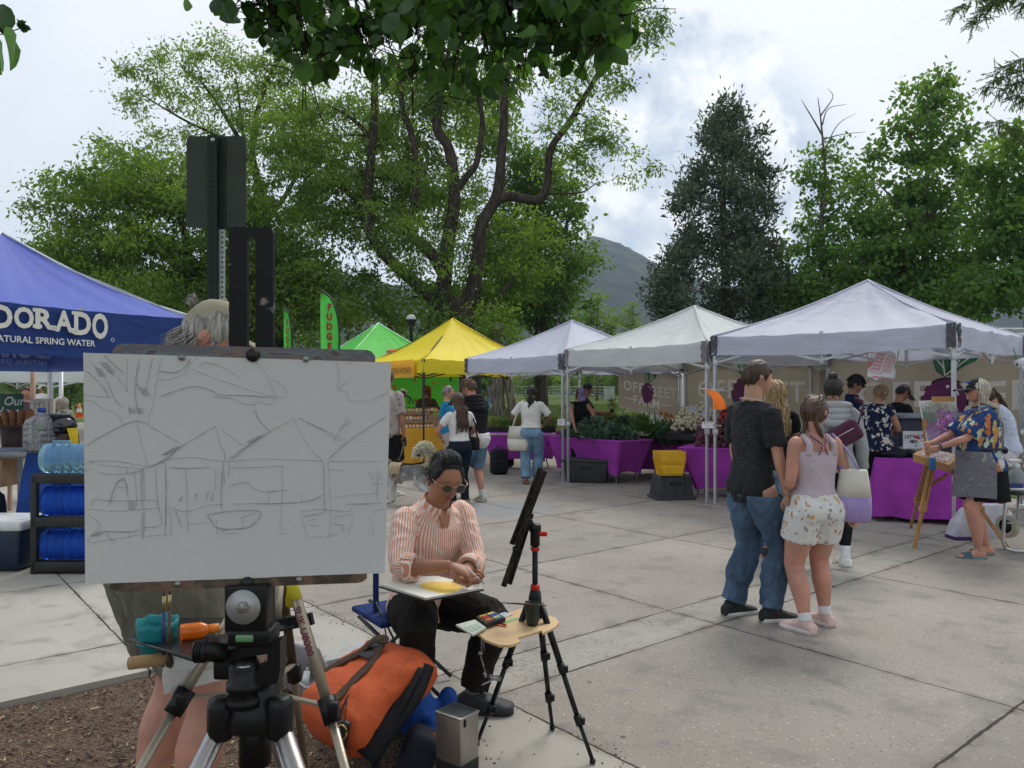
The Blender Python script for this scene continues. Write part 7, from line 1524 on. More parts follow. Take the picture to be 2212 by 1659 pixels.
 m,t,b_,oc,out=sh('olive_cargo');n=mnoise(t,oc,9,4);n2=mnoise(t,oc,400,2);c=mmix(t,n,(.115,.112,.080),(.17,.165,.125));ln(t,c,b_.inputs['Base Color']);b_.inputs['Roughness'].default_value=.9;mbump(t,b_,mmath(t,'ADD',mnoise(t,oc,18,4,.5),mmath(t,'MULTIPLY',n2,.3)),.5,.01);ol=m
 def wisps(b,root,hp):
  mb=MB()
  for i in range(300):
   a_=R(rnd.uniform(180,360));z_=rnd.uniform(-.7,-.02);c_=math.sqrt(1-z_*z_);p0=b.hc+b.Rh@b.head_pt(c_*math.cos(a_),c_*math.sin(a_),z_,.002);nn=(p0-b.hc).normalized();L=rnd.uniform(.04,.10);dn=b.Rh@Vector((0,-.25,-1))
   p1=p0+nn*L*.16+dn*L*.35;p2=p0+nn*L*.22+dn*L*.9+Vector((rnd.gauss(0,.008),rnd.gauss(0,.008),rnd.gauss(0,.008)));mb.tube([p0,p1,p2],[.0025,.0022,.0006],4)
  for i in range(26):
   p0=b.hc+b.Rh@Vector((rnd.gauss(0,.012),-b.hs.y*1.05,b.hs.z*.62+rnd.gauss(0,.01)));mb.tube([p0,p0+b.Rh@Vector((rnd.gauss(0,.008),-.02,.012)),p0+b.Rh@Vector((rnd.gauss(0,.015),-.034+rnd.gauss(0,.008),.004+rnd.gauss(0,.012)))],[.0022,.0016,.0005],4)
  mb.build('hair_wisps',grey,root,False)
  for k in(1,-1):
   lp=b.leg_path(k);fs=[q[0]for q in lp];p=Vector([float(np.interp(.26,fs,[q[1][c]for q in lp]))for c in range(3)]);MB().rbox(p+Vector((k*.112,.01,0)),(.03,.16,.17),.012).build('cargo_pocket',ol,root,False)
 person('tall grey-haired painter in tan cap and olive cargo shorts behind the drawing board',loc,50,b,'pink',dict(mat=fb('grey_marl_tee',(.30,.31,.32)),sleeve=.42,hem=.47,ov=.14,ease=.024,sease=.02,sflare=.01,fold=.010,collar='tee'),dict(mat=ol,leg=.365,ease=.024,flare=.004,wid=.058,fold=.012,fs=7,name='cargo_shorts'),None,dict(col=(.2,.19,.18),sole=(.3,.3,.3),sock=(.66,.66,.66),sock_top=.88),dict(style='short',mat=grey,n=40),dict(col=(.34,.30,.215),tilt=14),vox=.008,extra=wisps)
def onplane(u,v,o,n):
 r=P(u,v,1.0)-V(0,0,EYE);t=(o-V(0,0,EYE)).dot(n)/r.dot(n);return V(0,0,EYE)+r*t
def zat(u,v,z):return P(u,v,(EYE-z)*F/(v-CY))
def build_easel():
 TL,TR,BR,BL=P(180,762,1.5),P(845,783,1.65),P(831,1238,1.65),P(184,1262,1.5)
 n=(TR-TL).cross(BL-TL).normalized();n=n if n.y<0 else-n
 cv=thing('drawing_board','white drawing board with a pencil sketch of market tents','canvas',(TL+BR)/2)
 m,t,b,oc,out=sh('gessoed_board');a=mnoise(t,oc,5,5);c=mmix(t,a,(.60,.595,.585),(.65,.645,.635));c=mmix(t,mmath(t,'MULTIPLY',mstep(t,mnoise(t,oc,22,5),.56,.8),.14),c,(.46,.46,.46));ln(t,c,b.inputs['Base Color']);b.inputs['Roughness'].default_value=.8;b.inputs['Specular IOR Level'].default_value=.25;mbump(t,b,mnoise(t,oc,420,2),.25,.0008)
 pts=[]
 for A,B in((TL,TR),(TR,BR),(BR,BL),(BL,TL)):
  for k in range(6):p=lerp(A,B,k/6);pts.append(p+n*.0015*noise.noise(p*30))
 MB().poly([p-n*.005 for p in pts],.010,n).build('board',m,cv)
 K=lambda x,y:onplane(168.2+x*.3308,731.5+y*.3308,TL,n)+n*.0012
 L='''75 140 180 260 245 400 300 450|45 200 150 300 205 385|130 150 240 245|170 110 300 225|325 130 320 300 325 350|400 130 375 300 380 420 410 490|490 130 430 350 385 290|545 120 515 270 490 420 460 540 475 575|515 265 600 265 690 230 740 160 780 125|530 210 640 220 700 180 735 130|35 370 130 375 205 385|35 400 100 410 170 460 250 490 300 560|260 250 325 345|330 440 340 495|370 290 440 345|785 180 845 158 950 190 1050 250|745 200 870 250 1000 295 1150 345 1280 380|530 380 640 340 760 310 880 340 920 365 1100 370 1280 385|890 380 1000 390 1080 425 1150 430|1150 140 1235 240 1270 330 1290 400 1240 430 1180 405 1150 450|1275 270 1320 290 1365 370 1300 385|1150 460 1190 540 1255 605|1690 150 1705 250 1705 330 1760 350 1770 400 1900 405 2030 345|1705 330 1755 280|1745 170 1790 150|45 700 200 610 385 535 520 600 690 695|385 535 410 660 455 830|80 800 250 800 455 830 560 790 700 690 905 570|60 805 200 830 430 850|430 850 560 800 640 735|905 590 930 700 960 750 950 830 960 960|930 585 1000 640 1080 700|985 785 1130 680 1255 605 1410 520|1000 790 1120 695 1250 610|1410 520 1500 690 1605 810|1430 515 1580 580 1750 665|1450 520 1600 600 1720 670|1630 790 1750 680 1880 590 2025 500|1670 670 1720 590 1760 510|1700 600 1790 530|580 790 740 775 960 800 1180 785 1500 795 1600 800|590 840 700 845 880 840|1000 845 1200 840 1340 830|1640 800 1800 800 1990 800|1640 855 1750 860|570 810 575 1000 570 1300|600 1090 610 1200 610 1290|700 840 715 980 715 1080|510 850 515 1000 530 1090|415 850 415 1000 420 1100|430 840 435 1050|370 860 380 960 385 1090|900 850 900 990|940 850 935 1000 935 1120|990 810 985 900|1335 830 1335 1000 1325 1180 1330 1270|1310 1275 1365 1272|1605 810 1605 1000 1610 1130|1640 850 1650 1100 1645 1290|1635 800 1635 850|1620 1295 1700 1275|200 1090 245 960 300 910 330 1040|245 960 260 930 310 930 315 970 260 970|95 1090 110 1050 250 1060 480 1055 530 1070|50 1110 250 1125 540 1105|320 850 325 880 430 855|135 870 200 885 320 880|45 865 100 845|75 1150 150 1220 90 1280 80 1330 230 1310 400 1280|150 1255 300 1260 400 1255|180 1270 240 1330|335 1260 330 1300|420 1140 420 1300|430 1090 430 1310|440 1290 610 1275|520 1080 545 1210 440 1235|620 1100 690 1130 850 1090 950 1080|630 1110 680 1230|660 1060 680 1030 670 1060|720 1215 840 1200|715 1090 720 1270|840 1150 1000 1125 1190 1130 1110 1230 920 1235 865 1180 850 1150|905 1185 910 1280|1075 1160 1080 1240|1060 1170 1150 1140|930 1250 1000 1245|940 1275 1040 1270|760 1030 780 1010 770 1060|830 1020 850 1000 840 1060|870 1060 885 990|990 960 1100 940 1160 985 1250 1000 1380 985|1250 980 1245 1070|1250 1000 1290 985|1135 1075 1300 1075 1500 1060 1600 1020|1000 1080 1130 1078|1460 1060 1460 1000|1450 1130 1600 1115 1760 1130 1790 1100|1455 1160 1530 1150 1610 1130|1460 1170 1480 1230 1500 1290|1500 1190 1560 1180|1660 1170 1790 1155 1770 1270|1670 1210 1725 1215 1725 1260|1510 1215 1580 1225|1500 1295 1600 1293|1665 1040 1790 1020 1950 1010|1760 1080 1990 1075|1915 1130 2005 1110|1910 1150 1930 1280 1965 1285|1905 870 1930 930|1955 860 1955 1060|1920 945 2000 950|1970 860 1985 930'''
 mb=MB();dk=MB();r2=random.Random(3)
 for i,s in enumerate(L.split('|')):
  q=[float(v)for v in s.split()];pp=[Vector((q[j],q[j+1],0))for j in range(0,len(q),2)];cp=curve_pts(pp,8)if len(pp)>2 else[lerp(pp[0],pp[1],k/8)for k in range(9)]
  tgt=dk if i%3==0 else mb;R_=[.00020+.00028*r2.random()for _ in cp]
  tgt.tube([K(p.x+3.0*noise.noise(V(p.x*.03,p.y*.03,i)),p.y+3.0*noise.noise(V(p.x*.03,p.y*.03,i+50)))for p in cp],R_,4)
  if i%4==1:mb.tube([K(p.x+5+4*noise.noise(V(p.x*.02,p.y*.02,i)),p.y+4)for p in cp[1:-2]],[.00028]*(len(cp)-3),4)
 for x0,y0,w_,a_ in((150,155,90,.9),(385,450,40,1.5),(330,450,40,1.3),(110,190,70,1.0),(410,320,60,1.2),(540,760,120,-.5),(1100,680,90,-.55),(80,1290,60,-.5),(330,1060,60,1.5)):
  for k in range(6):mb.tube([K(x0+k*8,y0+r2.uniform(-4,4)),K(x0+k*8+w_*math.cos(a_),y0+w_*math.sin(a_)+r2.uniform(-6,6))],.00028,4)
 mb.build('pencil_sketch',M('graphite',(.40,.40,.405),.7,bump=0),cv);dk.build('dark_pencil_sketch',M('graphite_dark',(.28,.28,.285),.7,bump=0),cv)
 es=thing('field_easel','black slotted painting mast with paint-smeared clamp bars holding the drawing board, on a silver tripod','easel',(-.51,1.62,0))
 pb,tpp,bb,oc,out=sh('painted_black');n1=mnoise(tpp,oc,16,5,.5);sm_=mstep(tpp,n1,.63,.68);n3=mnoise(tpp,oc,7,3);c=mmix(tpp,mmath(tpp,'MULTIPLY',sm_,.8),(.005,.005,.006),mmix(tpp,mstep(tpp,n3,.45,.55),(.06,.11,.14),(.30,.27,.25)));ln(tpp,c,bb.inputs['Base Color']);bb.inputs['Roughness'].default_value=.42;bb.inputs['Specular IOR Level'].default_value=.22
 def rrect(u0,v0,u1,v1,d,r,th,nrm=V(0,1,0),sl=0.0):
  pts=[]
  for cx_,cy_,a0 in((u1-r,v0+r,-90),(u1-r,v1-r,0),(u0+r,v1-r,90),(u0+r,v0+r,180)):
   for q in(0,30,60,90):a=R(a0+q);pts.append(P(cx_+r*math.cos(a),cy_+r*math.sin(a)+sl*(cx_-u0),d))
  return pts
 d=1.66;mb=MB()
 out_=rrect(497,491,592,1400,d,11,.012,sl=.03);inn=rrect(536,513,554,1180,d,8,.012,sl=.03);N_=len(out_)
 vs=[p+V(0,s*.007,0)for s in(-1,1)for ring in(out_,inn)for p in ring];f=[]
 for i in range(N_):
  j=(i+1)%N_;f+=[(i,j,N_+j,N_+i),(2*N_+i,3*N_+i,3*N_+j,2*N_+j),(i,2*N_+i,2*N_+j,j),(N_+i,N_+j,3*N_+j,3*N_+i)]
 mb.add(vs,f,0,False);mb.build('mast',pb,es)
 m,t,b,oc,out=sh('smeared_aluminium');n1=mnoise(t,oc,22,6,.8,sc3=(.5,1,2));r_=N(t,'ShaderNodeValToRGB');e=r_.color_ramp.elements
 for i,(p,c)in enumerate(((.3,(.05,.05,.055)),(.42,(.20,.14,.12)),(.5,(.11,.12,.14)),(.57,(.17,.20,.21)),(.63,(.10,.06,.06)),(.72,(.08,.17,.22)))):
  if i>1:e.new(p)
  e[i].position=p;e[i].color=(*c,1)
 ln(t,n1,r_.inputs[0]);ln(t,r_.outputs[0],b.inputs['Base Color']);b.inputs['Roughness'].default_value=.45;b.inputs['Metallic'].default_value=.35;sa=m
 m,t,b,oc,out=sh('smeared_brown');n1=mnoise(t,oc,18,6,.8);c=mmix(t,mstep(t,n1,.4,.6),(.055,.04,.028),(.17,.10,.07));c=mmix(t,mmath(t,'MULTIPLY',mstep(t,mnoise(t,oc,9,3),.55,.65),.7),c,(.09,.11,.06));ln(t,c,b.inputs['Base Color']);b.inputs['Roughness'].default_value=.5;sb_=m
 ex=(TR-TL).normalized();off=n*-.012
 for nm,mt,(ua,va),(ub,vb),h0,h1 in(('top_clamp',sa,(245,742),(810,757),34,26),('bottom_clamp',sb_,(240,1256),(792,1237),21,19)):
  mb=MB();pts=[];r=12
  A=onplane(ua,va,TL+off,n);B=onplane(ub,vb,TL+off,n);A2=onplane(ua,va+h0,TL+off,n);B2=onplane(ub,vb+h1,TL+off,n)
  k=.018
  if nm=='top_clamp':pts=[A2,A+ex*.0+(A2-A)*.5,lerp(A,A2,.12)+ex*.008,A+ex*k,B-ex*k,lerp(B,B2,.12)-ex*.008,B+(B2-B)*.5,B2]
  else:pts=[A,B,lerp(B,B2,.5),lerp(B,B2,.88)-ex*.008,B2-ex*k,A2+ex*k,lerp(A,A2,.88)+ex*.008,lerp(A,A2,.5)]
  mb.poly(pts,.020,n);mb.build(nm,mt,es)
  for f_ in(.25,.72):
   c=lerp(A2,B2,f_)if nm=='top_clamp' else lerp(A,B,f_);c=c+n*.012+(A-A2)*(.15 if nm=='top_clamp' else-.35);mb=MB();mb.lathe([(.004,0),(.0065,.001),(.0065,.004),(.001,.006)],c,10,n.to_track_quat('Z','Y').to_matrix());mb.build('clamp_bolt',M('bolt_zinc',(.30,.30,.29),.4,metal=.8),es)
  c=lerp(A,B,.515)+n*.011+(A2-A)*.55;MB().lathe([(.001,.0),(.012,0),(.014,.004),(.001,.006)],c,14,n.to_track_quat('Z','Y').to_matrix()).build('clamp_knob',M('knob_black',(.012,.012,.012),.4),es)
 bk=M('black_plastic',(.007,.007,.008),.40,.2,spec=.3);al=M('silver_leg',(.40,.37,.36),.32,.12,metal=.85);d=1.56
 def bx(u0,v0,u1,v1,dd,th,nm,mt,r=.006):a,b_=P(u0,v0,dd),P(u1,v1,dd);c=(a+b_)/2;return MB().rbox((c.x,dd+th/2,c.z),(abs(b_.x-a.x),th,abs(a.z-b_.z)),r).build(nm,mt,es)
 bx(483,1266,575,1368,d,.05,'mount_block',bk);bx(490,1364,584,1398,d-.005,.07,'head_plate',bk);ry=Matrix.Rotation(R(90),3,'X')
 MB().lathe([(.001,.0),(.034,0),(.035,.001),(.035,.003),(.001,.003)],P(526,1311,d-.001),26,ry).build('washer',M('washer_steel',(.42,.42,.42),.45,metal=.5),es)
 MB().lathe([(.001,.003),(.013,.003),(.013,.009),(.001,.011)],P(526,1311,d-.001),6,ry,sm=False).build('hex_bolt',MT['bolt_zinc'],es)
 c=P(528,1379,d-.008);MB().rbox(c,(.036,.010,.014),.004).build('spirit_level',M('level_green',(.13,.30,.13),.15,spec=.6),es);mb=MB();mb.tube([P(420,1408,d-.03),P(440,1404,d-.02),P(485,1412,d)],[.019,.021,.019],14)
 for q in range(4):mb.tube([P(424+6*q,1407,d-.028),P(427+6*q,1407,d-.028)],.0225,14)
 mb.build('pan_handle',bk,es)
 mb=MB();mb.poly([P(*q,d+.03)for q in((480,1398),(590,1385),(612,1378),(612,1440),(606,1468),(560,1475),(556,1440),(585,1432),(585,1405),(540,1412),(490,1425))],.045,(0,1,0));mb.build('tilt_bracket',bk,es)
 c0=P(528,1455,d+.02);mb=MB();mb.lathe([(.014,.035),(.026,.03),(.032,.015),(.030,-.012),(.036,-.016),(.036,-.03),(.030,-.034),(.038,-.05),(.040,-.062)],c0,20);mb.build('pan_base',bk,es);MB().ball(P(528,1437,d),.016,.016,.005).build('pan_cap',M('cap_chrome',(.5,.5,.5),.15,metal=.9),es);bx(459,1424,500,1470,d+.02,.03,'lock_lever',bk)
 apex=V(c0.x+.012,d+.05,P(0,1505,d).z);mb=MB();mb.lathe([(.032,.02),(.044,0),(.056,-.03),(.068,-.062),(.060,-.078),(.036,-.085)],apex,18)
 feet=[V(-1.02,1.30,0),V(-.06,1.36,0),V(-.50,2.30,0)]
 for k,ft in enumerate(feet):
  dr=(ft-V(apex.x,apex.y,0)).normalized();a=apex+dr*.055+V(0,0,-.035);mb.rbox(a+dr*.015+V(0,0,-.015),(.05,.05,.09),.018,rot_z(math.atan2(dr.y,dr.x)))
 mb.build('leg_spider',bk,es);MB().tube([apex+V(0,0,-.05),apex+V(0,0,-.16)],.033,16).build('column_sleeve',bk,es);MB().tube([apex+V(0,0,-.15),apex+V(0,0,-.42)],.024,16).build('center_column',al,es)
 for k,ft in enumerate(feet):
  dr=(ft-V(apex.x,apex.y,0)).normalized();a=apex+dr*.075+V(0,0,-.07);m_=lerp(a,ft,.45);mb=MB();sd=dr.cross(V(0,0,1));mb.tube([a,m_],.0205,12,flat=.8);mb.tube([m_,ft+V(0,0,.02)],.015,12)
  for q in(-1,1):mb.tube([a+sd*q*.013-dr*.014,m_+sd*q*.013-dr*.014],.007,8)
  lg=mb.build('tripod_leg',al,es);MB().rbox(m_,(.06,.055,.06),.012).build('leg_clamp',bk,lg);MB().ball(ft+V(0,0,.015),.022,.022,.018).build('rubber_foot',bk,lg)
def build_behind_board():
 bg=M('champagne_leg',(.40,.35,.27),.38,.1,metal=.6);bz=M('bronze_leg',(.12,.085,.055),.45,.15,metal=.5);bk=MT['black_plastic'];ye=M('tape_yellow',(.72,.62,.03),.5)
 T=thing('painter_tripod','champagne-coloured tripod with yellow tape and red lettering, behind the drawing board','tripod',(-.70,2.4,0));ap=P(602,1150,2.35)
 legs=(((481,1360,2.2),(388,1515,2.1),(304,1659,2.0),bg),((631,1261,2.25),(712,1534,2.12),(745,1659,2.08),bg),((614,1300,2.5),(634,1450,2.62),(658,1659,2.75),bz))
 for(a,c,e,mt)in legs:
  A,Cc,E=P(*a),P(*c),P(*e);dn=(E-Cc).normalized();ft=E+dn*(E.z/-dn.z)*1.0;mb=MB();mb.tube([ap,A,Cc],.0155,10,flat=.8);mb.tube([Cc,ft],.0125,10);lg=mb.build('leg',mt,T)
  ax=(Cc-A).normalized();mb=MB();mb.tube([Cc-ax*.035,Cc+ax*.035],.026,8);mb.rbox(Cc+V(.015,-.02,.01),(.03,.03,.045),.008);mb.build('leg_clamp',bk,lg);MB().ball(ft,.02).build('rubber_foot',bk,lg)
 ax=(P(712,1534,2.12)-P(631,1261,2.25)).normalized();a=P(620,1225,2.26);MB().tube([a,a+ax*.10],.0175,10).build('yellow_tape',ye,T);a=P(628,1240,2.47);b_=P(632,1305,2.5);MB().tube([a,b_],.023,10).build('yellow_tape',ye,T)
 o=P(645,1306,2.225)-V(0,.020,0);fx=frame_fn(o,ax,V(1,0,.3));mb=MB();put_text(mb,'SLIK U8000',lambda x,y:o+ax*x+V(.95,0,.28)*(y-.011),.030,align='LEFT',offset=.0006);mb.build('lettering',M('maroon_print',(.16,.02,.04),.6),T)
 hub=P(560,1492,2.25);MB().lathe([(.02,.03),(.03,0),(.02,-.03)],hub,12).build('brace_hub',bk,T)
 for q in((392,1508,2.1),(706,1524,2.12),(632,1436,2.58)):MB().bar(P(*q),hub,.018,.007).build('brace',bg,T)
 MB().tube([P(598,1262,2.35),P(590,1360,2.35)],.022,12).build('center_column',bg,T)
 z=.92;tm=M('tray_black_gloss',(.014,.014,.016),.25,spec=.6);t=thing('tray','thin black tray fixed to the champagne tripod','tray',zat(400,1380,z));MB().poly([zat(*q,z)for q in((282,1381),(415,1424),(505,1385),(640,1352),(675,1330),(520,1335),(330,1338))],.006,(0,0,1)).build('plate',tm,t);MB().tube([zat(282,1381,z),zat(415,1424,z),zat(505,1385,z)],.006,6).build('rim',tm,t);bx=P(645,1345,2.3);MB().bar(P(600,1352,2.3),P(675,1336,2.25),.012,.035).build('bracket',MT['black_plastic'],t)
 te=M('teal_silicone',(.010,.25,.28),.45,.08,spec=.4,transl=.15);o=thing('water_cup','teal collapsible water cup hanging in the tray','cup',zat(340,1385,z));c=zat(340,1378,z);mb=MB();rg=[]
 for r,h in((.036,-.062),(.040,-.055),(.044,-.012),(.052,-.008),(.052,.012),(.053,.016),(.054,.034),(.056,.052)):rg.append([c+V(r*math.cos(q),r*math.sin(q),h+(.0035*math.cos(q*8)if h>.03 else 0))for q in[2*math.pi*i/36 for i in range(36)]])
 for r,h in((.053,.050),(.048,.02),(.046,-.01)):rg.append([c+V(r*math.cos(q),r*math.sin(q),h+(.0035*math.cos(q*8)if h>.03 else 0))for q in[2*math.pi*i/36 for i in range(36)]])
 mb.loft(rg);mb.build('cup_body',te,o);MB().lathe([(.0445,-.015),(.055,-.010),(.055,-.004),(.05,0)],c,30,cap=False).build('cup_ring',te,o)
 om,t2,b,oc,out=sh('orange_oil');b.inputs['Base Color'].default_value=(.95,.20,.005,1);b.inputs['Roughness'].default_value=.12;b.inputs['Transmission Weight'].default_value=.45;ln(t2,mmix(t2,mnoise(t2,oc,30,3),(.95,.16,.003),(.98,.30,.02)),b.inputs['Base Color'])
 o=thing('oil_bottle','orange bottle of painting oil lying on the black tray','bottle',zat(430,1372,z+.02));A,B=zat(388,1366,z+.024),zat(474,1356,z+.024);ax=(B-A).normalized();q4=ax.to_track_quat('Z','Y').to_matrix();L=(B-A).length;MB().lathe([(.001,0),(.020,.001),(.022,.006),(.022,L*.55),(.014,L*.70),(.011,L*.74)],A,18,q4).build('glass',om,o);MB().lathe([(.013,L*.73),(.013,L),(.001,L)],A,14,q4).build('bottle_cap',M('cap_orange',(.75,.22,.02),.4),o)
 for lab,u,v0,v1,hc,d in(('long blue-handled brush standing upright by the teal cup',354,1275,1440,(.012,.03,.13),2.12),('long brown-handled brush with broad dark tip, upright by the teal cup',366,1272,1450,(.09,.03,.018),2.10)):
  o=thing('paint_brush',lab,'brush',P(u,v1,d),0,'upright brushes in the tray');MB().tube([P(u,v0+40,d),P(u-1,(v0+v1)/2+20,d),P(u-1,v1,d)],[.0042,.0055,.003],8).build('handle',M('lacquer_%d'%u,hc,.25,spec=.6),o);MB().tube([P(u+1,v0+12,d),P(u,v0+44,d)],[.005,.0046],8).build('ferrule',M('brass_ferrule',(.55,.42,.2),.3,metal=.8),o);MB().tube([P(u+1,v0-3,d),P(u+1,v0+14,d)],[.002,.005],8).build('bristles',M('bristle',(.10,.06,.04),.8),o)
  if u==366:MB().tube([P(u,1412,d),P(u,1432,d),P(u,1450,d)],[.004,.011,.003],8).build('wide_tip',M('tip_dark',(.05,.025,.015),.5),o)
 o=thing('towel_roll','paper towel roll on a wooden dowel below the tray','paper towel',P(420,1440,2.1));pw=M('paper_white',(.66,.65,.62),.9);A,B=P(280,1433,2.06),P(520,1400,2.3);ax=(B-A).normalized();q4=ax.to_track_quat('Z','Y').to_matrix();MB().tube([A,B],.0175,12).build('dowel',M('dowel_wood',(.42,.25,.11),.6),o);c=P(365,1432,2.12);MB().lathe([(.018,0),(.036,0),(.037,.20),(.018,.20)],c-V(0,0,.0),24,q4,cap=False).build('roll',pw,o)
 sh_=V(0,-.037,.0);MB().grid(lambda a,b_:c+ax*(.0+.20*a)+sh_+V(0,-.006*math.sin(b_*5+a*3),-.055*b_-.02*(1-a)*b_),14,8).build('loose_sheet',pw,o)
 g=M('sign_back',(.050,.062,.050),.55,.10,metal=.0,spec=.25);pg=M('post_green',(.016,.028,.022),.5,.15,spec=.25);pz=M('post_zinc',(.42,.44,.43),.5,.12,metal=.5);hd=M('hole_black',(.006,.007,.006),.9,bump=0);d=3.9
 t=thing('road_sign','back of a grey road sign on a perforated green post','sign',P(466,0,d)*1);t.location=(P(466,0,d).x,d,0)
 pts=[]
 for cx_,cy_,a0 in((521,306,-90),(521,480,0),(414,480,90),(414,306,180)):
  for q in(0,30,60,90):pts.append(P(cx_+11*math.cos(R(a0+q)),cy_+12*math.sin(R(a0+q)),d+.03))
 MB().poly(pts,.004,(0,1,0)).build('sign_plate',g,t);x0,x1,x2=P(448,0,d).x,P(468,0,d).x,P(483,0,d).x;zt=P(0,291,d).z
 MB().box(((x0+x1)/2,d,zt/2),(x1-x0,.006,zt)).build('post_face',pg,t);mb=MB();mb.box((x1,d+.012,zt/2),(.005,.028,zt));mb.box(((x1+x2)/2+.003,d+.024,zt/2-.01),(x2-x1-.004,.004,zt));mb.build('post_channel',pg,t);MB().box(((x1+x2)/2+.003,d+.0205,P(0,494,d).z/2),(x2-x1-.005,.003,P(0,494,d).z)).build('galvanised_post',pz,t);mb=MB()
 for i in range(60):
  z=zt-.06-i*.0254
  if z<1.0:break
  for xx,yy in(((x0+x1)/2,-.0035),((x1+x2)/2+.004,.0185)):mb.add([V(xx+.0052*math.cos(q),d+yy,z+.0052*math.sin(q))for q in[k*math.pi/4 for k in range(8)]],[tuple(range(8))],sm=False)
 mb.build('punched_holes',hd,t);MB().lathe([(.001,0),(.012,0),(.013,.002),(.001,.006)],P(459,302,d-.003),16,Matrix.Rotation(R(90),3,'X')).build('bolt',MT['cap_chrome'],t)
def build_artist_kit():
 bk=M('tripod_black',(.006,.006,.007),.36,.15,spec=.3);rd=M('anodised_red',(.55,.02,.025),.3,.05,metal=.3);bk2=MT['black_plastic']
 s=thing('camp_stool','folding camp stool with blue fabric under the seated artist','stool',(-.60,4.10,0));bl=fabric('stool_blue',(.018,.035,.13));MB().rbox((-.60,4.12,.43),(.40,.38,.03),.012,rot_z(.6)).build('seat',bl,s);MB().rbox(P(812,1285,4.05),(.03,.03,.26),.01).build('backrest_edge',bl,s)
 for a,b_ in(((-.80,4.0,.44),(-.35,3.95,.02)),((-.42,3.92,.44),(-.86,4.05,.02)),((-.80,4.3,.44),(-.34,4.28,.02)),((-.40,4.3,.44),(-.88,4.34,.02))):MB().tube([V(*a),V(*b_)],.011,8).build('leg',M('stool_tube',(.05,.05,.055),.35,metal=.6),s)
 for u0,v0,u1,v1 in((815,1310,868,1430),(812,1300,838,1400)):MB().tube([P(u0,v0,3.98),P((u0+u1)/2+6,(v0+v1)/2+4,3.96),P(u1,v1,3.94)],.009,6,flat=.4).build('strap',bk2,s)
 m,t,b,oc,out=sh('watercolour_sheet');n=mnoise(t,oc,9,5,.6);dn=N(t,'ShaderNodeVectorMath',operation='DISTANCE');ln(t,oc,dn.inputs[0]);pc=lerp(P(920,1300,3.45),P(970,1258,3.72),.55)+V(.01,.0,0);dn.inputs[1].default_value=pc;k=mmath(t,'ADD',mstep(t,dn.outputs['Value'],.17,.02),mmath(t,'MULTIPLY',mmath(t,'SUBTRACT',n,.5),1.6));c=mmix(t,mstep(t,k,.30,.62),(.72,.70,.63),(.80,.56,.10));c=mmix(t,mmath(t,'MULTIPLY',mstep(t,mnoise(t,oc,14,4),.55,.7),mmath(t,'MULTIPLY',mstep(t,k,.3,.6),.6)),c,(.62,.30,.12));ln(t,c,b.inputs['Base Color']);b.inputs['Roughness'].default_value=.75
 o=thing('watercolour_pad','open watercolour pad with yellow washes on the lap of the seated artist','sketch pad',P(925,1285,3.6));q=[P(818,1268,3.62),P(920,1299,3.42),P(1046,1275,3.62),P(945,1249,3.82)]
 def plate(dz,th,g,nm,mt):c=sum(q,Vector())/4;mb=MB();mb.poly([c+(p-c)*g+V(0,0,dz)for p in q],th,(0,0,1));return mb.build(nm,mt,o)
 plate(0,.006,1.0,'cover',M('cover_black',(.02,.02,.02),.6));plate(.008,.006,.985,'page_block',M('page_edge',(.62,.60,.54),.9));mb=MB();c=sum(q,Vector())/4;mb.grid(lambda a,b_:(lambda p:c+(p-c)*.98+V(0,0,.0135+.010*math.sin(b_*3.14)*(1-a)))(lerp(lerp(q[0],q[3],b_),lerp(q[1],q[2],b_),a)),10,10);mb.build('painted_sheet',m,o)
 ar=[x for x in bpy.data.objects if x.get('label','').startswith('artist in coral')][0]
 o=thing('paint_brush','slim pale brush in the right hand of the seated artist','brush',P(1030,1245,3.5));MB().tube([P(1006,1224,3.52),P(1022,1238,3.47),P(1042,1258,3.42)],[.0035,.004,.0015],6).build('handle',M('brush_ivory',(.5,.45,.4),.4),o);MB().tube([P(1040,1256,3.425),P(1046,1262,3.41)],[.003,.001],6).build('bristles',bk2,o)
 T=thing('tripod','black tripod with red locks carrying a plywood shelf and a wooden easel board','tripod',(.10,3.5,0));ax_=V(.105,3.5,0);zt=P(0,1150,3.5).z;za=P(0,1295,3.5).z
 MB().tube([ax_+V(0,0,za-.15),ax_+V(0,0,zt)],.013,12).build('center_column',bk,T);MB().lathe([(.02,.05),(.028,.02),(.030,0),(.026,-.03)],ax_+V(0,0,za),14).build('shoulder',bk,T)
 for z,h,r in((za+.055,.028,.021),(zt-.075,.018,.020),(zt-.045,.014,.020)):MB().lathe([(r*.9,-h/2),(r,-h*.4),(r,h*.4),(r*.9,h/2)],ax_+V(0,0,z),14).build('lock_ring',rd,T)
 MB().lathe([(.022,-.05),(.022,.01),(.028,.02),(.028,.04),(.02,.05)],ax_+V(0,0,zt-.01),14).build('head',bk,T);MB().rbox(ax_+V(.035,-.01,zt-.005),(.04,.012,.022),.005).build('lock_knob',rd,T);MB().rbox(ax_+V(-.03,0,zt+.035),(.05,.03,.04),.006,rot_y(-.4)).build('quick_clamp',bk,T)
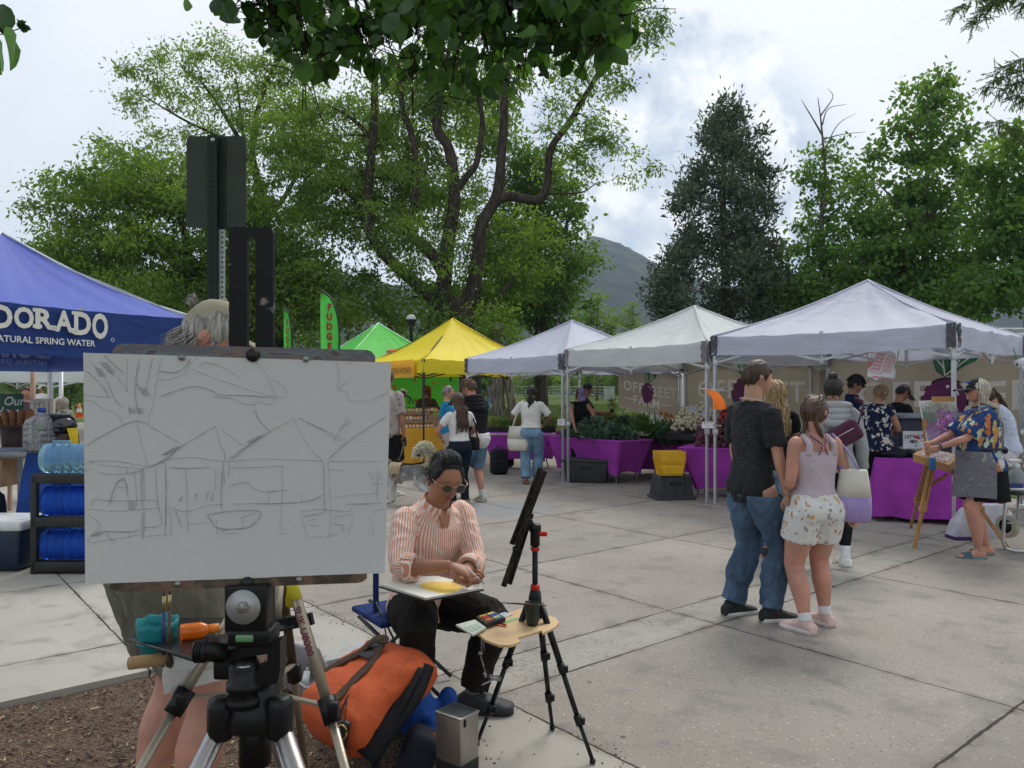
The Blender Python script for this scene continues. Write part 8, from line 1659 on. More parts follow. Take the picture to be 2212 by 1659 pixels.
 for ft,k in((G(1280,1650),1),(G(1193,1577),0),(G(1030,1612),1)):
  a=ax_+V(0,0,za-.01)+(ft-ax_).normalized()*.03;m1=lerp(a,ft,.42);m2=lerp(a,ft,.74);mb=MB();mb.tube([a,m1],.0145,10);mb.tube([m1,m2],.0115,10);mb.tube([m2,ft+V(0,0,.015)],.009,10);lg=mb.build('leg',bk,T)
  for p in(m1,m2):u=(ft-a).normalized();mb=MB();mb.tube([p-u*.022,p+u*.022],.0175,10);mb.rbox(p+V(.018,-.006,0),(.02,.02,.03),.005);mb.build('leg_lock',bk,lg)
  MB().ball(ft+V(0,0,.012),.014,.014,.014).build('rubber_foot',bk2,lg)
 wd=bark('weathered_slat',(.045,.038,.03),6);e=thing('easel_board','weathered dark wooden easel board seen edge-on, clamped to the black tripod','easel',P(1135,1135,3.5))
 for a,b_,y in(((1168,1012),(1106,1178),.03),((1176,1016),(1118,1170),-.03),((1140,1112),(1088,1262),-.03),((1148,1112),(1100,1264),.03)):A,B=P(*a,3.5)+V(0,y*.0,0),P(*b_,3.5);mb=MB();pp=[lerp(A,B,k/8)+V(.002*noise.noise(V(k,a[0],0)),y,0)for k in range(9)];mb.tube(pp,[.0175+.002*noise.noise(V(k*2,a[1],3))for k in range(9)],7,flat=.75);mb.build('slat',wd,e)
 mb=MB();mb.bar(P(1150,1082,3.44),P(1150,1082,3.62),.02);mb.bar(P(1112,1185,3.44),P(1112,1185,3.62),.02);mb.build('batten',wd,e)
 z=.56;sf=thing('plywood_shelf','pale plywood shelf slotted onto the legs of the black tripod','shelf',zat(1100,1350,z));pl=M('birch_ply',(.56,.38,.20),.55,.10,3);pts=[zat(*p,z)for p in((1012,1356),(1050,1385),(1078,1396),(1104,1396),(1124,1388),(1118,1380),(1170,1364),(1172,1370),(1198,1358),(1208,1347),(1200,1336),(1180,1330),(1125,1316))];MB().poly(pts,.010,(0,0,1)).build('board',pl,sf)
 pbx=thing('paint_box','open watercolour box with bright pans and mixing lid on the plywood shelf','paint box',zat(1055,1345,z));z2=z+.012;bm=M('box_black',(.014,.014,.016),.4)
 qa=[zat(*p,z2)for p in((1028,1340),(1068,1328),(1092,1342),(1052,1356))];MB().poly([p+V(0,0,.008)for p in qa],.018,(0,0,1)).build('box_tray',bm,pbx);ql=[zat(*p,z2+.004)for p in((985,1351),(1026,1340),(1050,1357),(1022,1373))];MB().poly(ql,.008,(0,0,1)).build('mixing_lid',M('lid_enamel',(.55,.60,.52),.25),pbx)
 pc_=[(.5,.30,.02),(.45,.02,.015),(.30,.02,.02),(.55,.22,.01),(.20,.03,.02),(.62,.58,.03),(.02,.08,.45),(.03,.05,.3),(.62,.6,.1),(.05,.2,.4)]
 for i in range(10):
  a,r=(i%5)/5,i//5;p=lambda x,y:lerp(lerp(qa[0],qa[1],x),lerp(qa[3],qa[2],x),y)+V(0,0,.0185);f0,f1=.07+a*.88,.07+a*.88+.14;g0,g1=.12+r*.42,.12+r*.42+.34
  MB().poly([p(g0,f0),p(g1,f0),p(g1,f1),p(g0,f1)],.003,(0,0,1)).build('paint_pan',M('pan_%d'%i,pc_[i],.35),pbx)
 for i in range(3):f=.12+.28*i;MB().poly([lerp(lerp(ql[0],ql[1],f+dx),lerp(ql[3],ql[2],f+dx),y)+V(0,0,.005)for dx,y in((0,.4),(.22,.4),(.22,.85),(0,.85))],.002,(0,0,1)).build('mixing_well',M('well_tint',(.42,.50,.42),.3),pbx)
 o=thing('postcard','small photo postcard lying on the plywood shelf','postcard',zat(1085,1328,z+.007));MB().poly([zat(*p,z+.0065)for p in((1062,1332),(1090,1322),(1108,1328),(1075,1339))],.001,(0,0,1)).build('card',print_mat('card_print',(.42,.45,.55),[(.42,.45,.55),(.5,.5,.52),(.35,.10,.07),(.12,.1,.12)],30,(1,1,1),.6,.1),o);MB().poly([zat(*p,z+.0065)for p in((1078,1346),(1118,1333),(1121,1336),(1082,1349))],.001,(0,0,1)).build('green_tape',M('tape_green',(.16,.45,.15),.5),sf)
 o=thing('palette_knife','small painted palette card beside the watercolour box','palette',zat(1080,1345,z+.01));MB().poly([zat(*p,z+.008)for p in((1062,1332),(1095,1350),(1093,1354),(1070,1350))],.003,(0,0,1)).build('card',MT['orange_print'],o);MB().tube([zat(1065,1338,z+.012),zat(1092,1350,z+.012)],.002,5).build('handle',bk2,o)
 o=thing('brush_cup','dark green water cup on the plywood shelf','cup',zat(1150,1352,z));c=zat(1150,1350,z+.006);MB().lathe([(.001,0),(.024,0),(.030,.02),(.032,.085),(.034,.10),(.030,.10),(.028,.05)],c,20).build('cup_body',M('cup_green',(.014,.028,.020),.4),o);MB().lathe([(.033,.088),(.036,.094),(.033,.10)],c,20,cap=False).build('cup_rim',MT['cup_green'],o)
 for lab,a,b_,cc in(('dark red brush laid across the water cup',(1085,1302,3.4),(1182,1308,3.4),(.10,.02,.015)),('thin brush standing up in the water cup',(1168,1278,3.45),(1160,1330,3.45),(.05,.03,.02))):o=thing('paint_brush',lab,'brush',P(*b_));A,B=P(*a),P(*b_);MB().tube([A,lerp(A,B,.4),lerp(A,B,.72)],[.002,.0045,.0035],7).build('handle',M('lacquer_%d'%a[0],cc,.3),o);MB().tube([lerp(A,B,.72),lerp(A,B,.85),B],[.0035,.004,.001],7).build('bristles',MT['bristle'],o)
 o=thing('clamp_arm','jointed metal clamp arm hanging from the watercolour box','clamp',P(1045,1400,3.4));st=M('rod_steel',(.35,.35,.36),.3,metal=.8);mb=MB();mb.tube([P(1041,1366,3.4),P(1040,1408,3.4)],.003,6);mb.tube([P(1044,1366,3.4),P(1046,1406,3.4)],.002,6);mb.tube([P(1038,1415,3.4),P(1049,1455,3.38)],.003,6);mb.tube([P(1040,1480,3.4),P(1066,1468,3.42)],.004,6);mb.build('rod',st,o);mb=MB();mb.ball(P(1038,1411,3.4),.010);mb.tube([P(1047,1452,3.38),P(1049,1463,3.38)],.007,8);mb.tube([P(1058,1462,3.42),P(1080,1466,3.45)],.012,8);mb.build('joint',st,o);MB().tube([P(1041,1360,3.4),P(1041,1372,3.4)],.008,8).build('knob',bk2,o)
 bp=thing('backpack','big orange canvas backpack with brown webbing lying on the bark','bag',V(-.60,3.42,0));m,t,b,oc,out=sh('orange_canvas');n=mnoise(t,oc,5,5,.4);n2=mnoise(t,oc,16,5,.8);c=mmix(t,n,(.50,.075,.014),(.66,.115,.024));c=mmix(t,mmath(t,'MULTIPLY',mstep(t,n2,.52,.72),.35),c,(.30,.045,.012));ln(t,c,b.inputs['Base Color']);b.inputs['Roughness'].default_value=.75;mbump(t,b,mmath(t,'ADD',n2,mmath(t,'MULTIPLY',mnoise(t,oc,350,2),.25)),.6,.012)
 Bc,Tc=V(-.79,3.24,.16),V(-.45,3.55,.39);axl=(Tc-Bc);w=V(.70,-.71,0);up=axl.cross(w).normalized();up=up if up.z>0 else-up;rg=[];n_=44
 for i in range(25):
  f=i/24;hw=.228*(1-.10*f)*min(1,.72+4*f)*min(1,.62+6*(1-f));hh=(.135-.02*f)*min(1,.6+3*f)*min(1,.35+3.2*(1-f));c=lerp(Bc,Tc,f)+up*.02*math.sin(f*3.1);r=[]
  for q in range(n_):
   a=2*math.pi*q/n_;x=math.copysign(abs(math.cos(a))**.62,math.cos(a));y=math.copysign(abs(math.sin(a))**.62,math.sin(a));p=c+w*x*hw+up*y*hh;nn=(p-c).normalized();p=p+nn*(.020*noise.noise(p*7)+.011*(1-abs(noise.noise(p*13+V(3,1,2)))*2));p.z=max(p.z,-.02);r.append(p)
  rg.append(r)
 MB().loft(rg).build('bag_body',m,bp)
 wb=fabric('brown_webbing',(.085,.052,.036),.7,.2,400);S_=lambda f,x,l=.012:lerp(Bc,Tc,f)+w*x*.222+up*((.135-.02*f)*(1-.25*abs(x)**3)+.020*math.sin(f*3.1)+l)
 for pts,wd_ in(([S_(.72,.05,.03),S_(.60,.18),S_(.40,.28,.014),S_(.20,.34,.014),S_(.05,.40,.02),S_(.02,.6,-.05)],.024),([S_(.30,-.75,.01),S_(.46,-.52,.014),S_(.62,-.32,.018),S_(.74,-.15,.05),S_(.80,.0,.05),S_(.76,.08,.04)],.024),([S_(.10,.62,.0),S_(.20,.72,.05),S_(.14,.86,.06),S_(.02,.92,-.02),S_(-.02,.9,-.12)],.012)):MB().tube(curve_pts(pts,5),wd_,8,flat=.22,up=up).build('strap',wb,bp)
 mb=MB()
 for f0,f1 in((.30,.30),(.62,.66)):mb.tube(curve_pts([S_(lerp(f0,f1,k/6),-.92+1.84*k/6,.004-.03*abs(k/3-1)**3)for k in range(7)],3),.004,5)
 mb.build('seam',M('seam_rust',(.26,.04,.012),.8),bp)
 lt=M('dark_leather',(.022,.016,.014),.4,.2,spec=.5);MB().rbox(S_(.68,-.08,.02),(.10,.08,.012),.005,up.to_track_quat('Z','X').to_matrix()).build('leather_patch',lt,bp);p=S_(.0,.88,-.03);MB().rbox(p,(.05,.03,.12),.01,rot_y(.2)).build('buckle_tab',lt,bp);mb=MB();mb.tube([p+V(.022*math.cos(q),-.02,.02+.03*math.sin(q))for q in[2*math.pi*i/14 for i in range(15)]],.0035,6);mb.build('buckle',M('brass',(.5,.36,.14),.3,metal=.9),bp)
 MB().tube(curve_pts([S_(.86,.80,-.06),S_(.60,1.06,-.08),S_(.3,1.12,-.10),S_(.05,1.08,-.14)],5),.055,9,flat=.55).build('side_panel',fabric('black_mesh',(.012,.012,.014),.7),bp);MB().tube(curve_pts([S_(.80,.98,-.02),S_(.5,1.20,-.04),S_(.2,1.25,-.10),S_(-.02,1.2,-.2)],5),.017,7,flat=.3).build('strap',MT['black_mesh'],bp)
 o=thing('duffel_bag','blue and dark grey bag half hidden under the orange backpack','bag',V(-.36,3.55,0));bl2=fabric('royal_nylon',(.018,.085,.34),.6);mb=MB();c=V(-.40,3.62,.16)
 for p,r in((P(968,1510,3.66),.05),(P(938,1580,3.50),.06),(P(915,1610,3.40),.06),(P(760,1468,3.70),.05),(P(850,1520,3.74),.10),(P(900,1540,3.60),.10)):mb.ball(p,r,r*.9,r*1.25,12,9)
 me=remesh(mb,.014,6);me.materials.append(bl2);link('bag_body',me,o);mb=MB();mb.rbox(P(905,1625,3.34),(.16,.16,.20),.05,rot_y(.35));mb.build('dark_base',fabric('slate_nylon',(.025,.03,.045),.65),o);mb=MB();q=P(945,1582,3.28);mb.tube([q+V(x,-.012,z_)for x,z_ in((-.024,-.008),(-.008,.004),(-.012,-.016),(.006,.010),(.018,.004),(.024,.012))],.0025,5);mb.build('stitched_mark',MT['cap_orange'],o)
 stl,t,b,oc,out=sh('brushed_tin');n=mnoise(t,oc,12,4,.3,sc3=(1,1,.15));ln(t,mmix(t,n,(.22,.20,.185),(.50,.47,.43)),b.inputs['Base Color']);b.inputs['Metallic'].default_value=.85;ln(t,mmath(t,'ADD',mmath(t,'MULTIPLY',n,.2),.22),b.inputs['Roughness'])
 o=thing('brush_washer','square brushed metal tin with dark lid standing by the tripod foot','tin',(-.225,3.14,0));rz=rot_z(R(-38));c=V(-.225,3.16,.155);MB().rbox(c,(.135,.115,.27),.006,rz).build('tin_body',stl,o);MB().rbox(c+V(0,0,.138),(.141,.121,.012),.004,rz).build('tin_rim',stl,o);MB().rbox(c+V(0,0,.1445),(.122,.102,.003),.001,rz).build('lid',M('lid_slate',(.05,.065,.065),.3),o);MB().rbox(c+V(0,0,-.10),(.138,.118,.11),.006,rz).build('base_reflection',M('tin_dark_reflection',(.014,.013,.013),.5),o);p=c+rz@V(.069,-.03,.118);MB().rbox(p,(.006,.012,.03),.002,rz).build('catch',bk2,o)  # black lower box paints a dark reflection onto the tin
 o=thing('paint_case','silver paint case lying open with tubes inside, behind the champagne tripod leg','paint case',V(-.93,3.72,0));sv=M('case_silver',(.38,.39,.40),.35,metal=.7);A=G(716,1478);rz=rot_z(R(38));mb=MB();mb.box(A+V(0,0,.012),(.42,.30,.012),rz)
 for sx,sy,w_,d_ in((0,-.15,.42,.012),(0,.15,.42,.012),(-.21,0,.012,.30),(.21,0,.012,.30)):mb.box(A+rz@V(sx,sy,.04),(w_,d_,.075),rz)
 mb.build('case_tray',sv,o);lid=G(655,1462);MB().rbox(lid+V(0,.02,.10),(.30,.03,.22),.03,rot_z(R(-28))@rot_x(.5)).build('case_lid',M('lid_grey',(.42,.40,.42),.5),o)
 for i,(cc,x,y,r)in enumerate((((.75,.45,.02),-.02,.02,.9),((.65,.65,.66),.08,-.04,.3),((.6,.62,.68),.12,.03,.4),((.06,.015,.02),-.06,-.08,1.2),((.6,.6,.62),.02,-.09,.2),((.7,.7,.72),-.12,.06,1.5))):
  p=A+rz@V(x,y,.05);o2=thing('paint_tube',['fat yellow paint tube','white paint tube near the case edge','pale grey paint tube','dark wine paint tube','silver paint tube lying flat','white paint tube pointing up'][i]+' in the silver paint case','paint tube',p,r,'paint tubes in the silver case');dr=V(math.cos(r),math.sin(r),.25 if i<5 else 1.5).normalized()*.10;MB().tube([p-dr*.5,p+dr*.3],[.022,.018],10,flat=.8).build('tube_body',M('tube_%d'%i,cc,.35),o2);MB().tube([p+dr*.3,p+dr*.5],.010,8).build('screw_cap',bk2 if i%2==0 else MT['case_silver'],o2)
 o=thing('cord','thin red cord trailing between the tripod legs over the bark','cord',G(690,1440));MB().tube(curve_pts([G(725,1437,.03),G(700,1432,.04),G(672,1452,.03),G(640,1400,.02),G(620,1385,.02),G(600,1470,-.02),G(560,1560,-.02),G(520,1640,-.02)],6),.006,6).build('strand',M('cord_red',(.40,.03,.04),.6),o)
 o=thing('fallen_leaf','small curled green leaf lying on the paving near the backpack','leaf',G(806,1432));c=G(806,1432,.006);MB().grid(lambda a,b_:c+V(.05*(a-.5),.06*(b_-.5)*math.sin(math.pi*(.1+.85*a)),.02*abs(b_-.5)+.014*a),8,6).build('blade',leaf_mat('green_leaf',(.06,.14,.03),(.1,.2,.05)),o);MB().tube([c+V(-.03,0,.004),c+V(-.045,.01,.004)],.0015,4).build('stalk',MT['leaf_stub'],o)
def water_jug(lab,c,rz,mat,group='blue water jugs of the stall',roll=0.0):
 t=thing('water_jug',lab,'water jug',c,rz,group);r=.132;mb=MB();q=rot_y(R(90));prof=[(.001,-.20),(.10,-.20),(.125,-.19)]
 for k in range(5):z=-.17+.068*k;prof+=[(r,z),(r,z+.040),(r-.010,z+.048),(r-.010,z+.060)]
 prof+=[(r,.165),(r*.9,.20),(.06,.235),(.032,.245),(.030,.275)]
 mb.lathe(prof,(0,0,0),26,q);mb.build('jug_body',mat,t,False);MB().lathe([(.033,.255),(.033,.285),(.001,.288)],(0,0,0),16,q).build('jug_cap',M('cap_blue',(.02,.06,.35),.4),t,False);MB().tube([V(-.08,-.07,.105),V(-.08,-.08,.15),V(.06,-.08,.15),V(.06,-.07,.105)],.016,8).build('handle',mat,t,False);return t
def plastic(name,col,alpha=.5,rough=.12):
 m,t,b,oc,out=sh(name);n=mnoise(t,oc,9,4,.5);ln(t,mmix(t,n,sc(col,.75),sc(col,1.3)),b.inputs['Base Color']);b.inputs['Roughness'].default_value=rough;b.inputs['Transmission Weight'].default_value=alpha;b.inputs['IOR'].default_value=1.12;b.inputs['Specular IOR Level'].default_value=.6;mbump(t,b,mnoise(t,oc,14,3),.15,.01);return m
def build_water_stall():
 bl=fabric('stall_blue_cloth',(.012,.040,.17),.75,.2,200,vs=4);bk=M('rack_black',(.014,.016,.016),.45,.15)
 t=thing('stall_table','tall table of the water stall','table',(-4.75,8.45,0));rz=rot_z(R(8));MB().rbox((-4.75,8.5,.93),(2.1,.75,.05),.01,rz).build('tabletop',M('table_grey',(.3,.3,.3),.6),t)
 for x,y in((-5.6,8.2),(-3.9,8.3),(-5.6,8.75),(-3.9,8.85)):MB().bar(V(x,y,0),V(x,y,.92),.04).build('leg',M('leg_grey',(.3,.3,.3),.5),t)
 o=thing('tablecloth','royal blue cloth slanting down the front of the water stall table','tablecloth',(-4.75,8.1,.95));L0,L1=P(58,978,8.05),P(262,985,8.12);B0,B1=G(20,1205),G(300,1200);B0.z=B1.z=.05
 mb=MB();mb.grid(lambda a,b_:lerp(lerp(L0,L1,a),lerp(B0,B1,a),b_)+V(.02*math.sin(a*19+b_*2)*b_,.05*math.sin(a*23)*b_-.03*math.sin(b_*3),0),50,14);mb.grid(lambda a,b_:lerp(lerp(L0,L1,a),lerp(V(-5.6,8.85,.965),V(-3.9,8.9,.965),a),b_),6,4);mb.build('cloth',bl,o)
 t=thing('jug_rack','black plastic rack of three shelves loaded with blue jugs','rack',(-3.78,6.85,0));zs=(.06,.45,.83)
 for z in zs:mb=MB();mb.rbox((-3.74,6.92,z),(.92,.42,.03),.01);mb.rbox((-3.74,6.715,z+.005),(.92,.025,.085),.008);mb.rbox((-4.19,6.92,z+.005),(.025,.42,.085),.008);mb.build('rack_shelf',bk,t)
 for x,y in((-4.18,6.73),(-4.18,7.11),(-3.3,6.73),(-3.3,7.11)):MB().rbox((x,y,.43),(.055,.055,.86),.012).build('rack_post',bk,t)
 jb=plastic('jug_blue',(.05,.20,.85),.7);jl=plastic('jug_light',(.40,.66,.92),.75);jc=plastic('jug_clear',(.62,.64,.68),.75,.08)
 for z,nm in((.08,'bottom'),(.47,'middle')):
  water_jug('deep blue water jug on the %s shelf of the black rack, at its open end'%nm,V(-3.98,6.88,z+.15),.05,jb);water_jug('deep blue water jug on the %s shelf, mostly behind the drawing board'%nm,V(-3.5,6.95,z+.15),.05,jb)
 water_jug('pale blue water jug on top of the black rack',V(-3.98,6.88,1.0),.05,jl);water_jug('small-looking blue jug next to the pale jug on top of the rack',V(-3.48,6.98,1.0),.3,jb)
 p=P(90,998,8.2);p.z=.97;o=thing('demijohn','big clear ribbed water bottle with blue cap on the blue cloth','bottle',p);prof=[(.001,0),(.15,.0),(.165,.015)]
 for k in range(4):z=.03+.062*k;prof+=[(.168,z),(.168,z+.044),(.158,z+.050),(.158,z+.056)]
 prof+=[(.165,.285),(.14,.325),(.06,.37),(.034,.39),(.034,.41)];MB().lathe(prof,seg=26).build('glass',jc,o,False);MB().lathe([(.042,.40),(.042,.445),(.001,.45)],seg=16).build('cap',MT['cap_blue'],o,False);mb=MB()
 for k in range(10):a=2*math.pi*k/10;mb.tube([V(.168*math.cos(a),.168*math.sin(a),.02),V(.168*math.cos(a),.168*math.sin(a),.28)],.006,5)
 mb.build('rib',jc,o,False)
 p=P(130,990,8.3);p.z=.96;o=thing('water_crock','glossy black water crock sitting in a brown stand','crock',p+V(0,0,.16));MB().lathe([(.001,.0),(.13,.0),(.155,.05),(.165,.10),(.15,.16),(.115,.20),(.10,.205),(.10,.225),(.115,.23),(.001,.23)],seg=26).build('crock_body',M('glazed_black',(.008,.008,.010),.06,.0,coat=.6,bump=0),o,False);MB().lathe([(.105,.222),(.118,.228),(.118,.236),(.105,.238)],seg=26).build('lid_ring',M('ring_steel',(.4,.42,.42),.3,metal=.6),o,False)
 o=thing('crock_stand','brown wooden stand wrapped with a yellow towel below the black crock','stand',p);MB().rbox((0,0,.09),(.30,.26,.18),.02,taper=.95).build('stand_body',M('stand_brown',(.05,.028,.02),.6),o,False);yt=fabric('towel_yellow',(.45,.33,.015),.8)
 for sx in(-1,1):MB().grid(lambda a,b_:V(sx*(.15+.045*a+.02*math.sin(b_*4)),-.14+.12*a*(1-b_),.24-.34*b_)+V(sx*.05*b_,0,0),6,10).build('towel',yt,o,False)
 MB().ball((-.16,-.06,.24),.07,.05,.02,12,7).build('green_lid',M('lime_plastic',(.16,.42,.05),.4),o,False)
 p=P(40,978,9.6);p.z=.82;bp=p;o=thing('bread_bucket','dark brown bucket holding the bread sticks','bucket',p);MB().lathe([(.001,0),(.17,0),(.20,.33),(.19,.33),(.16,.02)],seg=22).build('bucket_body',M('bucket_brown',(.05,.032,.025),.7),o,False);MB().lathe([(.2,.315),(.212,.32),(.212,.335),(.2,.34)],seg=22,cap=False).build('bucket_rim',MT['bucket_brown'],o,False)
 bm=M('bread_crust',(.30,.125,.045),.75,.35,8)
 for i in range(9):a=-1+i*.25;pp=p+V(a*.13,(.06 if i%2 else-.06),.22);lean_=V(a*.28-.10,-.05,1).normalized();o2=thing('bread_loaf','long crusty bread stick standing in the brown bucket','bread',pp,0,'bread sticks in the bucket');mb=MB();mb.tube([lean_*z for z in(0,.03,.15,.26,.31,.33)],[.02,.036,.042,.038,.025,.006],10);mb.build('loaf',bm,o2,False);mb=MB();[mb.tube([lean_*z+V(-.02,-.038,0),lean_*(z+.03)+V(.02,-.036,0)],.006,5)for z in(.08,.15,.22)];mb.build('score_mark',M('crust_pale',(.42,.24,.11),.8),o2,False)
 t=thing('produce_table','wooden bench with brown boxes holding up the bread bucket','table',(bp.x-.3,bp.y,0));wd=M('bench_wood',(.28,.19,.11),.7,.2);MB().box((bp.x-.35,bp.y,.80),(1.5,.7,.04)).build('tabletop',wd,t);MB().box((bp.x-.25,bp.y-.12,.60),(.5,.4,.34)).build('carton',M('cardboard',(.3,.2,.1)),t)
 for sx in(-.9,.3):MB().bar(V(bp.x+sx,bp.y,0),V(bp.x+sx,bp.y,.8),.06).build('leg',wd,t)
 p=P(18,875,10.2);o=thing('shop_sign','dark green sign with white slanted lettering at the water stall','sign',p);MB().rbox(p,(.40,.03,.30),.01).build('board',M('sign_green',(.012,.085,.045),.5),o);mb=MB();ff=frame_fn(p+V(0,-.018,0),(1,0,0),(0,0,1));put_text(mb,'Our',lambda a,b_:ff(a+.08,b_+.0),.16,shear=.25,offset=.003);put_text(mb,'Home',lambda a,b_:ff(a+.02,b_-.135),.16,shear=.25,offset=.003);mb.build('lettering',M('sign_white',(.62,.64,.6),.6),o);MB().rbox(p+V(-.02,-.06,-.26),(.52,.10,.24),.01).build('grey_box',M('box_grey',(.42,.44,.45),.6),o);MB().bar(V(p.x,p.y+.03,0),p+V(0,.03,0),.04).build('post',M('sign_post_wood',(.4,.25,.18),.7),o)
 t=thing('wooden_rack','pale wooden slatted frame rack behind the water crock','rack',(-6.4,11,0));pw=M('pale_frame',(.50,.46,.38),.6);a,b_=P(68,0,11),P(118,0,11.1)
 for z in(1.45,.78):MB().bar(V(a.x,11,z),V(b_.x,11.1,z),.07,.06).build('rail',pw,t)
 for k in range(5):x=lerp(a.x,b_.x,k/4);MB().bar(V(x,11,.0 if k in(0,4)else .8),V(x,11.05,1.45),.055).build('slat',pw,t)
 o=thing('traffic_cone','small orange traffic cone on the far path','cone',V(*P(171,0,46)[:2],land(-26,46)));x,y=P(171,0,46)[:2];z=land(x,y);MB().lathe([(.22,.05),(.04,.85),(.001,.86)],(x,y,z),14).build('cone_body',M('cone_orange',(.8,.14,.02),.5),o);MB().box((x,y,z+.03),(.5,.5,.06)).build('base',MT['cone_orange'],o);MB().lathe([(.158,.33),(.115,.55)],(x,y,z),14,cap=False).build('white_band',MT['sign_white'],o)
 o=thing('cool_box','navy cool box with white lid on the paving by the rack','cool box',(-4.75,6.95,0));MB().rbox((-4.85,7.0,.2),(1.0,.45,.36),.04,taper=1.04).build('box_body',M('navy_plastic',(.006,.018,.045),.35),o);MB().rbox((-4.85,7.0,.41),(1.07,.5,.09),.03).build('lid',M('lid_white',(.60,.62,.62),.35),o);MB().box((-4.6,6.735,.40),(.2,.02,.03)).build('latch',MT['lid_white'],o)
 for lab,x,y in(('grey post of a sunshade behind the trucker cap',132,12.4),('thin wooden pole beside the green sign',71,11.4)):p=P(x,0,y);t=thing('pole',lab,'pole',V(p.x,y,0));MB().tube([V(p.x,y,0),V(p.x,y,2.05)],.035,8).build('shaft',MT['aluminium_tube']if x>100 else MT['sign_post_wood'],t);MB().box((p.x,y,.01),(.14,.14,.02)).build('foot',MT['rack_black'],t)
def build_checkout_side():
 wd=M('easel_oak',(.42,.22,.075),.5,.2,5);t=thing('box_easel','wooden box easel with open paint drawer and three splayed legs','easel',P(2015,1180,7.9)*1);t.location.z=0;D=7.75
 for a,b_,da,db in(((2002,1008),(1967,1140),D,8.9),((2013,1008),(1975,1184),D,7.8),((2050,1005),(2180,1187),D+.1,7.7)):A,B=P(*a,da),G(*b_);m_=lerp(A,B,.52);sd=V(.018,0,0);mb=MB();mb.bar(A+sd,m_+sd*1.0,.022,.03);mb.bar(A-sd,m_-sd,.022,.03);mb.bar(lerp(A,B,.42),B,.028,.03);lg=mb.build('leg',wd,t);MB().rbox(m_,(.07,.05,.06),.008).build('leg_clamp',wd,lg)
 MB().bar(P(2046,1025,D),P(2004,1052,D+.3),.02,.03).build('brace',M('brace_red',(.30,.13,.06),.5),t)
 q=[P(1972,982,D),P(2050,1006,D-.1),P(2075,985,D+.3),P(2000,968,D+.35)];MB().poly([p-V(0,0,.03)for p in q],.075,(0,0,1)).build('paint_drawer',wd,t);MB().poly([p+V(0,0,.01)for p in([lerp(q[0],q[2],.1)]+[lerp(q[1],q[3],.1)]+[lerp(q[2],q[0],.1)]+[lerp(q[3],q[1],.1)])],.012,(0,0,1)).build('paint_palette',print_mat('palette_mess',(.45,.42,.38),[(.45,.42,.38),(.5,.1,.2),(.3,.1,.35),(.6,.6,.6),(.35,.2,.08)],40,(1,1,1),.5,.1),t)
 MB().bar(P(1996,905,D+.06),P(2006,1010,D+.02),.03,.03).build('mast',wd,t);MB().bar(P(2015,862,D+.05),P(2060,862,D+.05),.05,.05).build('top_clamp',wd,t);MB().rbox(P(2014,1002,D-.12),(.06,.02,.12),.005).build('blue_tape',M('painter_tape',(.03,.18,.42),.6),t);MB().grid(lambda a,b_:P(2062+14*a+5*b_,985+44*b_,D-.1-.05*math.sin(a*4)),6,8).build('rag',fabric('rag',(.45,.40,.42)),t)
 m,t_,b,oc,out=sh('flower_painting');sp=N(t_,'ShaderNodeSeparateXYZ');ln(t_,oc,sp.inputs[0]);n=N(t_,'ShaderNodeTexNoise',inp={'Scale':9.0,'Detail':5.0,'Distortion':1.0});ln(t_,oc,n.inputs[0]);v=N(t_,'ShaderNodeTexVoronoi',inp={'Scale':26.0});ln(t_,oc,v.inputs[0]);vs=N(t_,'ShaderNodeSeparateColor');ln(t_,v.outputs['Color'],vs.inputs[0])
 gr=N(t_,'ShaderNodeValToRGB');e=gr.color_ramp.elements
 for i,(p,c)in enumerate(((0,(.30,.22,.38)),(.25,(.34,.24,.40)),(.42,(.20,.10,.24)),(.58,(.10,.14,.10)),(.72,(.13,.17,.14)),(.85,(.34,.36,.32)),(1,(.55,.55,.52)))):
  if i>1:e.new(p)
  e[i].position=p;e[i].color=(*c,1)
 ln(t_,mmath(t_,'ADD',sp.outputs[2],mmath(t_,'MULTIPLY',mmath(t_,'SUBTRACT',n.outputs['Fac'],.5),.5)),gr.inputs[0]);dd=N(t_,'ShaderNodeVectorMath',operation='DISTANCE');ln(t_,oc,dd.inputs[0]);dd.inputs[1].default_value=(.66,0,.42)
 fr=N(t_,'ShaderNodeValToRGB');e=fr.color_ramp.elements
 for i,(p,c)in enumerate(((0,(.10,.02,.14)),(.3,(.22,.05,.28)),(.55,(.35,.16,.42)),(.75,(.50,.07,.33)),(.9,(.55,.42,.58)),(1,(.12,.18,.10)))):
  if i>1:e.new(p)
  e[i].position=p;e[i].color=(*c,1)
 ln(t_,vs.outputs[0],fr.inputs[0]);msk=mstep(t_,mmath(t_,'ADD',dd.outputs['Value'],mmath(t_,'MULTIPLY',mmath(t_,'SUBTRACT',n.outputs['Fac'],.5),.5)),.42,.26);ln(t_,mmix(t_,msk,gr.outputs[0],fr.outputs[0]),b.inputs['Base Color']);b.inputs['Roughness'].default_value=.5;mbump(t_,b,mnoise(t_,oc,60,3),.4,.01)
 o=thing('flower_painting','small canvas of purple blossoms in progress on the box easel','painting',P(2007,966,D));A,Bx,Cz=P(2007,966,D-.02),P(2086,962,D-.02),P(1986,866,D+.12);w_=(Bx-A).length;h_=(Cz-A).length;x=(Bx-A).normalized();z=(Cz-A).normalized();y=x.cross(z).normalized()*-1
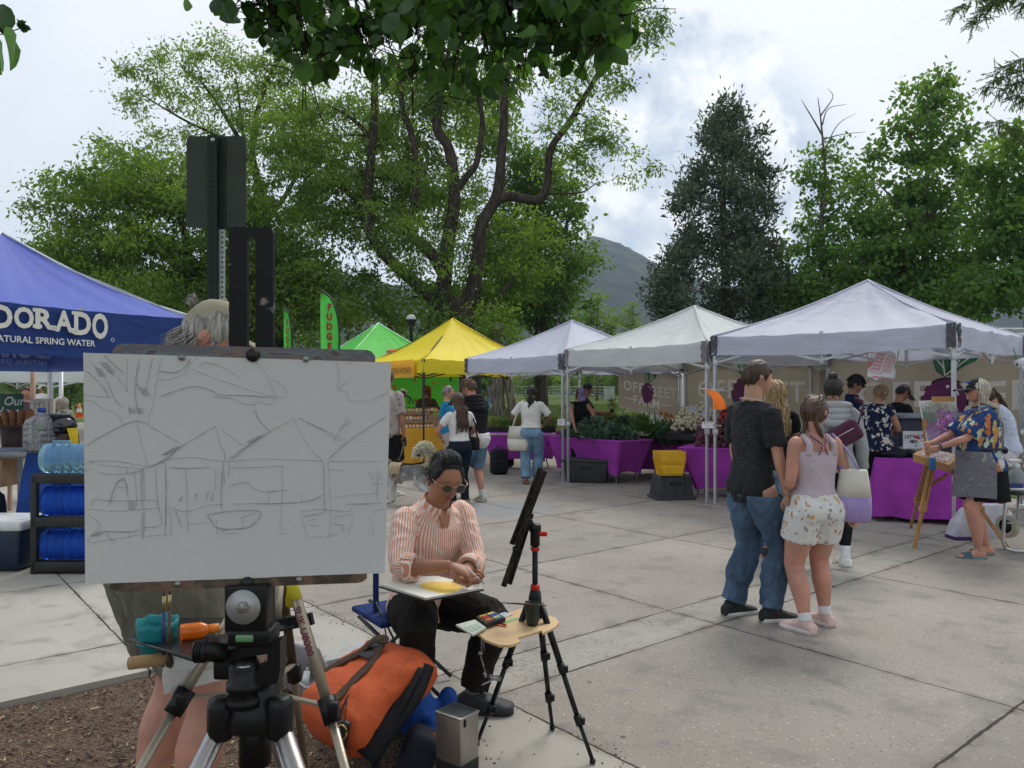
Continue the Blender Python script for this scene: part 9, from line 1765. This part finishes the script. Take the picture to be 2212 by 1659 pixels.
 o.location=A;o.rotation_euler=Matrix((x,-y if False else z.cross(x),z)).transposed().to_euler();MB().rbox((w_/2,.012,h_/2),(w_,.02,h_),.003).build('stretcher',M('canvas_edge',(.68,.67,.66),.8),o,False);pn=MB().box((.5,0,.5),(1,.004,1)).build('painted_face',m,o,False);pn.scale=(w_*.985,1,h_*.985);pn.location=(w_*.0075,-.0005,h_*.0075)
 t=thing('hand_cart','folding silver hand cart with black shelf and white wheel at the picture edge','cart',V(4.95,7.55,0));al=MT['aluminium_tube'];d=7.55;mb=MB();mb.tube([P(2176,1058,d),P(2170,1110,d),P(2166,1170,d),P(2172,1185,d),P(2190,1190,d),P(2290,1196,d)],.016,8);mb.tube([P(2200,1058,d+.3),P(2196,1150,d+.3)],.014,8);mb.tube([P(2176,1130,d+.1),P(2300,1132,d+.1)],.008,6);mb.tube([P(2270,1000,d),P(2276,1190,d)],.016,8);mb.tube([P(2176,1058,d),P(2290,1058,d)],.016,8);mb.build('cart_frame',al,t);c=P(2176,1136,d+.25);q=rot_z(R(20))@rot_y(R(90));MB().lathe([(.07,-.03),(.11,-.035),(.12,-.02),(.12,.02),(.11,.035),(.07,.03)],c,22,q,cap=False).build('wheel',M('wheel_cream',(.45,.43,.36),.6),t);MB().lathe([(.001,-.02),(.072,-.02),(.072,.02),(.001,.02)],c,16,q).build('hub',MT['rack_black'],t);MB().rbox(P(2235,1063,d+.15),(.62,.36,.02),.006).build('shelf_board',MT['rack_black'],t);MB().grid(lambda a,b_:P(2215+85*a,1070+(58-30*(a-.5)**2*4)*b_,d-.02),8,5).build('sling',fabric('cart_sling',(.012,.012,.014)),t)
 o=thing('carton','small navy carton on the hand cart','box',P(2186,1050,d+.1));MB().box(P(2186,1050,d+.12),(.17,.10,.06),rot_z(.2)).build('box_body',M('navy_card',(.02,.03,.16),.5),o);MB().box(P(2186,1050,d+.065),(.10,.004,.02),rot_z(.2)).build('paper_label',MT['sign_white'],o)
 o=thing('spray_bottle','clear spray bottle with white trigger standing on the hand cart','bottle',P(2195,1055,d+.15));c=P(2195,1052,d+.15);MB().lathe([(.001,0),(.062,0),(.066,.02),(.066,.15),(.035,.185),(.03,.2)],c,18).build('bottle_body',plastic('bottle_milky',(.42,.45,.48),.5),o);MB().lathe([(.036,.185),(.036,.22),(.02,.24)],c,14).build('collar',MT['lid_white'],o);mb=MB();mb.rbox(c+V(-.015,0,.262),(.13,.03,.035),.01);mb.tube([c+V(-.04,0,.25),c+V(-.06,0,.215),c+V(-.075,0,.20)],.007,6);mb.build('trigger',MT['lid_white'],o)
 o=thing('shopping_bag','white shopping bag with purple stripe standing by the canopy pole','bag',G(2090,1163));p=G(2088,1164);pl_=M('bag_purple',(.06,.02,.12),.6);MB().loft([[p+V(x*k+o_,y*k,z)for x,y in((-.17,-.08),(.17,-.08),(.17,.1),(-.17,.1))]for z,k,o_ in((0,1,0),(.03,1.02,0),(.18,.9,.02),(.32,.55,.05),(.36,.3,.06))],sm=False).build('bag_body',M('bag_white',(.52,.52,.58),.6),o);MB().box(p+V(.09,-.088,.12),(.05,.02,.24),rot_x(-.15)).build('stripe',pl_,o);MB().box(p+V(0,0,.02),(.36,.20,.035)).build('bottom_panel',pl_,o)
 o=thing('shopping_bag','plain white paper bag between the legs of the painter and the cart','bag',G(2138,1158));p=G(2138,1156);MB().loft([[p+V(x*k,y*k,z)for x,y in((-.14,-.07),(.14,-.07),(.14,.09),(-.14,.09))]for z,k in((0,1),(.2,1.0),(.34,.95))],sm=False).build('bag_body',MT['bag_white'],o);MB().tube([p+V(-.06,-.06,.33),p+V(-.04,-.06,.40),p+V(.04,-.06,.40),p+V(.06,-.06,.33)],.005,6).build('handle',MT['bag_white'],o)
def build_dog():
 m,t,b,oc,out=sh('husky_fur');sp=N(t,'ShaderNodeSeparateXYZ');ln(t,oc,sp.inputs[0]);n=mnoise(t,oc,9,4,.4);f=mnoise(t,oc,70,3,.3,sc3=(1,.4,.4));k=mmath(t,'ADD',sp.outputs[2],mmath(t,'MULTIPLY',mmath(t,'SUBTRACT',n,.5),.35));r=N(t,'ShaderNodeValToRGB');e=r.color_ramp.elements
 for i,(p,c)in enumerate(((.24,(.62,.60,.56)),(.34,(.48,.47,.45)),(.42,(.17,.17,.17)),(.52,(.055,.052,.05)))):
  if i>1:e.new(p)
  e[i].position=p;e[i].color=(*c,1)
 ln(t,k,r.inputs[0]);ln(t,mmix(t,mmath(t,'MULTIPLY',f,.5),r.outputs[0],mmix(t,.5,r.outputs[0],(.42,.41,.39))),b.inputs['Base Color']);b.inputs['Roughness'].default_value=.9;mbump(t,b,f,.9,.015)
 loc=P(876,0,10.8);t=thing('dog','grey and white husky with curled white tail in a tan harness','dog',(loc.x,10.9,0),R(78));mb=MB();k=.88
 S=lambda pts,r:mb.tube([V(*p)*k for p in pts],[q*k for q in r],14)
 S(((0,-.34,.50),(0,-.28,.50),(0,-.12,.49),(0,.06,.47),(0,.22,.48),(0,.32,.52),(0,.36,.54)),(.07,.115,.118,.125,.145,.12,.06));S(((0,.28,.54),(0,.37,.64),(0,.44,.72)),(.115,.095,.085));mb.ball(V(0,.46,.745)*k,.085*k,.095*k,.08*k);S(((0,.50,.735),(0,.58,.715),(0,.65,.705)),(.06,.045,.032))
 for sx in(-1,1):
  S(((sx*.075,.25,.50),(sx*.085,.22,.36),(sx*.085,.25,.22),(sx*.085,.24,.06),(sx*.085,.26,.02)),(.075,.055,.036,.028,.034));mb.ball(V(sx*.085,.275,.022)*k,.034*k,.05*k,.024*k);S(((sx*.07,-.28,.48),(sx*.085,-.22,.34),(sx*.085,-.30,.26),(sx*.085,-.37,.19),(sx*.085,-.345,.06),(sx*.085,-.33,.02)),(.105,.085,.055,.032,.027,.033));mb.ball(V(sx*.085,-.31,.022)*k,.034*k,.05*k,.024*k)
  mb.tube([V(sx*.045,.43,.80)*k,V(sx*.055,.43,.85)*k,V(sx*.058,.435,.89)*k],[.034,.024,.005],8)
 me=remesh(mb,.010,2,.003,30);me.materials.append(m);link('body',me,t,False)
 wt=leaf_mat('white_fur',(.55,.53,.48),(.72,.70,.66),.2,.9);dkf=M('dark_fur',(.03,.028,.028),.9);path=curve_pts([V(0,-.33,.53)*k,V(0,-.42,.64)*k,V(0,-.42,.80)*k,V(.01,-.33,.90)*k,V(.02,-.22,.86)*k,V(.03,-.19,.76)*k],6);mb=MB();mb.tube(path,[.045]*len(path),10);mb.build('tail',dkf,t,False);cs=[];ds=[]
 for i in range(2600):j=rnd.randrange(len(path)-1);p=path[j];tn=(path[j+1]-p).normalized();a=V(rnd.gauss(0,1),rnd.gauss(0,1),rnd.gauss(0,1));a=(a-tn*a.dot(tn)).normalized();outw=(p-V(0,-.29,.75)*k).normalized();a=(a+outw*.7).normalized();cs.append(p+a*.04);ds.append(a+tn*.8)
 leaf_obj('tail_fur',np.array([list(c)for c in cs]),np.array([list(c)for c in ds]),npr.uniform(.05,.085,len(cs)),.22,wt,npr.rand(len(cs)),t,False)
 hm=fabric('harness_tan',(.34,.27,.17),.8);mb=MB()
 for y,r,z in((.10,.150,.475),(.20,.160,.485)):mb.tube([V(r*1.0*math.cos(q),y,z+r*1.05*math.sin(q))*k for q in[2*math.pi*i/20 for i in range(21)]],.013,8,flat=1)
 mb.build('harness_strap',hm,t,False);MB().grid(lambda a,b_:V(.170*math.cos(math.pi*a),.06+.20*b_,.48+.175*math.sin(math.pi*a))*k,16,5).build('harness',hm,t,False);MB().tube([V(0,.10,.64)*k,V(0,.12,.70)*k,V(0,.17,.70)*k,V(0,.19,.64)*k],.010,6).build('harness_handle',MT['rack_black'],t,False)
 W=to_world(t,V(0,.14,.66)*k);man=[x for x in bpy.data.objects if x.get('label','').startswith('man in faded floral')][0];h=to_world(man,V(.275,.05,.86));o=thing('dog_leash','black leash running from the hand of the man to the harness of the husky','leash',W);MB().tube([h,lerp(h,W,.5)+V(0,0,-.03),W],.007,6).build('cord',MT['rack_black'],o);MB().rbox(h+V(0,0,-.03),(.05,.09,.15),.02).build('handle',MT['rack_black'],o)
def big_leaves(name,pts,mat,parent,L,seed=5):
 r2=random.Random(seed);vs=[];fs=[];lv=[]
 half=[(0,0),(.24,-.05),(.44,.09),(.53,.32),(.46,.58),(.25,.82),(.05,.99)]
 for p,dr,s in pts:
  d=Vector(dr).normalized();r=Vector((r2.gauss(0,1),r2.gauss(0,1),r2.gauss(0,.35)));w=d.cross(r).normalized();n=d.cross(w).normalized();fold=r2.uniform(.05,.75);cur=r2.uniform(-.25,.65);b0=len(vs);k=r2.random()
  mid=[0,.12,.30,.5,.7,.88,1.0]
  for y in mid:vs.append(p+d*y*s-n*cur*y*y*s*.5)
  for sg in(-1,1):
   b1=len(vs)
   for x,y in half:yy=y;vs.append(p+d*yy*s+w*sg*x*s*(1-fold*.3)+n*(x*fold*s*.9+.03*s*math.sin(y*9+k*6)*x*2)-n*cur*y*y*s*.5)
   for i in range(6):f=(b0+i,b0+i+1,b1+i+1,b1+i);fs.append(f if sg>0 else f[::-1]);lv.append(min(1,max(0,k+r2.uniform(-.08,.08))))
 mb=MB();mb.add(vs,fs);o=mb.build(name,mat,parent);a=o.data.attributes.new('lv','FLOAT','FACE');a.data.foreach_set('value',lv);return o
def build_overhang():
 lm=leaf_mat('linden_near_leaves',(.014,.048,.010),(.065,.16,.028),.48,.38,.45);bm=bark('twig_bark',(.045,.034,.028),4)
 t=thing('overhanging_tree','dark broad-leaved street tree whose twigs hang into the top of the view','tree',(2.2,-1.9,0));mb=MB();crot=V(1.9,-1.2,3.3);mb.tube(curve_pts([V(2.2,-1.9,-.1),V(2.15,-1.8,1.5),crot],5),[.17,.16,.15,.14,.14,.13,.13,.13,.12,.12,.12],12);hubs=[V(.6,1.6,4.0),V(-.2,3.1,3.75)];mb.tube(curve_pts([crot,V(1.3,.2,3.9),hubs[0],hubs[1],V(-.9,3.6,3.7)],5),[.10-.0045*i for i in range(21)],9);mb.tube(curve_pts([crot,V(.2,.2,3.6),V(-1.0,1.25,3.0),V(-1.25,1.45,2.6)],5),[.06-.0032*i for i in range(16)],8)
 tw=[((560,-60),(600,40),(690,120),3.0),((640,-80),(650,60),(660,190),2.9),((730,-60),(770,60),(810,120),3.1),((760,-80),(800,30),(870,150),3.3),((930,-60),(900,60),(890,190),3.0),((1010,-80),(985,90),(968,225),2.8),((1020,-60),(1050,90),(1090,200),3.2),((1080,-70),(1110,60),(1130,170),3.0),((1150,-60),(1230,20),(1310,70),3.1),((1200,-80),(1290,10),(1365,30),3.2),((1180,-40),(1190,50),(1240,130),3.0),((850,-70),(860,30),(940,90),3.4),((690,-60),(720,20),(760,90),3.3),((1270,-60),(1300,30),(1290,110),2.9),((600,-50),(570,0),(530,14),3.0),((1340,-50),(1345,20),(1330,80),3.1),((960,-60),(1000,20),(1070,60),3.2)]
 L=[]
 for a,b_,c,d in tw:
  pp=curve_pts([P(a[0],a[1]-60,d+.1),P(*a,d),P(*b_,d),P(*c,d)],8);anchor=lerp(hubs[0],hubs[1],rnd.uniform(.3,1.2));mb.tube([anchor,lerp(anchor,pp[0],.6)+V(0,0,.05),pp[0]],[.02,.014,.011],6);qq=pp[:int(len(pp)*.74)];mb.tube(qq,[lerp(.015,.004,i/(len(qq)-1))for i in range(len(qq))],6)
  for i,p in enumerate(pp[4:]):
   for _ in range(6):
    q=p+V(rnd.gauss(0,.09),rnd.gauss(0,.16),rnd.gauss(-.02,.07))
    if rnd.random()<.35:mb.tube([p,lerp(p,q,.5)+V(0,0,.02),q],[.0028,.0022,.0016],4)
    dr=V(rnd.gauss(0,.85),rnd.gauss(0,.85),-1);L.append((q,dr,rnd.uniform(.035,.088)))
 for _ in range(420):u=rnd.uniform(560,1370);v=rnd.uniform(-60,float(np.interp(u,[560,650,760,830,1000,1130,1250,1370],[60,170,120,160,210,160,100,70])));L.append((P(u,v-20,rnd.uniform(2.7,3.6)),V(rnd.gauss(0,.5),rnd.gauss(0,.5),-1),rnd.uniform(.038,.092)))
 vm=lambda p:(lambda u,v:v<float(np.interp(u,[500,560,600,650,700,760,830,900,1000,1110,1150,1250,1290,1370],[35,75,105,165,175,130,175,205,215,195,165,150,125,95]))and u<1375)(p.x/p.y*F+CX,CY-(p.z-EYE)/p.y*F)
 L=[q for q in L if vm(q[0])and noise.noise(q[0]*6.5+V(0,0,9))+noise.noise(q[0]*14)*.5>-.05+.25*(rnd.random()-.5)]
 L+=[(P(500,18,2.9),V(.35,0,-1),.062)];mb.tube([P(530,14,3),P(506,18,2.92)],.002,4)
 cl=[(V(rnd.uniform(-4,4.5),rnd.uniform(-4.5,2.2),rnd.uniform(4.3,6.5)),1)for _ in range(150)];crown('crown',cl,.7,60,.14,.8,lm,t,.4)  # unseen crown overhead, added to shade the drawing board and foreground
 for u,v,s,d in((8,10,.055,1.45),(20,70,.07,1.42),(0,88,.062,1.5),(-10,30,.06,1.5),(-30,80,.07,1.45)):L.append((P(u-14,v,d),V(.35,.1,-1),s));mb.tube([V(-1.25,1.45,2.6),P(u-14,v,d)],.003,4)
 for u,v,dx in((45,58,.5),(50,48,.1),(60,62,1),(56,66,.8),(52,52,-.2)):L.append((P(46,62,1.5),V(dx,0,(.9 if v<60 else .0)+rnd.uniform(-.2,.2)),.018))
 mb.tube([P(0,75,1.5),P(30,66,1.5),P(48,60,1.5)],.0012,4)
 mb.build('twigs',bm,t);big_leaves('leaves',L,lm,t,.08)
 fm=leaf_mat('feather_leaves',(.04,.075,.02),(.08,.13,.035),.4);t=thing('feathery_tree','feathery locust sprays drooping into the upper corner of the sky','tree',(7.5,6.2,0));mb=MB();top=V(6.6,6.8,6.2);mb.tube(curve_pts([V(7.5,6.2,-.1),V(7.4,6.3,3),top],5),[.16,.15,.15,.14,.13,.13,.12,.11,.1,.09,.08],10);cs=[];ds=[];ls=[]
 for a,b_ in(((2200,-30),(2065,20)),((2180,-20),(2100,55)),((2230,-20),(2140,12)),((2260,150),(2128,185)),((2260,120),(2150,160)),((2270,180),(2160,196)),((2290,60),(2205,2)),((2270,330),(2150,262)),((2280,250),(2190,205))):
  A,B=P(*a,7),P(*b_,6.8);pp=curve_pts([A,lerp(A,B,.5)+V(0,0,.05),B],6);mb.tube([top,lerp(top,A,.6),A],[.03,.015,.006],5);mb.tube(pp,[.006-.0004*i for i in range(len(pp))],5)
  for p in pp[2:]:
   for _ in range(5):
    dr=V(rnd.gauss(-.3,.6),rnd.gauss(0,.5),rnd.gauss(-.5,.4)).normalized();e=p+dr*.14;mb.tube([p,e],.0015,3);sd=dr.orthogonal().normalized()
    for k in range(9):
     for sg in(-1,1):cs.append(p+dr*.14*(k+1)/9);ds.append(sd*sg+dr*.5);ls.append(.026)
 mb.build('twigs',bm,t);leaf_obj('leaves',np.array([list(c)for c in cs]),np.array([list(c)for c in ds]),np.array(ls),.42,fm,npr.rand(len(cs)),t)
build_ground();build_hill();build_haze();build_trees()
build_tents();box_truck();build_farm();build_honey_and_fudge();build_people()
build_easel();build_behind_board();build_artist_kit();build_water_stall();build_checkout_side();build_dog();build_overhang()
